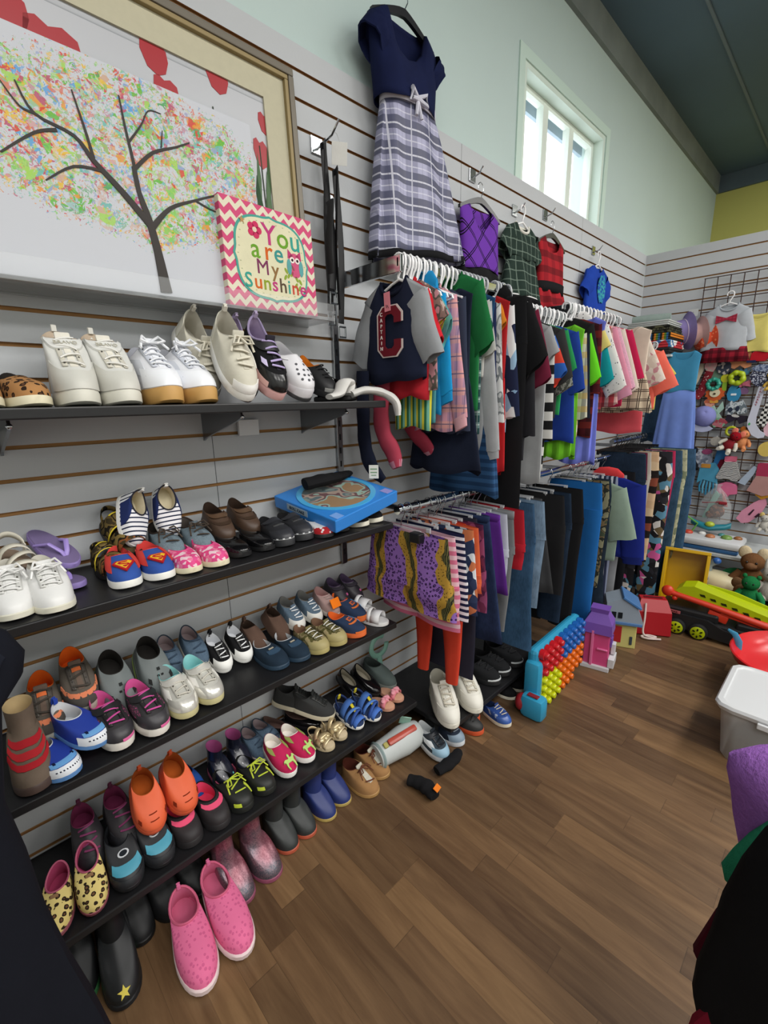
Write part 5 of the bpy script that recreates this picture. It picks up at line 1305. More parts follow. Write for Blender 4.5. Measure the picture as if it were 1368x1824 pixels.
# ---- lower rail
LEOP = None
def wild_print():
    t = NT('wild_animal_print', .85, 0, .2)
    v = t.co()
    d = t.voro(v, 85, 'F1', .8).outputs['Distance']
    rings = t.ramp(d, [(0, H('6c4a8c')), (.2, H('33204a')), (.40, H('9068b4'))])
    d2 = t.voro(v, 110, 'F1', .9).outputs['Distance']
    rings2 = t.ramp(d2, [(0, H('5a4420')), (.25, H('b08a38'))])
    w = t.n('TexWave'); t.t.links.new(v, w.inputs['Vector'])
    w.inputs['Scale'].default_value = 45; w.inputs['Distortion'].default_value = 7
    zb = t.ramp(w.outputs['Fac'], [(0, H('24261c')), (.45, H('5c5a34'))])
    f = t.math('FRACT', t.math('ADD', t.math('DIVIDE', t.xyz(v)[0], .15), t.math('MULTIPLY', t.noise(v, 7, 2), 1.1)))
    gold = t.ramp(f, [(0, (0, 0, 0, 1)), (.55, (1, 1, 1, 1))])
    dark = t.ramp(f, [(0, (0, 0, 0, 1)), (.70, (1, 1, 1, 1)), (.86, (0, 0, 0, 1))])
    return t.out(t.mix(dark, t.mix(gold, rings, rings2), zb))
WILD = wild_print()
LEGP = cells(['1d1c20', 'c85a94', '2a2a30', 'd8d4d0', '1d1c20', '5a8aa4', '1d1c20', '6a5a40'], 26)
LOW = [
 (1.115, 'shorts', 'shorts', pants, kw_(m=WILD, hw=.19, L=.275, rise=.19, r1=.112, d=.03, spread=.56, seed=1), 'purple and gold animal-print shorts with black clips', 'clip', 0.03),
 (1.15, 'shorts', 'shorts', pants, kw_(m=stripes(['c86a88', 'd8b0bc'], .03, 2), hw=.17, L=.33, rise=.2, r1=.1, d=.03, seed=2), 'pink striped shorts just under the animal-print shorts', 'clip', 0.05),
 (1.31, 'leggings', 'leggings', pants, kw_(m=cloth('c8402c'), hw=.135, L=.665, rise=.2, r1=.028, d=.035, spread=.56, seed=3), 'long orange-red leggings hanging to the white sneakers', 'clip', 0.01),
 (1.2, 'shorts', 'shorts', pants, kw_(m=stripes(['d8d8dc', '1d2140'], .022, 2), hw=.17, L=.31, rise=.2, r1=.1, d=.03, seed=4), 'navy and white striped shorts on the lower rail', 'clip', 0.05),
 (1.26, 'shorts', 'shorts', pants, kw_(m=cells(['27304e', 'd8dce0', 'c8744c', '303a58'], 34), hw=.17, L=.31, rise=.2, r1=.1, d=.03, seed=5), 'navy shorts printed with white and coral', 'clip', 0.045),
 (1.295, 'trousers', 'trousers', pants, kw_(m=cloth('d0603c'), hw=.16, L=.24, rise=.2, r1=.09, seed=6), 'short orange bloomers between printed shorts', 'clip', 0.05),
 (1.34, 'shorts', 'shorts', pants, kw_(m=cells(['6a2c48', '8a4468', '4c2040'], 40), hw=.165, L=.33, rise=.2, r1=.1, seed=7), 'maroon patterned shorts on the lower rail', 'clip', 0.035),
 (1.45, 'skirt', 'skirt', skirt, kw_(m=denim('25304c'), hw=.12, hemw=.2, L=.5, d=.04, amp=.01, seed=3), 'navy A-line denim skirt on the lower rail', 'clip', 0.02),
 (1.4, 'trousers', 'trousers', pants, kw_(m=cloth('2b2b38'), hw=.13, L=.68, r1=.06, seed=8), 'dark plum leggings below the navy skirt', 'clip', 0.0),
 (1.49, 'skirt', 'skirt', skirt, kw_(m=cloth('5c2c86'), hw=.12, hemw=.17, L=.31, seed=9), 'purple skirt behind the navy denim one', 'clip', 0.04),
 (1.53, 'shorts', 'shorts', pants, kw_(m=cloth('b4b8c4'), hw=.15, L=.3, r1=.07, seed=10), 'white shorts beside the purple skirt', 'clip', 0.03),
 (1.575, 'sweatpants', 'trousers', pants, kw_(m=cloth('6c6e70'), hw=.14, L=.52, r1=.045, seed=11, band=cloth('76787a')), 'mid grey sweatpants on the lower rail', 'clip', 0.04),
 (1.63, 'shorts', 'shorts', pants, kw_(m=cloth('a8202c'), hw=.15, L=.25, r1=.07, seed=12), 'red gym shorts next to the grey sweatpants', 'clip', 0.045),
 (1.76, 'jeans', 'jeans', pants, kw_(m=denim('34506c'), hw=.15, L=.68, r1=.075, seed=13, flare=.05), 'mid blue denim jeans with wide stitched hems', 'clip', 0.02),
 (1.86, 'skirt', 'skirt', skirt, kw_(m=CHAR, hw=.12, hemw=.2, L=.42, d=.04, seed=14), 'charcoal flared skirt on the lower rail', 'clip', 0.02),
 (1.83, 'jeans', 'jeans', pants, kw_(m=DENL, hw=.15, L=.5, r1=.06, seed=15), 'light blue jeans between charcoal and black bottoms', 'clip', 0.03),
 (2.0, 'trousers', 'trousers', pants, kw_(m=cloth('202022'), hw=.16, L=.48, r1=.09, seed=16), 'black wide capri trousers on the lower rail', 'clip', 0.03),
 (2.07, 'jeans', 'jeans', pants, kw_(m=DEND, hw=.16, L=.66, r1=.06, seed=17), 'dark indigo jeans beside the black capris', 'clip', 0.03),
 (2.2, 'trousers', 'trousers', pants, kw_(m=cloth('1a1a1c'), hw=.16, L=.74, r1=.06, seed=18), 'long black trousers ahead of the blue sweatpants', 'clip', 0.03),
 (2.42, 'sweatpants', 'trousers', pants, kw_(m=cloth('1d5c9c'), hw=.15, L=.82, r1=.065, d=.04, seed=19), 'bright blue sweatpants on the lower rail', 'clip', 0.045),
 (2.56, 'jeans', 'jeans', pants, kw_(m=denim('222c38'), hw=.16, L=.76, r1=.07, seed=20, flare=.06), 'near-black flared jeans after the blue sweatpants', 'clip', 0.03),
 (2.5, 'camo_trousers', 'trousers', pants, kw_(m=camo(['3c4434', '6a5a40', '2a2c26', '7c7a60'], 24), hw=.16, L=.6, r1=.06, seed=21), 'camouflage trousers beside the sage shirt', 'clip', 0.04),
 (2.58, 'tee_shirt', 'shirt', tee, kw_(body=cloth('86998a'), hw=.2, L=.46, hem=.18, sl=.26, r0=.08, r1=.075, ang=20, seed=44), 'sage green shirt on the lower rail', 'clip', 0.05),
 (2.72, 'jacket', 'jacket', tee, kw_(body=cloth('1d2a7c'), hw=.2, L=.46, hem=.18, sl=.4, r0=.085, r1=.06, ang=12, hood=cloth('c43a3c'), cuff=cloth('1a2668'), seed=45), 'royal blue jacket with red hood lining', 'clip', 0.1),
 (2.68, 'trousers', 'trousers', pants, kw_(m=stripes(['2a3048', '8088a0', '2a3048', 'c8ccd4'], .05, 0), hw=.13, L=.76, r1=.05, seed=22), 'navy track trousers with white side stripes', 'clip', 0.05),
 (2.76, 'sweatpants', 'trousers', pants, kw_(m=cloth('8a8c90'), hw=.13, L=.84, r1=.045, seed=23), 'pale grey sweatpants beyond the royal blue jacket', 'clip', 0.07),
 (2.9, 'trousers', 'trousers', pants, kw_(m=cloth('17181c'), hw=.14, L=.82, r1=.055, seed=24), 'black trousers touching the toy house', 'clip', 0.06),
]
for row in LOW:
    o = garment(row, 1.031 - .068)
    if 'animal-print' not in row[5]: o.scale.y = .6
    hanger('clip', RX, row[0], 1.031, rj.uniform(-5, 5))
    GARM[row[5]] = o
o = GARM['purple and gold animal-print shorts with black clips']
for sx in (-.12, .07): mk('hanger_clip', box((sx, -.03, -.006), (.045, .03, .034), .004), gloss('141416', .3), o, smooth=False)
FAR = [
 (3.06, 'jeans', 'jeans', pants, kw_(m=DEND, hw=.14, L=.66, r1=.06, seed=31), 'dark jeans at the near end of the far rail', 'clipb', 0.06),
 (3.1, 'jeans', 'jeans', pants, kw_(m=denim('3c5468'), hw=.13, L=.7, r1=.05, seed=32), 'faded blue jeans second on the far rail', 'clipb', 0.05),
 (3.15, 'leggings', 'leggings', pants, kw_(m=cloth('5c1c34'), hw=.12, L=.3, r1=.05, seed=33), 'burgundy shorts on the far rail', 'clipb', 0.06),
 (3.19, 'leggings', 'leggings', pants, kw_(m=cloth('a9a49c'), hw=.13, L=.6, r1=.05, seed=34), 'pale grey leggings ahead of the knitted pair', 'clipb', 0.06),
 (3.24, 'knit_trousers', 'trousers', pants, kw_(m=stripes(['c8a888', '1c1616', '7c4030', '1c1616', 'c8b090', 'bfa080'], .30, 2, wob=.03), hw=.14, L=.73, r1=.06, seed=35), 'beige, rust and black zigzag knitted trousers', 'clipb', 0.08),
 (3.34, 'trousers', 'trousers', pants, kw_(m=cloth('19191b'), hw=.14, L=.86, r1=.05, seed=36), 'slim black trousers beside the zigzag knit', 'clipb', 0.09),
 (3.3, 'leggings', 'leggings', pants, kw_(m=LEGP, hw=.14, L=1.02, r1=.06, seed=37), 'black leggings printed with pink and white lettering shapes', 'clipb', 0.14),
 (3.36, 'leggings', 'leggings', pants, kw_(m=cloth('a82c50'), hw=.13, L=.5, r1=.05, seed=38), 'crimson leggings behind the printed pair', 'clipb', 0.15),
 (3.4, 'jeans', 'jeans', pants, kw_(m=denim('30475c'), hw=.15, L=.98, r1=.065, seed=39), 'long blue jeans after the printed leggings', 'clipb', 0.16),
 (3.47, 'trousers', 'trousers', pants, kw_(m=camo(['8c9078', 'a8a88c', '707860'], 20), hw=.14, L=.92, r1=.05, seed=40, cuffm=cloth('7cb03c')), 'sage camouflage trousers with lime cuffs', 'clipb', 0.18),
 (3.55, 'jeans', 'jeans', pants, kw_(m=denim('35506a'), hw=.15, L=.95, r1=.065, seed=41), 'long blue jeans at the end, beside the yellow bin', 'clipb', 0.2),
]
for row in FAR:
    o = garment(row, 1.12 - .068)
    o.scale.y = .6
    hanger('clipb', RX, row[0], 1.12, rj.uniform(-8, 8))
for k in range(10): hanger('clipb', RX, 3.08 + .06 * k, 1.121, rj.uniform(-16, 16))

# ---- garments pinned flat on the slatted wall
def wall_hook(y, z, ln, rise, label):
    o = T('wall_hook', label, 'hook', (0, y, z), group='chrome hooks in the slatted wall')
    mk('plate', box((.004, 0, 0), (.006, .045, .05), .002), CHROME, o, smooth=False)
    mk('prong', tube([(.006, 0, -.01), (ln * .7, 0, rise * .4 - .01), (ln, 0, rise)], .0032, 8), CHROME, o)
    return o
wall_hook(1.05, 2.2, .12, .03, 'long chrome hook above the black belts')
wall_hook(1.90, 2.352, .06, .02, 'chrome hook holding the purple plaid top')
wall_hook(2.26, 2.3, .06, .02, 'chrome hook holding the green plaid dress')
wall_hook(2.57, 2.352, .06, .02, 'chrome hook holding the red plaid dress')
wall_hook(3.22, 2.3, .06, .02, 'chrome hook holding the blue print tee')
DRP = plaid('a3a4bc', '34364f', '3a3c58', .085, .085, thin='e0e0e8')
DRP = None
def skirt_plaid():
    t = NT('plaid_satin', .5, 0, .3)
    o = t.xyz(t.co())
    fz = t.math('FRACT', t.math('DIVIDE', o[2], .078))
    fx = t.math('FRACT', t.math('DIVIDE', o[0], .09))
    bz = t.ramp(fz, [(0, (0, 0, 0, 1)), (.45, (1, 1, 1, 1))])
    bx = t.ramp(fx, [(0, (0, 0, 0, 1)), (.5, (1, 1, 1, 1))])
    c = t.mix(t.math('MULTIPLY', bz, .8), H('a6a6c0'), H('2e3148'))
    c = t.mix(t.math('MULTIPLY', bx, .42), c, H('4a4d6c'))
    lz = t.ramp(t.math('FRACT', t.math('ADD', fz, .36)), [(0, (1, 1, 1, 1)), (.07, (0, 0, 0, 1)), (.55, (.7, .7, .7, 1)), (.6, (0, 0, 0, 1))])
    lx = t.ramp(t.math('FRACT', t.math('ADD', fx, .25)), [(0, (1, 1, 1, 1)), (.05, (0, 0, 0, 1))])
    c = t.mix(t.math('MULTIPLY', t.math('MAXIMUM', lz, lx), .7), c, H('dcdce8'))
    gx = t.ramp(t.math('FRACT', t.math('DIVIDE', o[0], .02)), [(0, (1, 1, 1, 1)), (.09, (0, 0, 0, 1))])
    return t.out(t.mix(t.math('MULTIPLY', gx, .35), c, H('4a4c68')))
o = T('party_dress', 'girl\'s dress with navy velvet top and plaid satin skirt high on the wall', 'dress', (.075, 1.39, 2.645), (0, 0, rad(90)))
VELV = cloth('141b3c', .25)
tee(o, VELV, None, hw=.165, L=.255, hem=.13, d=.055, slope=.045, nw=.095, sl=.05, r0=.066, r1=.058, ang=48, neckd=.115, seed=3, fold=.002, sd=.75)
M_ = 72
rows = []
for i in range(13):
    t = i / 12
    w = .122 + .135 * t ** .8
    rows.append([(.02 + .065 * t + w * sgn(cos(a)) * abs(cos(a)) ** .85, (.05 + .02 * t) * sin(a) + .013 * t ** .5 * sin(9 * a + sin(2 * a)), -.245 - .48 * t + .03 * cos(a) * t) for a in [2 * pi * k / M_ for k in range(M_)]])
sk = mk('skirt', grid(rows, True), skirt_plaid(), o, solid_=.002)
mk('hem_lining', grid([[Vector(p) * 1.0 + Vector((0, 0, dz)) for p in rows[-1]] for dz in (.02, -.004)], True), BLK, sk, solid_=.002)
mk('waist_ribbon', grid([[(.02 + .128 * sgn(cos(a)) * abs(cos(a)) ** .85, .058 * sin(a), z) for a in [2 * pi * k / 40 for k in range(40)]] for z in (-.232, -.262)], True), cloth('c8c8d4'), o, solid_=.003)
bw = mk('bow', join(tube([(0, -.062, -.245), (-.035, -.072, -.23), (-.04, -.072, -.26), (0, -.062, -.247)], .008, 8), tube([(0, -.062, -.245), (.035, -.072, -.23), (.04, -.072, -.26), (0, -.062, -.247)], .008, 8), tube([(0, -.062, -.25), (-.012, -.068, -.30)], .006, 6), tube([(0, -.062, -.25), (.014, -.068, -.305)], .006, 6)), cloth('c8c8d4'), o)
hanger('black', .075, 1.39, 2.715, 90, 'black hanger holding the navy and plaid party dress')
o = T('sleeveless_dress', 'sleeveless purple top with black diamond plaid and black skirt', 'dress', (.05, 1.90, 2.215), (0, 0, rad(90)))
dress(o, lines('6a38a0', '17101f', .08, .08, .05, rot=(0, rad(45), 0)), BLK, hw=.145, Lt=.255, ww=.135, Ls=.11, hemw=.165, d=.032, nw=.075, neckd=.09, seed=4)
hanger('black', .05, 1.90, 2.292, 90, 'black hanger holding the purple plaid top')
o = T('plaid_dress', 'dark green plaid dress with white collar and furry black hem', 'dress', (.05, 2.26, 2.225), (0, 0, rad(90)))
dress(o, lines('27352f', '7c8c80', .045, .045, .03), lines('27352f', '7c8c80', .045, .045, .03), hw=.14, Lt=.16, ww=.12, Ls=.19, hemw=.17, d=.03, nw=.06, neckd=.04, sl=.1, collar=cloth('d8d6cc'), pleat=6, seed=6)
mk('fur_hem', tube([(.165 * cos(2 * pi * k / 30), .05 * sin(2 * pi * k / 30), -.355) for k in range(30)], .022, 8, True), fuzzy('18181a'), o)
mk('white_hem_line', tube([(.168 * cos(2 * pi * k / 30), .054 * sin(2 * pi * k / 30), -.335) for k in range(30)], .006, 8, True), 'd8d8d8', o)
hanger('white', .05, 2.26, 2.292, 90, 'white hanger holding the green plaid dress', 'wall hangers')
o = T('plaid_dress', 'red and black plaid dress with a wide black sash', 'dress', (.05, 2.57, 2.225), (0, 0, rad(90)))
REDP = plaid('a3242c', '7a1a24', '3c1418', .08, .075)
dress(o, REDP, REDP, hw=.14, Lt=.25, ww=.135, Ls=.12, hemw=.17, d=.032, nw=.08, neckd=.07, pleat=9, amp=.016, seed=7, belt=BLK)
mk('sash', grid([[(.142 * sgn(cos(a)) * abs(cos(a)) ** .85, .045 * sin(a), z) for a in [2 * pi * k / 40 for k in range(40)]] for z in (-.225, -.275)], True), BLK, o, solid_=.003)
hanger('black', .05, 2.57, 2.292, 90, 'black hanger holding the red plaid dress')
o = T('tee_shirt', 'royal blue tee with a teal print, alone on the wall near the corner', 'shirt', (.05, 3.20, 2.20), (0, 0, rad(90)))
tee(o, cloth('1e3f9c'), None, hw=.15, L=.28, hem=.15, sl=.11, r0=.07, r1=.062, ang=38, seed=8)
mk('teal_print', xf(prism(blobpoly(16, .06, .085, .25, 4), .002), (.0, -.034, -.14)), cells(['1e3f9c', '2f8c9c', '2a70a8', '3fa0a0'], 90), o, smooth=False)
hanger('white', .05, 3.20, 2.262, 90, 'white hanger holding the blue print tee', 'wall hangers')

# ---- belts and the slotted upright beside the picture
for k, (y, z0, z1, w) in enumerate(((1.045, 2.17, 1.70, .02), (1.075, 2.10, 1.66, .022), (1.03, 2.0, 1.76, .018))):
    o = T('belt', ['black leather belt in front, looped over the long wall hook', 'black webbing belt hanging longest from the wall hook', 'narrow black belt partly behind the others'][k], 'belt', group='black belts on the wall hook')
    x = .045 + .018 * k
    mk('strap', tube(ring_path([(x, y, z1), (x, y + .012, (z0 + z1) / 2), (x, y, z0), (x + .012, y - .006, z0 + .012), (x + .024, y - .014, z0 - .01), (x + .022, y - .026, (z0 + z1) / 2), (x + .02, y - .02, z1 + .04)], 5), .013, 8, flat=.18, up=(1, 0, 0)), solid('1b1b1d', .6), o)
    mk('buckle', join(box((x + .004, y, z1 - .012), (.005, .032, .006), .001), box((x + .004, y, z1 - .045), (.005, .032, .006), .001), box((x + .004, y - .014, z1 - .028), (.005, .005, .036), .001), box((x + .004, y + .014, z1 - .028), (.005, .005, .036), .001)), CHROME, o, smooth=False)
o = T('slotted_upright', 'chrome slotted wall upright running down behind the belts', 'wall upright')
mk('channel', box((.008, 1.088, 1.42), (.014, .026, 1.3), .002), metal('9a9da0', .3), o, smooth=False)
mk('slot_row', join(*[box((.0155, 1.088, .82 + .05 * k), (.001, .006, .022)) for k in range(25)]), '202022', o, smooth=False)
t_ = T('price_tag', 'white paper tag tied at the top of the belts', 'price tag', (.075, 1.085, 2.165), (rad(20), 0, rad(60)))
mk('card', box((0, 0, 0), (.05, .001, .06), .0005), 'd8d8d4', t_, smooth=False)
mk('string', tube([(0, .0, .03), (-.01, 0, .05), (-.03, 0, .055)], .0008, 5), 'c8c8c8', t_)

# ------------------------------------------------------------------ pictures on the clear ledge
RX90 = (rad(90), 0, rad(90))
o = T('display_ledge', 'clear acrylic ledge carrying the pictures above the top shelf', 'ledge')
AC = clear('c4c8ca', .08, .45)
mk('base_plate', box((.075, .2, 1.652), (.15, 1.56, .008), .001), AC, o, smooth=False)
mk('front_lip', box((.148, .2, 1.672), (.004, 1.56, .05), .001), clear('e8ecee', .03, .10), o, smooth=False)
mk('back_plate', box((.004, .2, 1.69), (.004, 1.56, .09), .001), AC, o, smooth=False)
o = T('framed_print', 'large framed print of red tulips leaning behind the tree canvas', 'picture', (.050, .93, 1.660), (0, rad(-3.0), 0))
FY0, FH = -1.5, .690
def fbox(y0, y1, z0, z1, x, t, b=0.0): return box((x, (y0 + y1) / 2, (z0 + z1) / 2), (t, y1 - y0, z1 - z0), b)
FR = NT('frame_wood', .45, .3).out(H('6d675c')); FRG = NT('frame_gilt', .5, .15).out(H('8d7c55'))
mk('frame', join(fbox(FY0, .018, FH - .02, FH, .012, .03, .003), fbox(FY0, .018, 0, .02, .012, .03, .003), fbox(0, .018, .02, FH - .02, .012, .03, .003)), FR, o, smooth=False)
mk('gilt_liner', join(fbox(FY0, 0, FH - .032, FH - .02, .012, .022, .002), fbox(FY0, 0, .02, .03, .012, .022, .002), fbox(-.012, 0, .03, FH - .032, .012, .022, .002)), FRG, o, smooth=False)
mk('mat_board', join(fbox(FY0, -.012, FH - .10, FH - .032, .008, .006), fbox(FY0, -.012, .03, .085, .008, .006), fbox(-.082, -.012, .085, FH - .10, .008, .006)), solid('b9b49c', .8, 0, .06, 60), o, smooth=False)
def siding():
    t = NT('print_paper', .35, 0, .5)
    z = t.xyz(t.co())[2]
    return t.out(t.ramp(t.math('FRACT', t.math('DIVIDE', z, .115)), [(0, H('84888c')), (.04, H('aaadb2')), (.5, H('b3b5ba'))], 'LINEAR'))
pr = mk('print', fbox(FY0, -.08, .085, FH - .098, .003, .004), siding(), o, smooth=False)
def tul(y, z, w, h, seed):
    R = random.Random(seed)
    return [(y - w * .5, z + h * .1), (y - w * .45, z + h * .42), (y - w * .25, z + h * .5), (y - w * .05, z + h * .36), (y + w * .2, z + h * .46), (y + w * .46, z + h * .3), (y + w * .5, z), (y + w * .36, z - h * .36), (y + w * .05, z - h * .5), (y - w * .3, z - h * .34)]
TULS = ((.255, 2.185, .085, .09), (.335, 2.155, .105, .09), (.55, 2.224, .065, .075), (.57, 2.16, .06, .06), (.712, 2.243, .062, .072), (.848, 2.182, .044, .058), (.825, 2.10, .046, .078))
REDT = NT('tulip_ink', .4, 0, .4).out(H('a01420'))
for i, (y, z, w, h) in enumerate(TULS):
    mk('tulip', prism(tul(y - .93, z - 1.66, w, h, i), .0012, 'x'), REDT, pr, (.0056, 0, 0), smooth=False)
for (y, z0, z1) in ((.53, 2.05, 2.16), (.69, 2.0, 2.17), (.822, 1.95, 2.12), (.75, 2.05, 2.14)):
    mk('stem', tube([(.0058, y - .93 + .003, z0 - 1.66), (.0058, y - .93, z1 - 1.66)], .002, 5), '4a5248', pr)
for k in range(7):
    y = .79 + .012 * k; hh = (.12, .17, .11, .19, .13, .16, .09)[k]
    lx = (-.02, .01, -.01, .02, .0, .015, .01)[k]
    mk('leaf', prism([(y - .93 - .008, .27 - .0), (y - .93 + .008, .27), (y - .93 + lx + .006, .27 + hh * .6), (y - .93 + lx, .27 + hh), (y - .93 + lx - .008, .27 + hh * .55)], .0012, 'x'), ['4a6244', '5c7458', '3e5640'][k % 3], pr, (.0056 + .0003 * k, 0, 0), smooth=False)

def canvas_mat():
    t = NT('painted_canvas', .6, 0, .3)
    v = t.co()
    o_ = t.xyz(v)
    dy = t.math('DIVIDE', t.math('SUBTRACT', o_[1], -.315), .33)
    dz = t.math('DIVIDE', t.math('SUBTRACT', o_[2], .29), .165)
    ell = t.math('ADD', t.math('MULTIPLY', dy, dy), t.math('MULTIPLY', dz, dz))
    ell = t.math('ADD', ell, t.math('MULTIPLY', t.math('SUBTRACT', t.noise(v, 7, 3, .6), .5), 1.6))
    c = H('c0c3ca')
    pal = ['5fae3a', 'c9402f', '7fbf5a', 'd8b23a', '8fae6a', '5a9ad0', 'c8766a', 'b8c27a', 'd0603c', '4a9a58', 'c2a08a', '8a9ac0', '9cc85a', 'd6903a', 'b04a6a', '6ab0a8']
    hue = t.noise(v, 4.5, 1.5, .5)
    for sc, ns, th, ed, al in ((16, 60, .54, 1.05, .55), (28, 100, .56, 1.2, .7), (17, 30, .575, .95, .9), (26, 36, .585, 1.05, .9), (34, 52, .60, 1.15, .9), (90, 130, .60, 1.4, .8)):
        vo = t.n('TexVoronoi'); t.t.links.new(v, vo.inputs['Vector']); vo.inputs['Scale'].default_value = sc
        pick = t.math('FRACT', t.math('ADD', t.math('MULTIPLY', t.xyz(vo.outputs['Color'])[0], .7), t.math('MULTIPLY', hue, 1.2)))
        cc = t.ramp(pick, [(i / len(pal), H(p)) for i, p in enumerate(pal)])
        m = t.math('GREATER_THAN', t.noise(v, ns, 3, .62, .8), th)
        m = t.math('MULTIPLY', m, t.math('LESS_THAN', ell, ed))
        c = t.mix(t.math('MULTIPLY', m, al), c, cc)
    return t.out(c)
o = T('tree_canvas', 'white canvas painted with a tree of many-coloured dabs', 'painting', (.086, .762, 1.662), (0, rad(-2.5), 0))
cv = mk('canvas', fbox(-1.2, 0, 0, .468, .012, .024, .002), canvas_mat(), o, smooth=False)
def yz(p): return (.0255, p[0] - .762, p[1] - 1.662)
TR = [([(.479, 1.670), (.472, 1.758), (.461, 1.83), (.447, 1.886), (.442, 1.936)], (.016, .011, .009, .006, .004)),
      ([(.461, 1.82), (.41, 1.876), (.36, 1.924), (.329, 1.962), (.264, 1.98), (.24, 2.029)], (.010, .008, .006, .004, .003, .0015)),
      ([(.447, 1.886), (.444, 1.948), (.437, 2.013), (.433, 2.075)], (.006, .004, .003, .0015)), ([(.468, 1.815), (.516, 1.867), (.582, 1.901), (.645, 1.93)], (.008, .005, .003, .002)),
      ([(.444, 1.931), (.491, 1.979), (.547, 2.008), (.585, 2.03)], (.005, .004, .0025, .0015)), ([(.361, 1.929), (.353, 1.98), (.339, 2.05)], (.004, .003, .0015)),
      ([(.299, 1.962), (.258, 1.944), (.195, 1.89)], (.004, .003, .002)), ([(.441, 1.986), (.473, 2.03), (.494, 2.066), (.523, 2.07)], (.003, .002, .0015, .001)),
      ([(.38, 1.908), (.32, 1.901), (.263, 1.859)], (.004, .003, .0015)), ([(.513, 1.997), (.521, 2.035)], (.002, .001)), ([(.582, 1.901), (.62, 1.89), (.66, 1.885)], (.003, .002, .001)), ([(.264, 1.98), (.24, 1.985), (.215, 2.02)], (.003, .002, .001))]
tb = []
for pts, rs in TR:
    P = ring_path([yz(p) for p in pts], 4)
    tb.append(tube(P, smooth_r(rs, len(P)), 6, flat=.25, up=(1, 0, 0)))
mk('painted_trunk', join(*tb), solid('2c2622', .6), cv)
o = T('quote_canvas', 'small pink chevron canvas reading You are My Sunshine', 'canvas', (.118, .784, 1.6585), (0, rad(-3), rad(2)))
SW, SH = .298, .272
mk('block', box((-.008, 0, SH / 2), (.036, SW, SH), .002), chevron('c84a74', 'd9d3bc', .034, .034, .034), o, smooth=False)
def bracket_shape(w, h, k=1.0):
    pts = []
    for i in range(64):
        a = 2 * pi * i / 64
        ca, sa = cos(a), sin(a)
        p = 5
        r = (abs(ca) ** p + abs(sa) ** p) ** (-1 / p)
        r *= 1 - .07 * abs(sin(2 * a)) ** 6 + .05 * (max(0, cos(4 * a)) ** 12)
        pts.append((w * r * ca * k, h * r * sa * k))
    return pts
fr = mk('teal_outline', xf(prism(bracket_shape(.118, .108), .001, 'x'), (.0108, 0, SH / 2)), '4f9c90', o, smooth=False)
mk('cream_panel', xf(prism(bracket_shape(.112, .102), .001, 'x'), (.0114, 0, SH / 2)), 'd6d2b2', o, smooth=False)
st_ = []
for i, (a, b) in enumerate(bracket_shape(.104, .094)):
    if i % 2 == 0: st_.append(box((.0122, a, SH / 2 + b), (.0008, .004, .0016)))
mk('stitch_line', join(*st_), 'a8b08c', o, smooth=False)
def word(letters, y0, z, size, step):
    y = y0
    for ch, c_, adv in letters:
        text(ch, size, c_, o, (.0122, y, z), RX90, 'letter', .0006, 'LEFT', 0.0 if ch == 'M' else .0005)
        y += adv * step
word([('Y', 'b8407a', .9), ('o', '6a9a34', .86), ('u', '3f9a8c', .8)], -.03, SH / 2 + .062, .078, .052)
word([('a', '6a9a34', .9), ('r', 'c8602c', .66), ('e', '3f8f8a', .8)], -.07, SH / 2 + .019, .07, .047)
word([('M', '7a3a5c', 1.0), ('y', '8a6a44', .8)], -.058, SH / 2 - .026, .055, .05)
word([('S', '3f9a8c', .86), ('u', 'c8602c', .86), ('n', '8a9a34', .86), ('s', 'b8407a', .74), ('h', '5a4a3c', .86), ('i', '3f9a8c', .42), ('n', 'c04a3c', .86), ('e', 'b8407a', .8)], -.098, SH / 2 - .066, .054, .0335)
fl = [xf(prism([(.010 * cos(2 * pi * k / 10), .010 * sin(2 * pi * k / 10)) for k in range(10)], .001, 'x'), (.0122, -.052 + .013 * cos(2 * pi * q / 5), SH / 2 + .068 + .013 * sin(2 * pi * q / 5))) for q in range(5)]
mk('flower_petals', join(*fl), 'c23a60', o, smooth=False)
mk('flower_centre', xf(prism([(.007 * cos(2 * pi * k / 10), .007 * sin(2 * pi * k / 10)) for k in range(10)], .001, 'x'), (.0130, -.052, SH / 2 + .068)), 'd8c8b0', o, smooth=False)
mk('small_flower', xf(prism(STAR5, .001, 'x'), (.0122, -.088, SH / 2 + .085), (0, 0, 0), (1, .02, .02)), 'b08a5c', o, smooth=False)
ow = (.075, SH / 2 - .002)
mk('owl_body', xf(prism([(.024 * cos(2 * pi * k / 18), .034 * sin(2 * pi * k / 18)) for k in range(18)], .001, 'x'), (.0122, ow[0], ow[1])), 'c8587c', o, smooth=False)
mk('owl_ears', join(*[xf(prism([(s * .022, .042), (s * .004, .026), (s * .024, .016)], .001, 'x'), (.0122, ow[0], ow[1])) for s in (-1, 1)]), 'b84470', o, smooth=False)
for s in (-1, 1):
    mk('owl_wing', xf(prism([(.008 * cos(2 * pi * k / 12), .022 * sin(2 * pi * k / 12)) for k in range(12)], .001, 'x'), (.0128, ow[0] + s * .021, ow[1] - .006)), '5f9fa0', o, smooth=False)
    mk('owl_eye', xf(prism([(.0085 * cos(2 * pi * k / 12), .0085 * sin(2 * pi * k / 12)) for k in range(12)], .001, 'x'), (.0130, ow[0] + s * .009, ow[1] + .014)), 'e8e0d8', o, smooth=False)
    mk('owl_pupil', xf(prism([(.004 * cos(2 * pi * k / 10), .004 * sin(2 * pi * k / 10)) for k in range(10)], .001, 'x'), (.0136, ow[0] + s * .009, ow[1] + .014)), '3a2430', o, smooth=False)
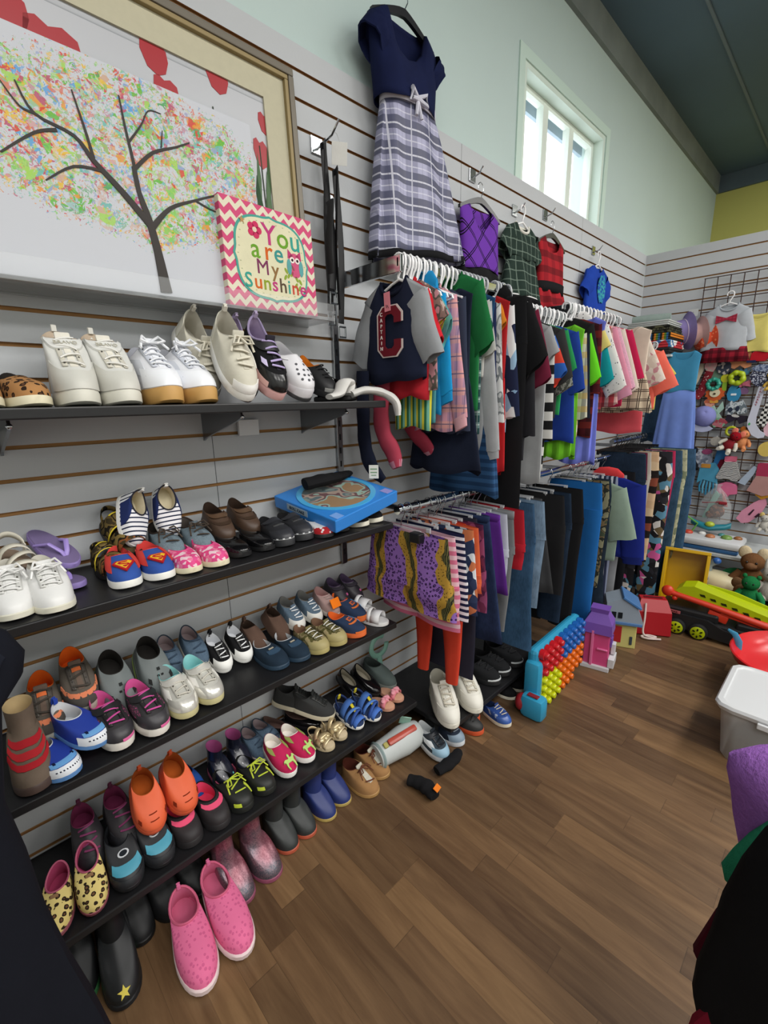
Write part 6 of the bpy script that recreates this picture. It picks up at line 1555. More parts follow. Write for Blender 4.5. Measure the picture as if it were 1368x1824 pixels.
lf = [xf(prism([(.004 * cos(2 * pi * k / 8), .009 * sin(2 * pi * k / 8)) for k in range(8)], .001, 'x'), (.0122, .038 + .012 * q + (.004 if s > 0 else 0), SH / 2 - .03 + .006 * q * (1 if q < 3 else -1) + s * .009), (rad(30 * s), 0, 0)) for q in range(5) for s in (-1, 1)]
mk('leaf_sprig', join(*lf), '8aa040', o, smooth=False)

# ------------------------------------------------------------------ the wire grid and what hangs on it
BY = CORNER - .03
WIRE = NT('grid_wire', .4, .3).out(H('4a3832'))
gx0, gx1, gz0, gz1, gp = .42, 1.94, .46, 2.205, .0762
ws = []
for i in range(int((gx1 - gx0) / gp) + 1):
    ws.append(tube([(gx0 + gp * i, BY, gz0), (gx0 + gp * i, BY, gz1)], .0032, 6))
for i in range(int((gz1 - gz0) / gp) + 1):
    ws.append(tube([(gx0 - .004, BY - .006, gz1 - gp * i), (gx1, BY - .006, gz1 - gp * i)], .0032, 6))
o = T('wire_grid', 'tall brown wire grid panel fixed on the back slatted wall', 'grid panel')
mk('wire_lattice', join(*ws), WIRE, o)
mk('wall_bracket', box((gx0 + .01, BY + .012, 1.6), (.02, .02, .03)), WIRE, o, smooth=False)
FYY = BY - .045
def item(nm, label, cat, x, z, group=None, dy=0.0, rot=0.0):
    return T(nm, label, cat, (x, FYY - dy, z), (0, rad(rot), 0), group)
def peg(o, z=.03):
    mk('hanging_loop', tube([(0, .03, z + .012), (0, .012, z + .006), (0, .0, z)], .0022, 6), 'b8bcc0', o)
def flat(nm, label, cat, x, z, parts, dy=0.0, rot=0.0, group=None):
    o = item(nm, label, cat, x, z, group, dy, rot)
    for pn, poly, th, m, off in parts:
        mk(pn, xf(prism(poly, th), (0, -off, 0)), m, o, smooth=False)
    peg(o, max(p[1] for p in parts[0][1]) - .006)
    return o
def rectp(w, h, cx=0, cz=0, r=.1):
    k = min(w, h) * r
    return [(cx - w / 2 + k, cz - h / 2), (cx + w / 2 - k, cz - h / 2), (cx + w / 2, cz - h / 2 + k), (cx + w / 2, cz + h / 2 - k), (cx + w / 2 - k, cz + h / 2), (cx - w / 2 + k, cz + h / 2), (cx - w / 2, cz + h / 2 - k), (cx - w / 2, cz - h / 2 + k)]
def ell(w, h, cx=0, cz=0, n=18): return [(cx + w * cos(2 * pi * k / n), cz + h * sin(2 * pi * k / n)) for k in range(n)]
def plush(nm, label, cat, loc, s, body, head=None, ears=None, muzzle=None, limbs=None, rot=(0, 0, 0), earshape=(.25, .12, .3), group=None, legs=True, belly=None):
    o = T(nm, label, cat, loc, rot, group)
    head = head or body; ears = ears or body; limbs = limbs or body
    f = lambda c: fuzzy(c) if isinstance(c, str) else c
    mk('torso', ball((0, 0, .5 * s), (.3 * s, .26 * s, .36 * s)), f(body), o)
    h = mk('head', ball((0, -.06 * s, 1.02 * s), (.27 * s, .26 * s, .25 * s)), f(head), o)
    for sx in (-1, 1):
        mk('ear', ball((sx * .2 * s, -.02 * s, 1.25 * s), tuple(e * s * .6 for e in earshape)), f(ears), h)
        mk('eye', ball((sx * .1 * s, -.3 * s, 1.06 * s), .03 * s, 8, 6), gloss('151515', .2), h)
        mk('arm', tube([(sx * .22 * s, -.05 * s, .7 * s), (sx * .38 * s, -.14 * s, .5 * s), (sx * .42 * s, -.2 * s, .34 * s)], [.1 * s, .1 * s, .08 * s], 10), f(limbs), o)
        if legs: mk('leg', tube([(sx * .16 * s, -.1 * s, .26 * s), (sx * .24 * s, -.3 * s, .14 * s), (sx * .26 * s, -.44 * s, .13 * s)], [.13 * s, .12 * s, .1 * s], 10), f(limbs), o)
    if muzzle: mk('muzzle', ball((0, -.28 * s, .96 * s), (.13 * s, .1 * s, .1 * s)), f(muzzle), h)
    if belly: mk('belly_patch', ball((0, -.08 * s, .48 * s), (.22 * s, .22 * s, .26 * s)), f(belly), o)
    return o
# the grey toddler top on its hanger, with plaid frill
o = T('toddler_shirt', 'grey toddler top with red bow and plaid frill, high on the wire grid', 'shirt', (.60, FYY - .03, 2.0))
tee(o, cloth('a9aeb4'), None, hw=.13, L=.3, hem=.135, sl=.19, r0=.062, r1=.048, ang=18, collar=cloth('9ca2a8'), seed=50, d=.03)
BUF = plaid('8a1c2c', '2a0c14', '2a0c14', .05, .05)
mk('plaid_frill', loft([[((.135 + .02 * t + .008 * t * sin(8 * a)) * cos(a), (.035 + .01 * t * sin(8 * a) + .01 * t) * sin(a), -.285 - .1 * t) for a in [2 * pi * k / 48 for k in range(48)]] for t in (0, .4, 1)], False, False), BUF, o, solid_=.002)
mk('bow_applique', join(xf(prism([(-.06, .035), (-.06, -.02), (0, 0), (.06, -.02), (.06, .035), (0, .014)], .004), (0, -.036, -.105))), plaid('a8384c', '8a2438', '7a1c30', .02, .02), o, smooth=False)
hg = hanger('white', .60, FYY - .03, 2.066, 0, 'white plastic hanger holding the grey toddler top on the grid', 'grid hangers')
o = T('baby_leggings', 'pale yellow baby top half hidden behind the grey toddler top', 'baby clothes', (.77, FYY, 1.93))
tee(o, cloth('d0c470'), None, hw=.1, L=.26, hem=.1, sl=.2, ang=14, r0=.05, r1=.045, seed=51)
for (x, z, w, c_, lb) in ((.54, 1.60, .06, 'cfa0a0', 'pink patterned baby shorts in a packet under the plaid frill'), (.62, 1.58, .07, '3c4250', 'dark grey baby socks bundle under the plaid frill')):
    flat('baby_packet', lb, 'baby clothes', x, z, [('packet', blobpoly(12, w * .6, .05, .3, int(x * 99)), .03, cells([c_, 'b8b0a8', c_], 60), 0), ('header_card', rectp(w, .018, 0, .05), .006, 'd8d8d4', .0)])
flat('baby_shorts', 'peach ruffled baby shorts below the plaid frill', 'baby clothes', .71, 1.62, [('cloth', [(-.055, .05), (.055, .05), (.062, -.04), (.03, -.052), (0, -.03), (-.03, -.052), (-.062, -.04)], .024, cloth('d8946c'), 0), ('waistband', rectp(.11, .014, 0, .05), .028, 'c8845c', 0)])
sock('sock', 'cream knee sock hanging on the left of the wire grid', [(.475, FYY, 1.67), (.465, FYY, 1.57), (.44, FYY - .005, 1.49), (.425, FYY - .01, 1.45)], [.028, .03, .03, .028], cloth('bcb4a0'), flat=.4, up=(0, 1, 0))
sock('sock', 'dark red spotted sock hanging beside the cream one', [(.535, FYY - .01, 1.56), (.515, FYY - .01, 1.47), (.49, FYY - .012, 1.40), (.47, FYY - .02, 1.375)], [.026, .028, .03, .026], spots('7c1c28', 'd8c8c4', 60, .2), flat=.4, up=(0, 1, 0))
def ringtoy(nm, lb, x, z, r, t_, m, rot=0, petals=0, cm=None, dy=.02):
    o = item(nm, lb, 'baby toy', x, z, None, dy, rot)
    mk('ring', xf(tube([(r * cos(2 * pi * k / 24), 0, r * sin(2 * pi * k / 24)) for k in range(24)], [t_ * (1 + (.18 * cos(petals * 2 * pi * k / 24) if petals else 0)) for k in range(24)] + [], 10, True, up=(0, 1, 0))), m, o)
    if cm: mk('centre_disc', xf(prism(ell(r * .7, r * .7), .01), (0, .006, 0)), cm, o)
    peg(o, r)
    return o
ringtoy('teething_ring', 'teal beaded teething ring over the orange lion toy', .572, 1.468, .034, .014, gloss('2f9c86', .4), 0, 8)
flat('rattle', 'yellow-green rattle beside the teal teething ring', 'baby toy', .638, 1.48, [('head', ell(.028, .028, 0, .026), .03, gloss('b8b822', .4), 0), ('grip', rectp(.026, .07, 0, -.025), .024, gloss('8ab02c', .4), 0)])
o = flat('lion_rattle', 'orange lion-face rattle with a white centre', 'baby toy', .588, 1.40, [('mane', [(r_ * cos(2 * pi * k / 20), r_ * .85 * sin(2 * pi * k / 20)) for k, r_ in [(k, .062 if k % 2 else .052) for k in range(20)]], .03, gloss('c85a24', .45), 0), ('face', ell(.032, .03, 0, .006), .036, 'd8cfae', .004), ('nose', ell(.008, .007, 0, .0), .04, '4a3c2c', .006), ('handle', rectp(.05, .03, 0, -.05), .026, gloss('d89a3c', .4), 0)])
flat('fabric_pouch', 'sage green gauze pouch behind the teal ring', 'pouch', .575, 1.525, [('pouch', blobpoly(14, .05, .045, .2, 5), .02, cloth('6e8c78'), 0)], -.01)
ringtoy('toy_frog_ring', 'lime green open-mouthed ring toy on the grid', .705, 1.505, .036, .018, gloss('a4b818', .4), 15, 6, '33382c', .02)
flat('toy_star', 'pale blue three-pronged toy above the lime ring', 'baby toy', .735, 1.54, [('prongs', [(-.03, 0), (-.02, .03), (0, .012), (.012, .04), (.02, .01), (.04, .02), (.03, -.01), (0, -.02)], .016, cloth('4e7c9c'), 0)], -.01)
flat('hair_bow', 'dusty pink bow beside the lime ring toy', 'hair bow', .752, 1.463, [('loops', [(-.045, -.035), (-.02, .0), (-.04, .03), (0, .012), (.042, .035), (.03, 0), (.036, -.02), (0, -.012)], .02, cloth('b86a7c'), 0), ('knot', ell(.012, .012), .028, 'a85a6c', .002)])
flat('leaf_brush', 'bright blue pointed bath mitt with a white label', 'bath mitt', .70, 1.405, [('mitt', [(0, .07), (.03, .035), (.042, -.01), (.03, -.05), (.0, -.066), (-.03, -.05), (-.042, -.01), (-.03, .035)], .02, gloss('2a82ac', .5), 0), ('label', rectp(.032, .014, 0, -.012), .023, 'd8e0e4', .001)])
flat('fabric_flower', 'mauve bow half behind the blue mitt', 'hair bow', .745, 1.415, [('loops', blobpoly(10, .036, .028, .5, 9), .016, cloth('7a5a7c'), 0)], -.008)
flat('baby_hat', 'red and navy baby cap near the grid\'s upper part', 'hat', .812, 1.645, [('crown', [(-.05, -.03), (-.045, .02), (0, .05), (.04, .03), (.05, -.01), (.03, -.035)], .05, cloth('b01c28'), 0), ('brim', rectp(.05, .014, -.04, -.034), .06, cloth('20284c'), .006)])
flat('sequin_purse', 'dark sequined purse with silver sparkle', 'purse', .835, 1.515, [('body', blobpoly(14, .056, .07, .2, 14), .04, cells(['2c3044', '8c94a8', '3c4058', 'c8ccd8', '2c3044'], 150, .3), 0), ('flap', blobpoly(10, .05, .025, .2, 3, 0, .05), .046, cells(['4c5a78', '8c98b0'], 120, .3), .002)])
o = plush('plush_giraffe', 'small mustard-yellow plush animal on the grid', 'soft toy', (.90, FYY - .03, 1.41), .085, 'bc9a44', muzzle='d8c088'); peg(o, .1)
o = flat('ear_warmer_card', 'green and white blister card holding two white pads', 'packaged goods', .433, 1.305, [('card', rectp(.088, .115, 0, 0, .08), .004, gloss('557f70', .4), 0), ('sticker', rectp(.038, .022, .02, .04), .006, 'c8c040', .001), ('blister_pad', ell(.017, .022, -.02, -.02), .02, 'd4d6d4', .006), ('blister_pad', ell(.017, .022, .022, -.02), .02, 'd4d6d4', .006)])
def cap(nm, lb, x, z, crown, brim, rot, s=1.0):
    o = item(nm, lb, 'hat', x, z, None, .05, rot)
    mk('crown', xf(lathe([(.001, .085), (.03, .08), (.055, .06), (.07, .03), (.074, 0)], 20, False), (0, 0, 0), (rad(60), 0, 0), (s, s, s)), crown, o, solid_=.002)
    mk('brim', xf(prism([(-.075, 0)] + [(.1 * cos(a), -.105 * sin(a)) for a in [pi - pi * k / 12 for k in range(13)]] + [(.075, 0)], .004, 'z'), (0, -.01, -.03), (rad(38), 0, 0), (s, s, s)), brim, o)
    peg(o, .05)
    return o
cap('baseball_cap', 'lavender visor cap with a grey brim', .545, 1.235, cloth('7c80b8'), cloth('82869c'), 32, 1.05)
flat('hair_bow', 'pale mint ribbon with long tails beside the lavender cap', 'hair bow', .61, 1.265, [('loops', [(-.05, .04), (-.03, .075), (0, .02), (.03, .08), (.045, .03), (.02, -.005), (.05, -.05), (.0, -.035), (-.045, -.06), (-.02, -.005)], .016, cloth('a0c0b0'), 0), ('knot', ell(.014, .014, 0, .0), .022, '8cb0a0', .001)])
flat('fabric_flower', 'orange and coral folded bib above the lavender cap', 'bib', .565, 1.335, [('folds', blobpoly(9, .04, .035, .5, 21), .018, cells(['c0684c', 'd89a84'], 60), 0)])
flat('fabric_flower', 'red and green cloth bundle under the mint ribbon', 'bib', .64, 1.195, [('folds', blobpoly(11, .042, .04, .5, 22), .018, cells(['9c4450', '78a488', 'b06a74'], 50), 0)])
flat('baby_mittens', 'grey and white puppy-face baby mittens', 'mittens', .725, 1.295, [('pair', [(-.055, -.04), (-.06, .02), (-.03, .055), (0, .04), (.03, .06), (.06, .01), (.066, -.03), (.02, -.04), (0, -.02), (-.02, -.044)], .03, camo(['8c9aa0', 'c4ccd0', '6c7880'], 40), 0), ('dark_patch', ell(.014, .016, -.03, -.008), .036, '2c3444', .002), ('dark_patch', ell(.01, .02, .012, 0), .036, '2c3444', .002)])
flat('sunglasses', 'dark toddler sunglasses under the puppy mittens', 'sunglasses', .735, 1.222, [('front', [(-.06, .02), (.06, .035), (.07, .0), (.03, -.03), (.005, 0), (-.03, -.035), (-.06, -.015)], .012, gloss('231c2c', .3), 0), ('bow_trim', blobpoly(8, .024, .01, .4, 6, -.012, .02), .016, 'c8c8c4', .002)], 0, 12)
# white toy hockey stick with red lettering
o = item('hockey_stick', 'white toy hockey stick with red lettering down the shaft', 'toy hockey stick', .84, 1.24, None, .03, 0)
mk('shaft_and_blade', prism([(-.002, .20), (.034, .205), (.012, 0), (.014, -.05), (.045, -.095), (.075, -.115), (.07, -.14), (.04, -.148), (.0, -.125), (-.03, -.07), (-.034, -.02)], .014), solid('c4c8d8', .4), o, smooth=False)
for k, ch in enumerate('CALGARY'): text(ch, .019, 'a02838', o, (.013 - .0024 * k, -.0085, .185 - .0175 * k), (rad(90), rad(-8), 0), 'letter')
mk('green_dot', xf(prism(ell(.006, .009), .002), (-.02, -.008, -.05)), '4aa05c', o)
peg(o, .2)
flat('checked_roll', 'black and white checked cloth roll beside the hockey stick', 'cloth roll', .905, 1.26, [('roll', [(-.05, -.07), (-.015, .075), (.035, .085), (.04, .02), (0, -.09)], .05, check('1c1c1c', 'd0d0cc', .017), 0), ('pink_end', ell(.022, .02, .02, .085), .054, 'c89aa0', 0)])
flat('baby_blanket', 'pale pink folded blanket hanging at the grid beside the checked roll', 'blanket', .96, 1.16, [('folds', blobpoly(12, .06, .075, .3, 31), .04, cloth('d0a8b4'), 0)])
flat('drawstring_bag', 'small khaki cloth bag with buckle below the blister card', 'bag', .447, 1.165, [('bag', [(-.024, .07), (.02, .075), (.024, 0), (.05, -.04), (.02, -.06), (-.045, -.075), (-.05, -.055), (-.02, 0)], .03, camo(['a49c68', '8c8458', 'b8b080'], 60), 0), ('flap', ell(.016, .02, .012, -.03), .036, '3c3828', .001)])
flat('price_sticker', 'mustard yellow tag left of the khaki cloth bag', 'tag', .405, 1.16, [('card', rectp(.032, .05), .004, 'b8901c', 0)])
o = plush('plush_ladybird', 'dark red spotted plush bug with cream legs', 'soft toy', (.695, FYY - .05, .985), .13, spots('7c1420', 'd8b0ac', 40, .22), head='8c1822', ears='d87a64', limbs='c8c4b8', rot=(0, rad(28), 0)); peg(o, .15)
o = plush('plush_dog', 'peach-orange plush puppy behind the dark red bug', 'soft toy', (.78, FYY - .01, 1.0), .12, 'd08a5c', ears='b87030', rot=(0, rad(12), 0)); peg(o, .14)
ringtoy('teething_ring', 'lime ring toy above the dark red plush bug', .722, 1.135, .03, .009, gloss('b4bc24', .35), 0)
flat('plush_ball', 'white fluffy ball left of the dark red plush bug', 'soft toy', .635, 1.06, [('ball', ell(.03, .032), .05, fuzzy('a8a49c'), 0)])
o = plush('plush_bear', 'black plush bear hanging by the blue jeans', 'soft toy', (.487, FYY - .03, .80), .15, '1c1d22', ears='20222a', muzzle='c07850'); peg(o, .18)
flat('cloth_doll_purse', 'grey patterned cloth purse with a purple clasp', 'purse', .572, .93, [('purse', blobpoly(14, .06, .07, .2, 41), .035, cells(['8c94a4', 'b4bac4', '6c7484'], 50), 0), ('clasp', ell(.03, .02, .02, .05), .042, '8c4468', .001)])
o = flat('fringe_bag', 'light blue fringed bag with an orange cuff', 'bag', .625, .80, [('bag', [(-.06, .09), (.03, .1), (.06, .05), (.055, -.05), (-.03, -.03), (-.07, -.06)], .03, cloth('4c94b4'), 0), ('cuff', rectp(.06, .03, -.025, .075), .036, cloth('c08a40'), .001)])
for k in range(6): mk('fringe', tube([(-.04 + .018 * k, -.005, -.03), (-.05 + .022 * k, -.012, -.08), (-.045 + .02 * k, -.008, -.125 - .01 * (k % 3))], .007, 6), cloth(['3c84a8', '5ca0bc'][k % 2]), o)
flat('superhero_cape', 'bright blue toy cape behind the fringed bag', 'dress-up cape', .68, .93, [('cape', [(-.03, .06), (.03, .065), (.05, -.03), (.02, -.075), (-.015, -.05), (-.045, -.08)], .014, gloss('1c6ca8', .6), 0)], -.01)
flat('fabric_skirt', 'maroon doll skirt behind the zebra dress', 'doll clothes', .70, .865, [('panel', [(-.02, .06), (.05, .075), (.03, 0), (-.01, -.07), (-.06, -.06)], .02, cloth('6c1c2c'), 0)], -.01)
flat('doll_dress', 'black and white zebra-striped doll dress with a pink band', 'doll clothes', .742, .845, [('skirt', [(-.03, .07), (.035, .075), (.075, -.04), (.055, -.07), (0, -.055), (-.065, -.06), (-.07, -.04)], .045, zebra('1a1a1c', 'd4d4d2', 34, 'Z', 5), 0), ('waistband', rectp(.07, .04, 0, .09), .03, cloth('d06a84'), .001)])
flat('hair_bow', 'large bubblegum pink bow below the zebra doll dress', 'hair bow', .748, .715, [('loops', [(-.06, -.03), (-.055, .03), (-.015, .05), (.015, .05), (.055, .03), (.062, -.03), (.0, -.045)], .045, cloth('c8688c'), 0), ('knot', ell(.02, .014, 0, -.045), .05, 'b85a7c', .002)])
flat('plush_sleeve', 'pale grey-blue cloth doll arm on the grid', 'soft toy', .86, .83, [('arm', [(-.055, -.06), (.02, .065), (.045, .06), (.03, .01), (-.01, -.075)], .03, cloth('a0aec0'), 0)])
flat('doll_dress', 'dusty rose doll dress with a dark pink bodice', 'doll clothes', .935, .80, [('skirt', [(-.03, .03), (.04, .03), (.08, -.09), (.02, -.11), (-.07, -.08)], .05, cloth('a8807c'), 0), ('bodice', rectp(.075, .1, .005, .07), .04, cloth('9c3450'), .001)])
flat('plush_lion_mane', 'golden orange plush cape below the dusty rose dress', 'soft toy', .985, .725, [('cape', [(-.07, -.03), (-.01, .07), (.07, .06), (.08, -.04), (.03, -.08), (.01, -.04), (-.03, -.06)], .04, fuzzy('b07c2c'), 0)])
flat('toy_ball', 'pale yellow soft ball high beside the doll dresses', 'ball', .935, 1.02, [('ball', ell(.045, .05), .08, cloth('c8b05c'), 0)])
flat('mouse_mask', 'long pink felt mask with two dark slots', 'dress-up mask', .915, .575, [('felt', [(.06, .11), (.075, .06), (.05, -.02), (-.01, -.09), (-.05, -.10), (-.085, -.07), (-.06, -.01), (0, .06)], .02, cloth('cf8ca4'), 0), ('slot', [(-.02, -.03), (.005, .012), (.014, .01), (-.008, -.035)], .024, '3c2430', .001), ('slot', [(.018, -.04), (.04, -.01), (.05, -.018), (.03, -.048)], .024, '3c2430', .001)])
o = plush('plush_lamb', 'small white plush lamb with a cream flower', 'soft toy', (1.0, FYY - .05, .44), .1, 'b4b0a8', ears='c8b070')
o = T('toy_bag', 'clear plastic bag holding a brown figure and a mint book', 'bagged toys', (.70, FYY - .05, .46))
mk('bag', loft([[(w * cos(a), .04 * min(1, w * 12) * sin(a), z) for a in [2 * pi * k / 20 for k in range(20)]] for w, z in ((.07, 0), (.105, .02), (.1, .14), (.06, .22), (.015, .27), (.03, .29))]), clear('d8dcdc', .1, .22), o)
mk('mint_book', prism([(-.07, .03), (-.04, .03), (.02, .21), (-.005, .24), (-.02, .21)], .02), '7ca89c', o, smooth=False)
mk('red_book', prism([(.03, .24), (.06, .18), (.075, .13), (.05, .13)], .02), 'a85a5c', o, smooth=False)
mk('figure', join(ball((.015, -.01, .09), (.05, .025, .05)), ball((.03, -.012, .15), (.03, .022, .025)), ball((-.02, -.012, .06), (.03, .022, .03))), cells(['6c3c28', '8c5438', '4c2c24'], 60), o)
mk('goggles', join(box((.05, -.035, .16), (.05, .014, .02), .004), tube([(.03, -.035, .165), (-.05, -.03, .15), (-.08, -.02, .145)], .004, 6)), '8c2c34', o, smooth=False)
# hats on hooks in the corner
o = T('sun_hat', 'lavender felt hat with a pale cord, in front of the other hats', 'hat', (.370, CORNER - .165, 1.845), (0, 0, 0))
def hat(o, m, cord, tilt, s=1.0):
    R3 = tuple(Vector((-.80, -.58, -.12)).to_track_quat('Z', 'Y').to_euler())
    rings = [(.118, -.02), (.122, -.018), (.118, -.014), (.082, .004), (.078, .012), (.075, .05), (.068, .072), (.045, .084), (.004, .087)]
    mk('felt', xf(lathe(rings, 28), (0, 0, 0), R3, (s, s, s)), m, o)
    if cord: mk('cord', xf(tube([(.079 * cos(2 * pi * k / 26), .079 * sin(2 * pi * k / 26), .014) for k in range(26)], .003, 6, True), (0, 0, 0), R3, (s, s, s)), cord, o)
    mk('hook', tube([(0, .12, .03), (0, .03, .03)], .003, 6), CHROME, o)
hat(o, cloth('7f72a4'), 'c8b8d0', 0, 1.08)
o = T('sun_hat', 'pinkish beige hat just behind the lavender hat', 'hat', (.440, CORNER - .105, 1.825))
hat(o, cloth('b8948c'), None, 0, .98)
o = T('bucket_hat', 'orange spotted cloth hat behind the lavender hat', 'hat', (.495, CORNER - .075, 1.785))
hat(o, spots('cc4c2c', 'e0845c', 42, .3), None, 0, .92)
o = T('price_card', 'small white card hooked over the hats', 'card', (.372, CORNER - .03, 1.985))
mk('card', box((0, 0, 0), (.06, .002, .05)), 'c4c6c4', o, smooth=False)
mk('hole_dot', box((0, -.0015, .004), (.004, .001, .004)), '4a4a4a', o, smooth=False)
# folded clothes stacked on a small shelf in the corner
o = T('corner_shelf', 'white wire shelf in the corner under the folded clothes', 'shelf', (.21, 3.86, 1.655))
mk('board', box((0, 0, 0), (.40, .5, .014), .002), solid('b8bcbc'), o, smooth=False)
mk('bracket', box((-.1, .0, -.04), (.2, .01, .06)), CHROME, o, smooth=False)
zc = 1.664
for i, (h, m, lb) in enumerate(((.05, cloth('2a2a2c'), 'black folded jeans at the bottom of the corner stack'), (.05, cells(['d8d8d6', 'b03038', '3c6c9c', '2c2c2c'], 22), 'folded printed tee with red letters in the corner stack'), (.045, stripes(['c87828', '5c7c2c', '2c5c8c', '22201e'], .05, 0), 'folded rainbow-edged blanket in the corner stack'), (.05, camo(['2c3028', '3c3c30', '1c1c1a', '50503c'], 30), 'folded dark camouflage top in the corner stack'), (.035, cloth('b0b4b2'), 'folded pale grey top near the top of the corner stack'), (.04, cloth('8a9892'), 'rolled grey-green towel topping the corner stack'))):
    w = (.3, .31, .3, .29, .26, .12)[i]
    x = .23 if i < 5 else .2
    q = T('folded_clothing', lb, 'folded clothes', (x, 3.83, zc + h / 2), group=None)
    if i < 5: mk('folds', join(*[box((.004 * sin(i * 3 + k), 0, -h / 2 + h * (k + .5) / 3), (w, .34, h / 3 - .0006), .006) for k in range(3)]), m, q)
    else: mk('roll', xf(lathe([(.004, -.12), (.03, -.12), (.034, 0), (.03, .12), (.004, .12)], 16), (0, 0, .012), (0, rad(90), rad(10)), (1, 1, 1)), m, q)
    zc += h

# ------------------------------------------------------------------ toys along the floor and low shelf at the back
o = T('toy_shelf', 'low white two-tier shelf under the wire grid', 'shelf', (1.1, 3.93, 0))
mk('board', box((0, 0, .322), (1.3, .46, .022), .003), solid('aeb2b2', .6), o, smooth=False)
mk('board', box((0, 0, .09), (1.3, .46, .022), .003), solid('aeb2b2', .6), o, smooth=False)
for sx in (-.62, 0.1, .62): mk('upright', box((sx, .2, .165), (.03, .03, .33)), solid('3a3c3e'), o, smooth=False)
mk('kick_board', box((0, .18, .04), (1.3, .02, .078)), solid('1c1c1e'), o, smooth=False)
o = T('activity_table', 'white baby play tray with a blue underside on the low shelf', 'toy', (.745, 3.84, .335))
mk('tray', box((0, 0, .055), (.38, .26, .05), .018), gloss('c4c6c8', .4), o)
mk('blue_base', box((0, 0, .015), (.36, .24, .03), .01), gloss('2c5c8c', .4), o)
for k, (x, y, r_, c_) in enumerate(((-.14, 0, .03, 'b8402c'), (-.06, .03, .024, 'd8d8d4'), (.0, -.03, .03, 'a86a44'), (.09, .0, .034, '6c8c44'), (.15, .03, .026, '8c5c34'), (.05, .06, .022, '4c8c8c'))):
    mk('play_knob', ball((x, y, .085), (r_, r_, r_ * .6), 12, 7), gloss(c_, .4), o)
o = T('toy_boat', 'teal curved toy boat on the white play tray', 'toy', (.72, 3.90, .43))
mk('hull', loft([[(x, .045 * w * cos(a), .03 + .03 * abs(x / .11) ** 2 + .022 * sin(a)) for a in [2 * pi * k / 12 for k in range(12)]] for x, w in ((-.12, .15), (-.09, .7), (0, 1), (.09, .7), (.12, .15))]), gloss('1c7484', .4), o)
mk('lime_top', ball((.0, -.02, .06), (.03, .025, .02)), gloss('a4b434', .4), o)
o = T('toy_arch', 'lime green triangular toy arch beside the blue jeans', 'toy', (.56, 3.86, .41))
mk('arch', tube([(-.075, 0, .06), (-.02, 0, .13), (0, 0, .135), (.09, 0, .08), (.055, 0, .0)], .006, 8), gloss('5c9a3c', .4), o)
mk('knob', ball((-.075, 0, .055), .011, 8, 6), gloss('c8b85c', .4), o)
o = T('toy_slide', 'lime and blue tilted toy slide at the tray end', 'toy', (.505, 3.80, .335))
mk('slide', box((0, 0, .06), (.13, .1, .025), .005, (0, rad(38), 0)), gloss('7cac1c', .4), o, smooth=False)
mk('blue_back', box((.01, .04, .085), (.15, .02, .03), .004, (0, rad(38), 0)), gloss('3c5878', .4), o, smooth=False)
mk('orange_foot', box((.0, 0, .015), (.1, .09, .03), .005), gloss('c0742c', .4), o, smooth=False)
o = T('toy_figure', 'small orange-red toy figure between the slide and tray', 'toy', (.575, 3.70, .335))
mk('torso', ball((0, 0, .035), (.02, .018, .035)), gloss('a83c24', .4), o); mk('head', ball((0, 0, .085), (.024, .022, .022)), gloss('b84828', .4), o)
# yellow crate tipped on its side
o = T('toy_crate', 'bright yellow plastic crate tipped toward the aisle', 'crate', (.70, 3.46, .205), (rad(78), 0, rad(8)))
YL = gloss('c89c04', .35)
def crate(w, d, h, t): 
    return join(box((0, 0, t / 2), (w, d, t), .002), box((-w / 2 + t / 2, 0, h / 2), (t, d, h), .002), box((w / 2 - t / 2, 0, h / 2), (t, d, h), .002), box((0, -d / 2 + t / 2, h / 2), (w, t, h), .002), box((0, d / 2 - t / 2, h / 2), (w, t, h), .002))
mk('tub', crate(.22, .36, .15, .006), YL, o, smooth=False)
mk('rim', join(box((0, -.185, .149), (.25, .02, .012), .003), box((0, .185, .149), (.25, .02, .012), .003), box((-.115, 0, .149), (.02, .349, .012), .003), box((.115, 0, .149), (.02, .349, .012), .003)), YL, o, smooth=False)
mk('wall_slot', join(*[box((.108, -.1 + .06 * k, .08), (.012, .02, .03)) for k in range(4)]), gloss('a88000', .5), o, smooth=False)
o = T('yellow_bin_base', 'yellow toy chest lid lying under the tipped crate', 'toy chest', (.69, 3.40, 0))
mk('slab', box((0, 0, .03), (.3, .3, .06), .008), YL, o, smooth=False)
o = T('musical_toy', 'cream musical baby toy with a blue slide and orange base', 'toy', (.845, 3.62, .102), (0, 0, rad(-12)))
mk('base', box((0, 0, .02), (.28, .18, .04), .015), gloss('b85420', .4), o)
mk('shell', loft([[(.14 * k_ * cos(a), .09 * k_ * sin(a), z) for a in [2 * pi * k / 24 for k in range(24)]] for k_, z in ((.98, .04), (1.02, .06), (.95, .1), (.7, .125), (.2, .13))]), gloss('cfc4a0', .45), o)
mk('blue_slide', box((-.06, -.075, .1), (.1, .03, .035), .012, (0, rad(15), 0)), gloss('1c449c', .35), o)
mk('horn', tube([(-.06, 0, .12), (-.05, 0, .17), (-.02, 0, .2)], [.03, .02, .022], 12), gloss('8c989c', .3), o)
mk('horn_tip', ball((-.012, 0, .205), (.026, .024, .024)), gloss('2c5ca0', .35), o)
o = T('toy_plate', 'green toy plate leaning above the musical toy', 'toy plate', (.93, 3.76, .16), (rad(30), 0, 0))
mk('dish', lathe([(.004, 0), (.05, .002), (.085, .02), (.088, .024), (.05, .008), (.004, .006)], 24), gloss('1f7c48', .4), o)
mk('centre', lathe([(.002, .008), (.022, .008), (.018, .018), (.002, .02)], 14), gloss('78a05c', .4), o)
o = T('toy_roller', 'orange and yellow toy tube under the musical toy', 'toy', (.86, 3.42, .09), (0, rad(90), rad(6)))
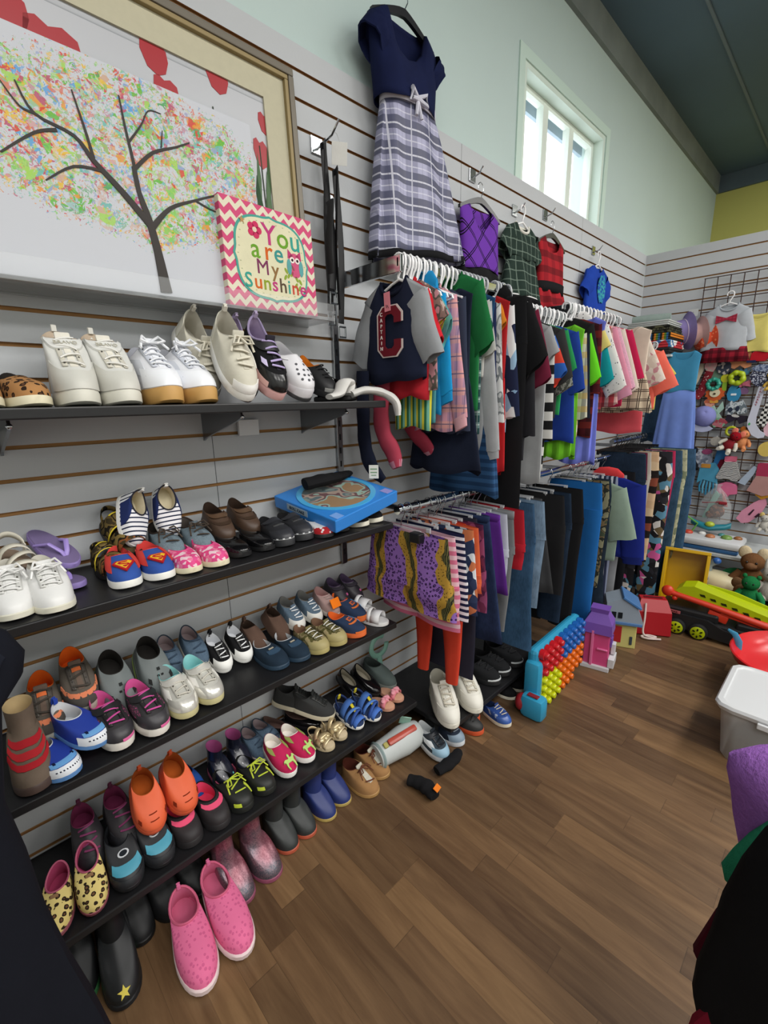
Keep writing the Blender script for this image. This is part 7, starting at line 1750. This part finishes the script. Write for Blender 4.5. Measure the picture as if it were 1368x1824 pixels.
mk('tube', lathe([(.004, -.14), (.034, -.14), (.036, 0), (.034, .14), (.004, .14)], 18), gloss('d09434', .4), o)
mk('end_cap', lathe([(.004, .138), (.04, .138), (.04, .16), (.004, .16)], 18), gloss('6c3c1c', .5), o)
plush('plush_bear', 'big brown plush bear sitting by the play tray', 'soft toy', (1.02, 3.64, .1), .24, '6b4a30', ears='c8b898', muzzle='7c5a40')
plush('plush_duck', 'brown plush with an orange beak in front of the big bear', 'soft toy', (1.02, 3.44, .0), .2, '6c5038', muzzle='b85c24')
o = plush('plush_frog', 'green plush frog with a white tag above the truck', 'soft toy', (1.055, 3.36, .12), .17, '1f6a3c', limbs='237444', earshape=(.12, .12, .14))
mk('paper_tag', box((.03, -.075, .07), (.032, .003, .036)), 'd8d8d4', o, smooth=False)
plush('plush_rabbit', 'white long-legged plush rabbit at the far end', 'soft toy', (1.14, 3.52, .12), .2, 'bcb8b0', earshape=(.1, .1, .4))
# car-carrier truck: black chassis, lime ramp, red arm
o = T('toy_truck', 'large black toy car carrier with lime wheels and ramp', 'toy truck', (.72, 3.10, 0), (0, 0, rad(3)))
BP = gloss('17181a', .45); LM = gloss('a8b800', .4); RE = gloss('c8341c', .4)
mk('chassis', join(box((.27, 0, .085), (.56, .17, .05), .012), box((.1, 0, .13), (.3, .16, .06), .015), box((.44, 0, .12), (.22, .16, .05), .012)), BP, o, smooth=False)
mk('fender', xf(prism([(-.02, .05), (.0, .1), (.05, .125), (.2, .125), (.28, .09), (.42, .07), (.5, .04), (.5, .02), (.3, .02)], .02), (.0, -.092, 0)), BP, o, smooth=False)
for x in (.055, .165, .49):
    for y in (-.105, .105):
        w_ = mk('wheel', xf(lathe([(.004, -.02), (.04, -.02), (.048, -.014), (.048, .014), (.04, .02), (.004, .02)], 24), (x, y, .048), (rad(90), 0, 0)), solid('141414', .7), o)
        rim_ = mk('hub', xf(lathe([(.004, .0), (.034, .0), (.037, .006), (.033, .008), (.004, .012)], 20), (x, y + (-.018 if y < 0 else .018), .048), (rad(90) if y < 0 else rad(-90), 0, 0)), LM, w_)
        mk('hub_slots', join(*[xf(prism(ell(.0045, .008, 0, .021, 8), .003), (x, y + (-.0305 if y < 0 else .0305), .048), (0, 2 * pi * k / 6, 0)) for k in range(6)]), '20240c', rim_)
mk('side_lettering_plate', box((.035, -.104, .135), (.06, .004, .018), .001), 'a85a5c', o, smooth=False)
text('MAX', .016, '3a1414', o, (.035, -.107, .135), (rad(90), 0, 0))
mk('red_arm', join(tube([(-.01, -.06, .235), (.2, -.06, .205), (.47, -.06, .16)], [.016, .018, .022], 10), ball((-.02, -.06, .24), (.034, .022, .034)), ball((.02, -.06, .205), (.016, .016, .016)), box((.36, -.04, .165), (.22, .06, .035), .008, (0, rad(9), 0)), box((.24, -.05, .15), (.1, .04, .05), .008, (0, rad(12), 0))), RE, o)
rp = [(.02, .255), (.05, .285), (.11, .30), (.17, .285), (.46, .215), (.46, .18), (.43, .155), (.34, .17), (.28, .19), (.21, .19), (.15, .225), (.06, .225)]
mk('lime_ramp', xf(prism(rp, .12), (0, .0, 0)), LM, o, smooth=False)
mk('ramp_rail', xf(prism([(.16, .29), (.3, .275), (.45, .232), (.45, .215), (.17, .285)], .012), (0, .06, 0)), LM, o, smooth=False)
mk('ramp_slots', join(*[xf(prism([(.14 + .052 * k, .262 - .0125 * k), (.165 + .052 * k, .262 - .0125 * k), (.172 + .052 * k, .247 - .0125 * k), (.147 + .052 * k, .250 - .0125 * k)], .004), (0, -.0605, 0)) for k in range(6)]), '262a08', o, smooth=False)
# red toy tub with light blue scoop
o = T('toy_tub', 'shallow red plastic tub with a black underside', 'tub', (1.35, 2.64, .142), (rad(2), rad(-3), 0))
mk('tub', lathe([(.004, .0), (.2, .0), (.25, .05), (.262, .085), (.256, .088), (.243, .06), (.19, .012), (.004, .01)], 40), gloss('c41a20', .25), o)
mk('underside', lathe([(.004, -.02), (.18, -.02), (.22, .012), (.2, .0), (.004, -.002)], 40), gloss('18181a', .5), o)
o = T('toy_tub', 'dark toy box under the red tub', 'box', (1.38, 2.68, .062)); mk('carton', box((0, 0, 0), (.34, .3, .115), .008), solid('202224'), o, smooth=False); o.name = 'toy_box'
o = T('toy_scoop', 'light blue curved toy scoop at the edge of the red tub', 'toy', (1.115, 2.66, .19))
mk('blade', tube([(-.05, 0, .07), (-.02, 0, .055), (.0, 0, .02), (.005, 0, -.02)], [.006, .014, .016, .012], 10, flat=.35, up=(0, 1, 0)), gloss('3c94bc', .35), o)
# clear storage bin with white lid
o = T('storage_bin', 'translucent storage bin with a white lid at the aisle side', 'storage bin', (1.44, 2.16, 0))
mk('tub', loft([[(sx * w, sy * d, z) for sx, sy in ((-1, -.8), (-.94, -.94), (-.8, -1), (.8, -1), (.94, -.94), (1, -.8), (1, .8), (.94, .94), (.8, 1), (-.8, 1), (-.94, .94), (-1, .8))] for w, d, z in ((.255, .155, .0), (.262, .16, .01), (.285, .18, .235))], True, False), clear('e6eaec', .3, .42), o)
mk('lid', loft([[(sx * w, sy * d, z) for sx, sy in ((-1, -.8), (-.94, -.94), (-.8, -1), (.8, -1), (.94, -.94), (1, -.8), (1, .8), (.94, .94), (.8, 1), (-.8, 1), (-.94, .94), (-1, .8))] for w, d, z in ((.298, .192, .225), (.302, .196, .24), (.296, .19, .25), (.28, .175, .252), (.276, .17, .246))]), gloss('c8cacc', .35), o)
mk('latch', box((-.12, -.2, .222), (.09, .012, .022), .003), gloss('d0d2d4', .3), o, smooth=False)
mk('grey_toy', join(ball((-.12, -.04, .1), (.09, .06, .07)), ball((.05, .0, .08), (.1, .08, .06))), solid('6c7074'), o)
mk('red_toy', ball((.16, -.06, .14), (.08, .06, .07)), solid('b83c40'), o)
o = T('toy_hat', 'pink-red cloth lying on the white bin lid', 'cloth', (1.43, 2.20, .262)); mk('folds', ball((0, 0, 0), (.08, .06, .02)), cloth('c84a5c'), o)
# block panel toy
o = T('block_panel', 'light blue toy panel with studded red, yellow, orange and blue plates', 'toy', (.50, 2.0, 0), (0, 0, rad(2)))
LB = gloss('2e8fb4', .3)
mk('backing', box((-.012, 0, .16), (.05, .5, .28), .02), LB, o, smooth=False)
mk('front_post', box((.0, -.245, .16), (.075, .06, .18), .022), LB, o)
mk('front_base', box((.03, -.29, .055), (.11, .075, .11), .025), LB, o)
mk('red_cheek', ball((-.025, -.295, .055), (.03, .036, .042)), gloss('8c1c24', .35), o)
mk('red_slot', box((.03, -.3, .112), (.05, .024, .006), .002), gloss('7c1820', .35), o, smooth=False)
NY, NZ = 9, 7
cl = {'yellow': ('c0c80c', []), 'orange': ('d8660c', []), 'red': ('b81a24', []), 'blue': ('1c5ca8', [])}
for i in range(NY):
    for j in range(NZ):
        y, z = -.21 + .052 * i, .02 + .042 * j
        d_ = i - j * .4
        key = ('yellow' if j < 3 - (i // 3) + 1 and i < 4 else 'orange' if j < 4 else 'red' if i < 4 else 'blue')
        if i > 6 and j == 0: continue
        cl[key][1].append(xf(lathe([(.025, 0), (.025, .022), (.015, .022), (.015, .036), (.012, .04), (.002, .04)], 12), (.012, y, z), (0, rad(90), 0)))
for nm, (c_, l_) in cl.items(): mk(nm + '_studs', join(*l_), gloss(c_, .3), o)
# doll castle
o = T('doll_castle', 'pink and purple plastic toy castle with white base', 'toy castle', (.572, 2.33, 0), (0, 0, rad(12)))
mk('wall_panel', box((0, 0, .115), (.12, .09, .19), .004), gloss('c4467c', .4), o, smooth=False)
mk('pillar', box((-.02, -.05, .12), (.014, .02, .2), .003), gloss('d06a98', .4), o, smooth=False)
mk('ledge', box((.03, -.05, .12), (.05, .014, .006), .001), gloss('d06a98', .4), o, smooth=False)
mk('roof', loft([[(sx * w, sy * d, z) for sx, sy in ((-1, -1), (1, -1), (1, 1), (-1, 1))] for w, d, z in ((.07, .06, .205), (.066, .055, .26), (.04, .03, .31), (.045, .035, .335))]), gloss('6f4aa0', .4), o, smooth=False)
mk('white_base', join(box((0, 0, .012), (.14, .12, .024), .003), box((.075, .0, .05), (.03, .1, .05), .003), box((.075, .02, .11), (.02, .04, .06), .003)), gloss('c4c4c8', .4), o, smooth=False)
mk('window_grille', join(box((.066, .0, .17), (.008, .05, .008)), box((.066, .0, .145), (.008, .05, .008)), box((.066, -.024, .158), (.008, .008, .05)), box((.066, .024, .158), (.008, .008, .05))), gloss('6f4aa0', .4), o, smooth=False)
# toy house
o = T('toy_house', 'toy house with pale yellow ground floor and grey-blue upper floor', 'toy house', (.575, 2.66, 0), (0, 0, rad(24)))
mk('ground_floor', box((0, 0, .075), (.15, .13, .15), .005), gloss('c4bc74', .45), o, smooth=False)
mk('red_door', box((-.035, -.066, .08), (.07, .006, .1), .002), gloss('a81c24', .4), o, smooth=False)
mk('mailbox', box((.05, -.068, .05), (.014, .006, .05), .002), '3c444c', o, smooth=False)
mk('upper_floor', xf(prism([(-.09, .15), (.09, .15), (.1, .17), (.06, .27), (0, .31), (-.09, .27)], .15), (0, -.01, 0)), gloss('8c98a4', .45), o, smooth=False)
mk('blue_roof', box((.035, -.01, .285), (.11, .17, .014), .003, (0, rad(32), 0)), gloss('3c6ca0', .4), o, smooth=False)
mk('blue_trim', box((0, -.088, .158), (.19, .008, .016), .002), gloss('4c74a4', .4), o, smooth=False)
mk('window_pane', join(box((-.05, -.087, .205), (.022, .004, .034)), box((-.018, -.087, .205), (.022, .004, .034))), '181c20', o, smooth=False)
# red bag with white rope
o = T('gift_bag', 'shiny red cloth bag with white rope handle', 'bag', (.655, 2.93, 0), (0, 0, rad(30)))
mk('bag', loft([[(sx * w, sy * d, z) for sx, sy in ((-1, -1), (1, -1), (1, 1), (-1, 1))] for w, d, z in ((.085, .07, 0), (.095, .08, .01), (.09, .07, .15), (.07, .03, .215))]), gloss('a0101c', .45), o, smooth=False)
mk('rope_handle', tube(ring_path([(-.05, -.06, .2), (-.055, -.09, .12), (-.06, -.11, .03), (-.02, -.12, .012), (.01, -.11, .012), (-.03, -.1, .014), (-.07, -.12, .012), (-.04, -.14, .012), (.03, -.13, .01)]), .0055, 8), 'c8b8b4', o)
mk('shoe_print', box((0, 0, .216), (.1, .02, .004)), '5a141c', o, smooth=False)

# ------------------------------------------------------------------ garments close to the camera at both edges
CO = cloth('14161e')
o = T('jacket', 'very dark navy jacket hanging at the shelf end, close to the viewer', 'jacket', (.52, 0, 0))
prof = [(1.125, -.16), (1.11, -.02), (1.075, .026), (1.035, .042), (1.0, .034), (.965, .002), (.9, -.008), (.8, -.022), (.7, -.012), (.58, -.006), (.45, .010), (.3, .034), (.15, .052)]
rows = []
for z, yr in prof:
    th = .075 if z < 1.0 else .04
    yl = -.55
    row = []
    for k in range(28):
        a = 2 * pi * k / 28
        cy, hy = (yr + yl) / 2, (yr - yl) / 2
        row.append((th * sgn(sin(a)) * abs(sin(a)) ** .7 + .014 * sin(a * 5 + z * 4) * (1.1 - z), cy + hy * sgn(cos(a)) * abs(cos(a)) ** .6, z))
    rows.append(row)
mk('body', loft(rows[::-1]), CO, o)
mk('cuff', loft([[(.05 * cos(a), -.02 + .05 * sin(a) + dy, z + .015 * sin(a)) for a in [2 * pi * k / 16 for k in range(16)]] for z, dy in ((1.075, -.03), (1.03, -.006), (.985, -.03))]), cloth('1b1e28'), o)
mk('zip_line', tube([(.078, -.1, 1.0), (.085, -.11, .6), (.09, -.1, .2)], .003, 6), '3a3e48', o)
def hung(nm, lb, cat, prof, m, x1, yc, th, extra=None):
    """cloth hanging edge-on: prof gives (z, left x)"""
    o = T(nm, lb, cat, (0, yc, 0))
    rows = []
    for i, (z, xl) in enumerate(prof):
        row = []
        for k in range(24):
            a = 2 * pi * k / 24
            row.append(((xl + x1) / 2 + (x1 - xl) / 2 * sgn(cos(a)) * abs(cos(a)) ** .6, (th + .012 * sin(3 * a + z * 9)) * sin(a), z))
        rows.append(row)
    mk('cloth', loft(rows), m, o)
    if extra: extra(o)
    return o
hung('fleece_robe', 'purple fleece robe folded over the aisle rack', 'robe', [(.905, 1.42), (.885, 1.365), (.862, 1.325), (.842, 1.304), (.815, 1.304), (.78, 1.314), (.74, 1.322), (.66, 1.345)], fuzzy('9a68b8'), 1.62, .82, .05)
hung('fleece_jacket', 'sea green fleece below the purple robe', 'sweater', [(.81, 1.37), (.76, 1.346), (.72, 1.332), (.69, 1.324), (.67, 1.330), (.655, 1.36)], fuzzy('2f8a68'), 1.55, .76, .035)
hung('velvet_dress', 'dark maroon velvet dress under the green fleece', 'dress', [(.80, 1.38), (.72, 1.35), (.64, 1.33), (.58, 1.318), (.55, 1.312), (.52, 1.33), (.5, 1.4)], cloth('4a0f20'), 1.6, .72, .035)
hung('coat', 'black wool coat filling the lower corner of the aisle rack', 'coat', [(1.0, 1.40), (.95, 1.365), (.90, 1.352), (.84, 1.342), (.78, 1.338), (.72, 1.331), (.68, 1.331), (.65, 1.34), (.62, 1.4)], cloth('0e0e10', .2), 1.75, .56, .06)
hung('dress', 'crimson dress showing under the black coat', 'dress', [(.74, 1.38), (.70, 1.352), (.66, 1.338), (.6, 1.333), (.4, 1.335), (.2, 1.34)], cloth('6c1024'), 1.7, .54, .03)

o = T('clothes_rack', 'plain black floor rack holding the aisle garments at the picture edge', 'clothes rack', (1.66, .72, 0))
mk('bar', tube([(0, -.45, .99), (0, .45, .99)], .013, 10), solid('1c1c1e', .4), o)
for sy in (-.44, .44):
    mk('leg', tube([(0, sy, .99), (0, sy, .03)], .013, 10), solid('1c1c1e', .4), o)
    mk('foot', box((0, sy, .015), (.4, .04, .03), .006), solid('1c1c1e', .4), o, smooth=False)
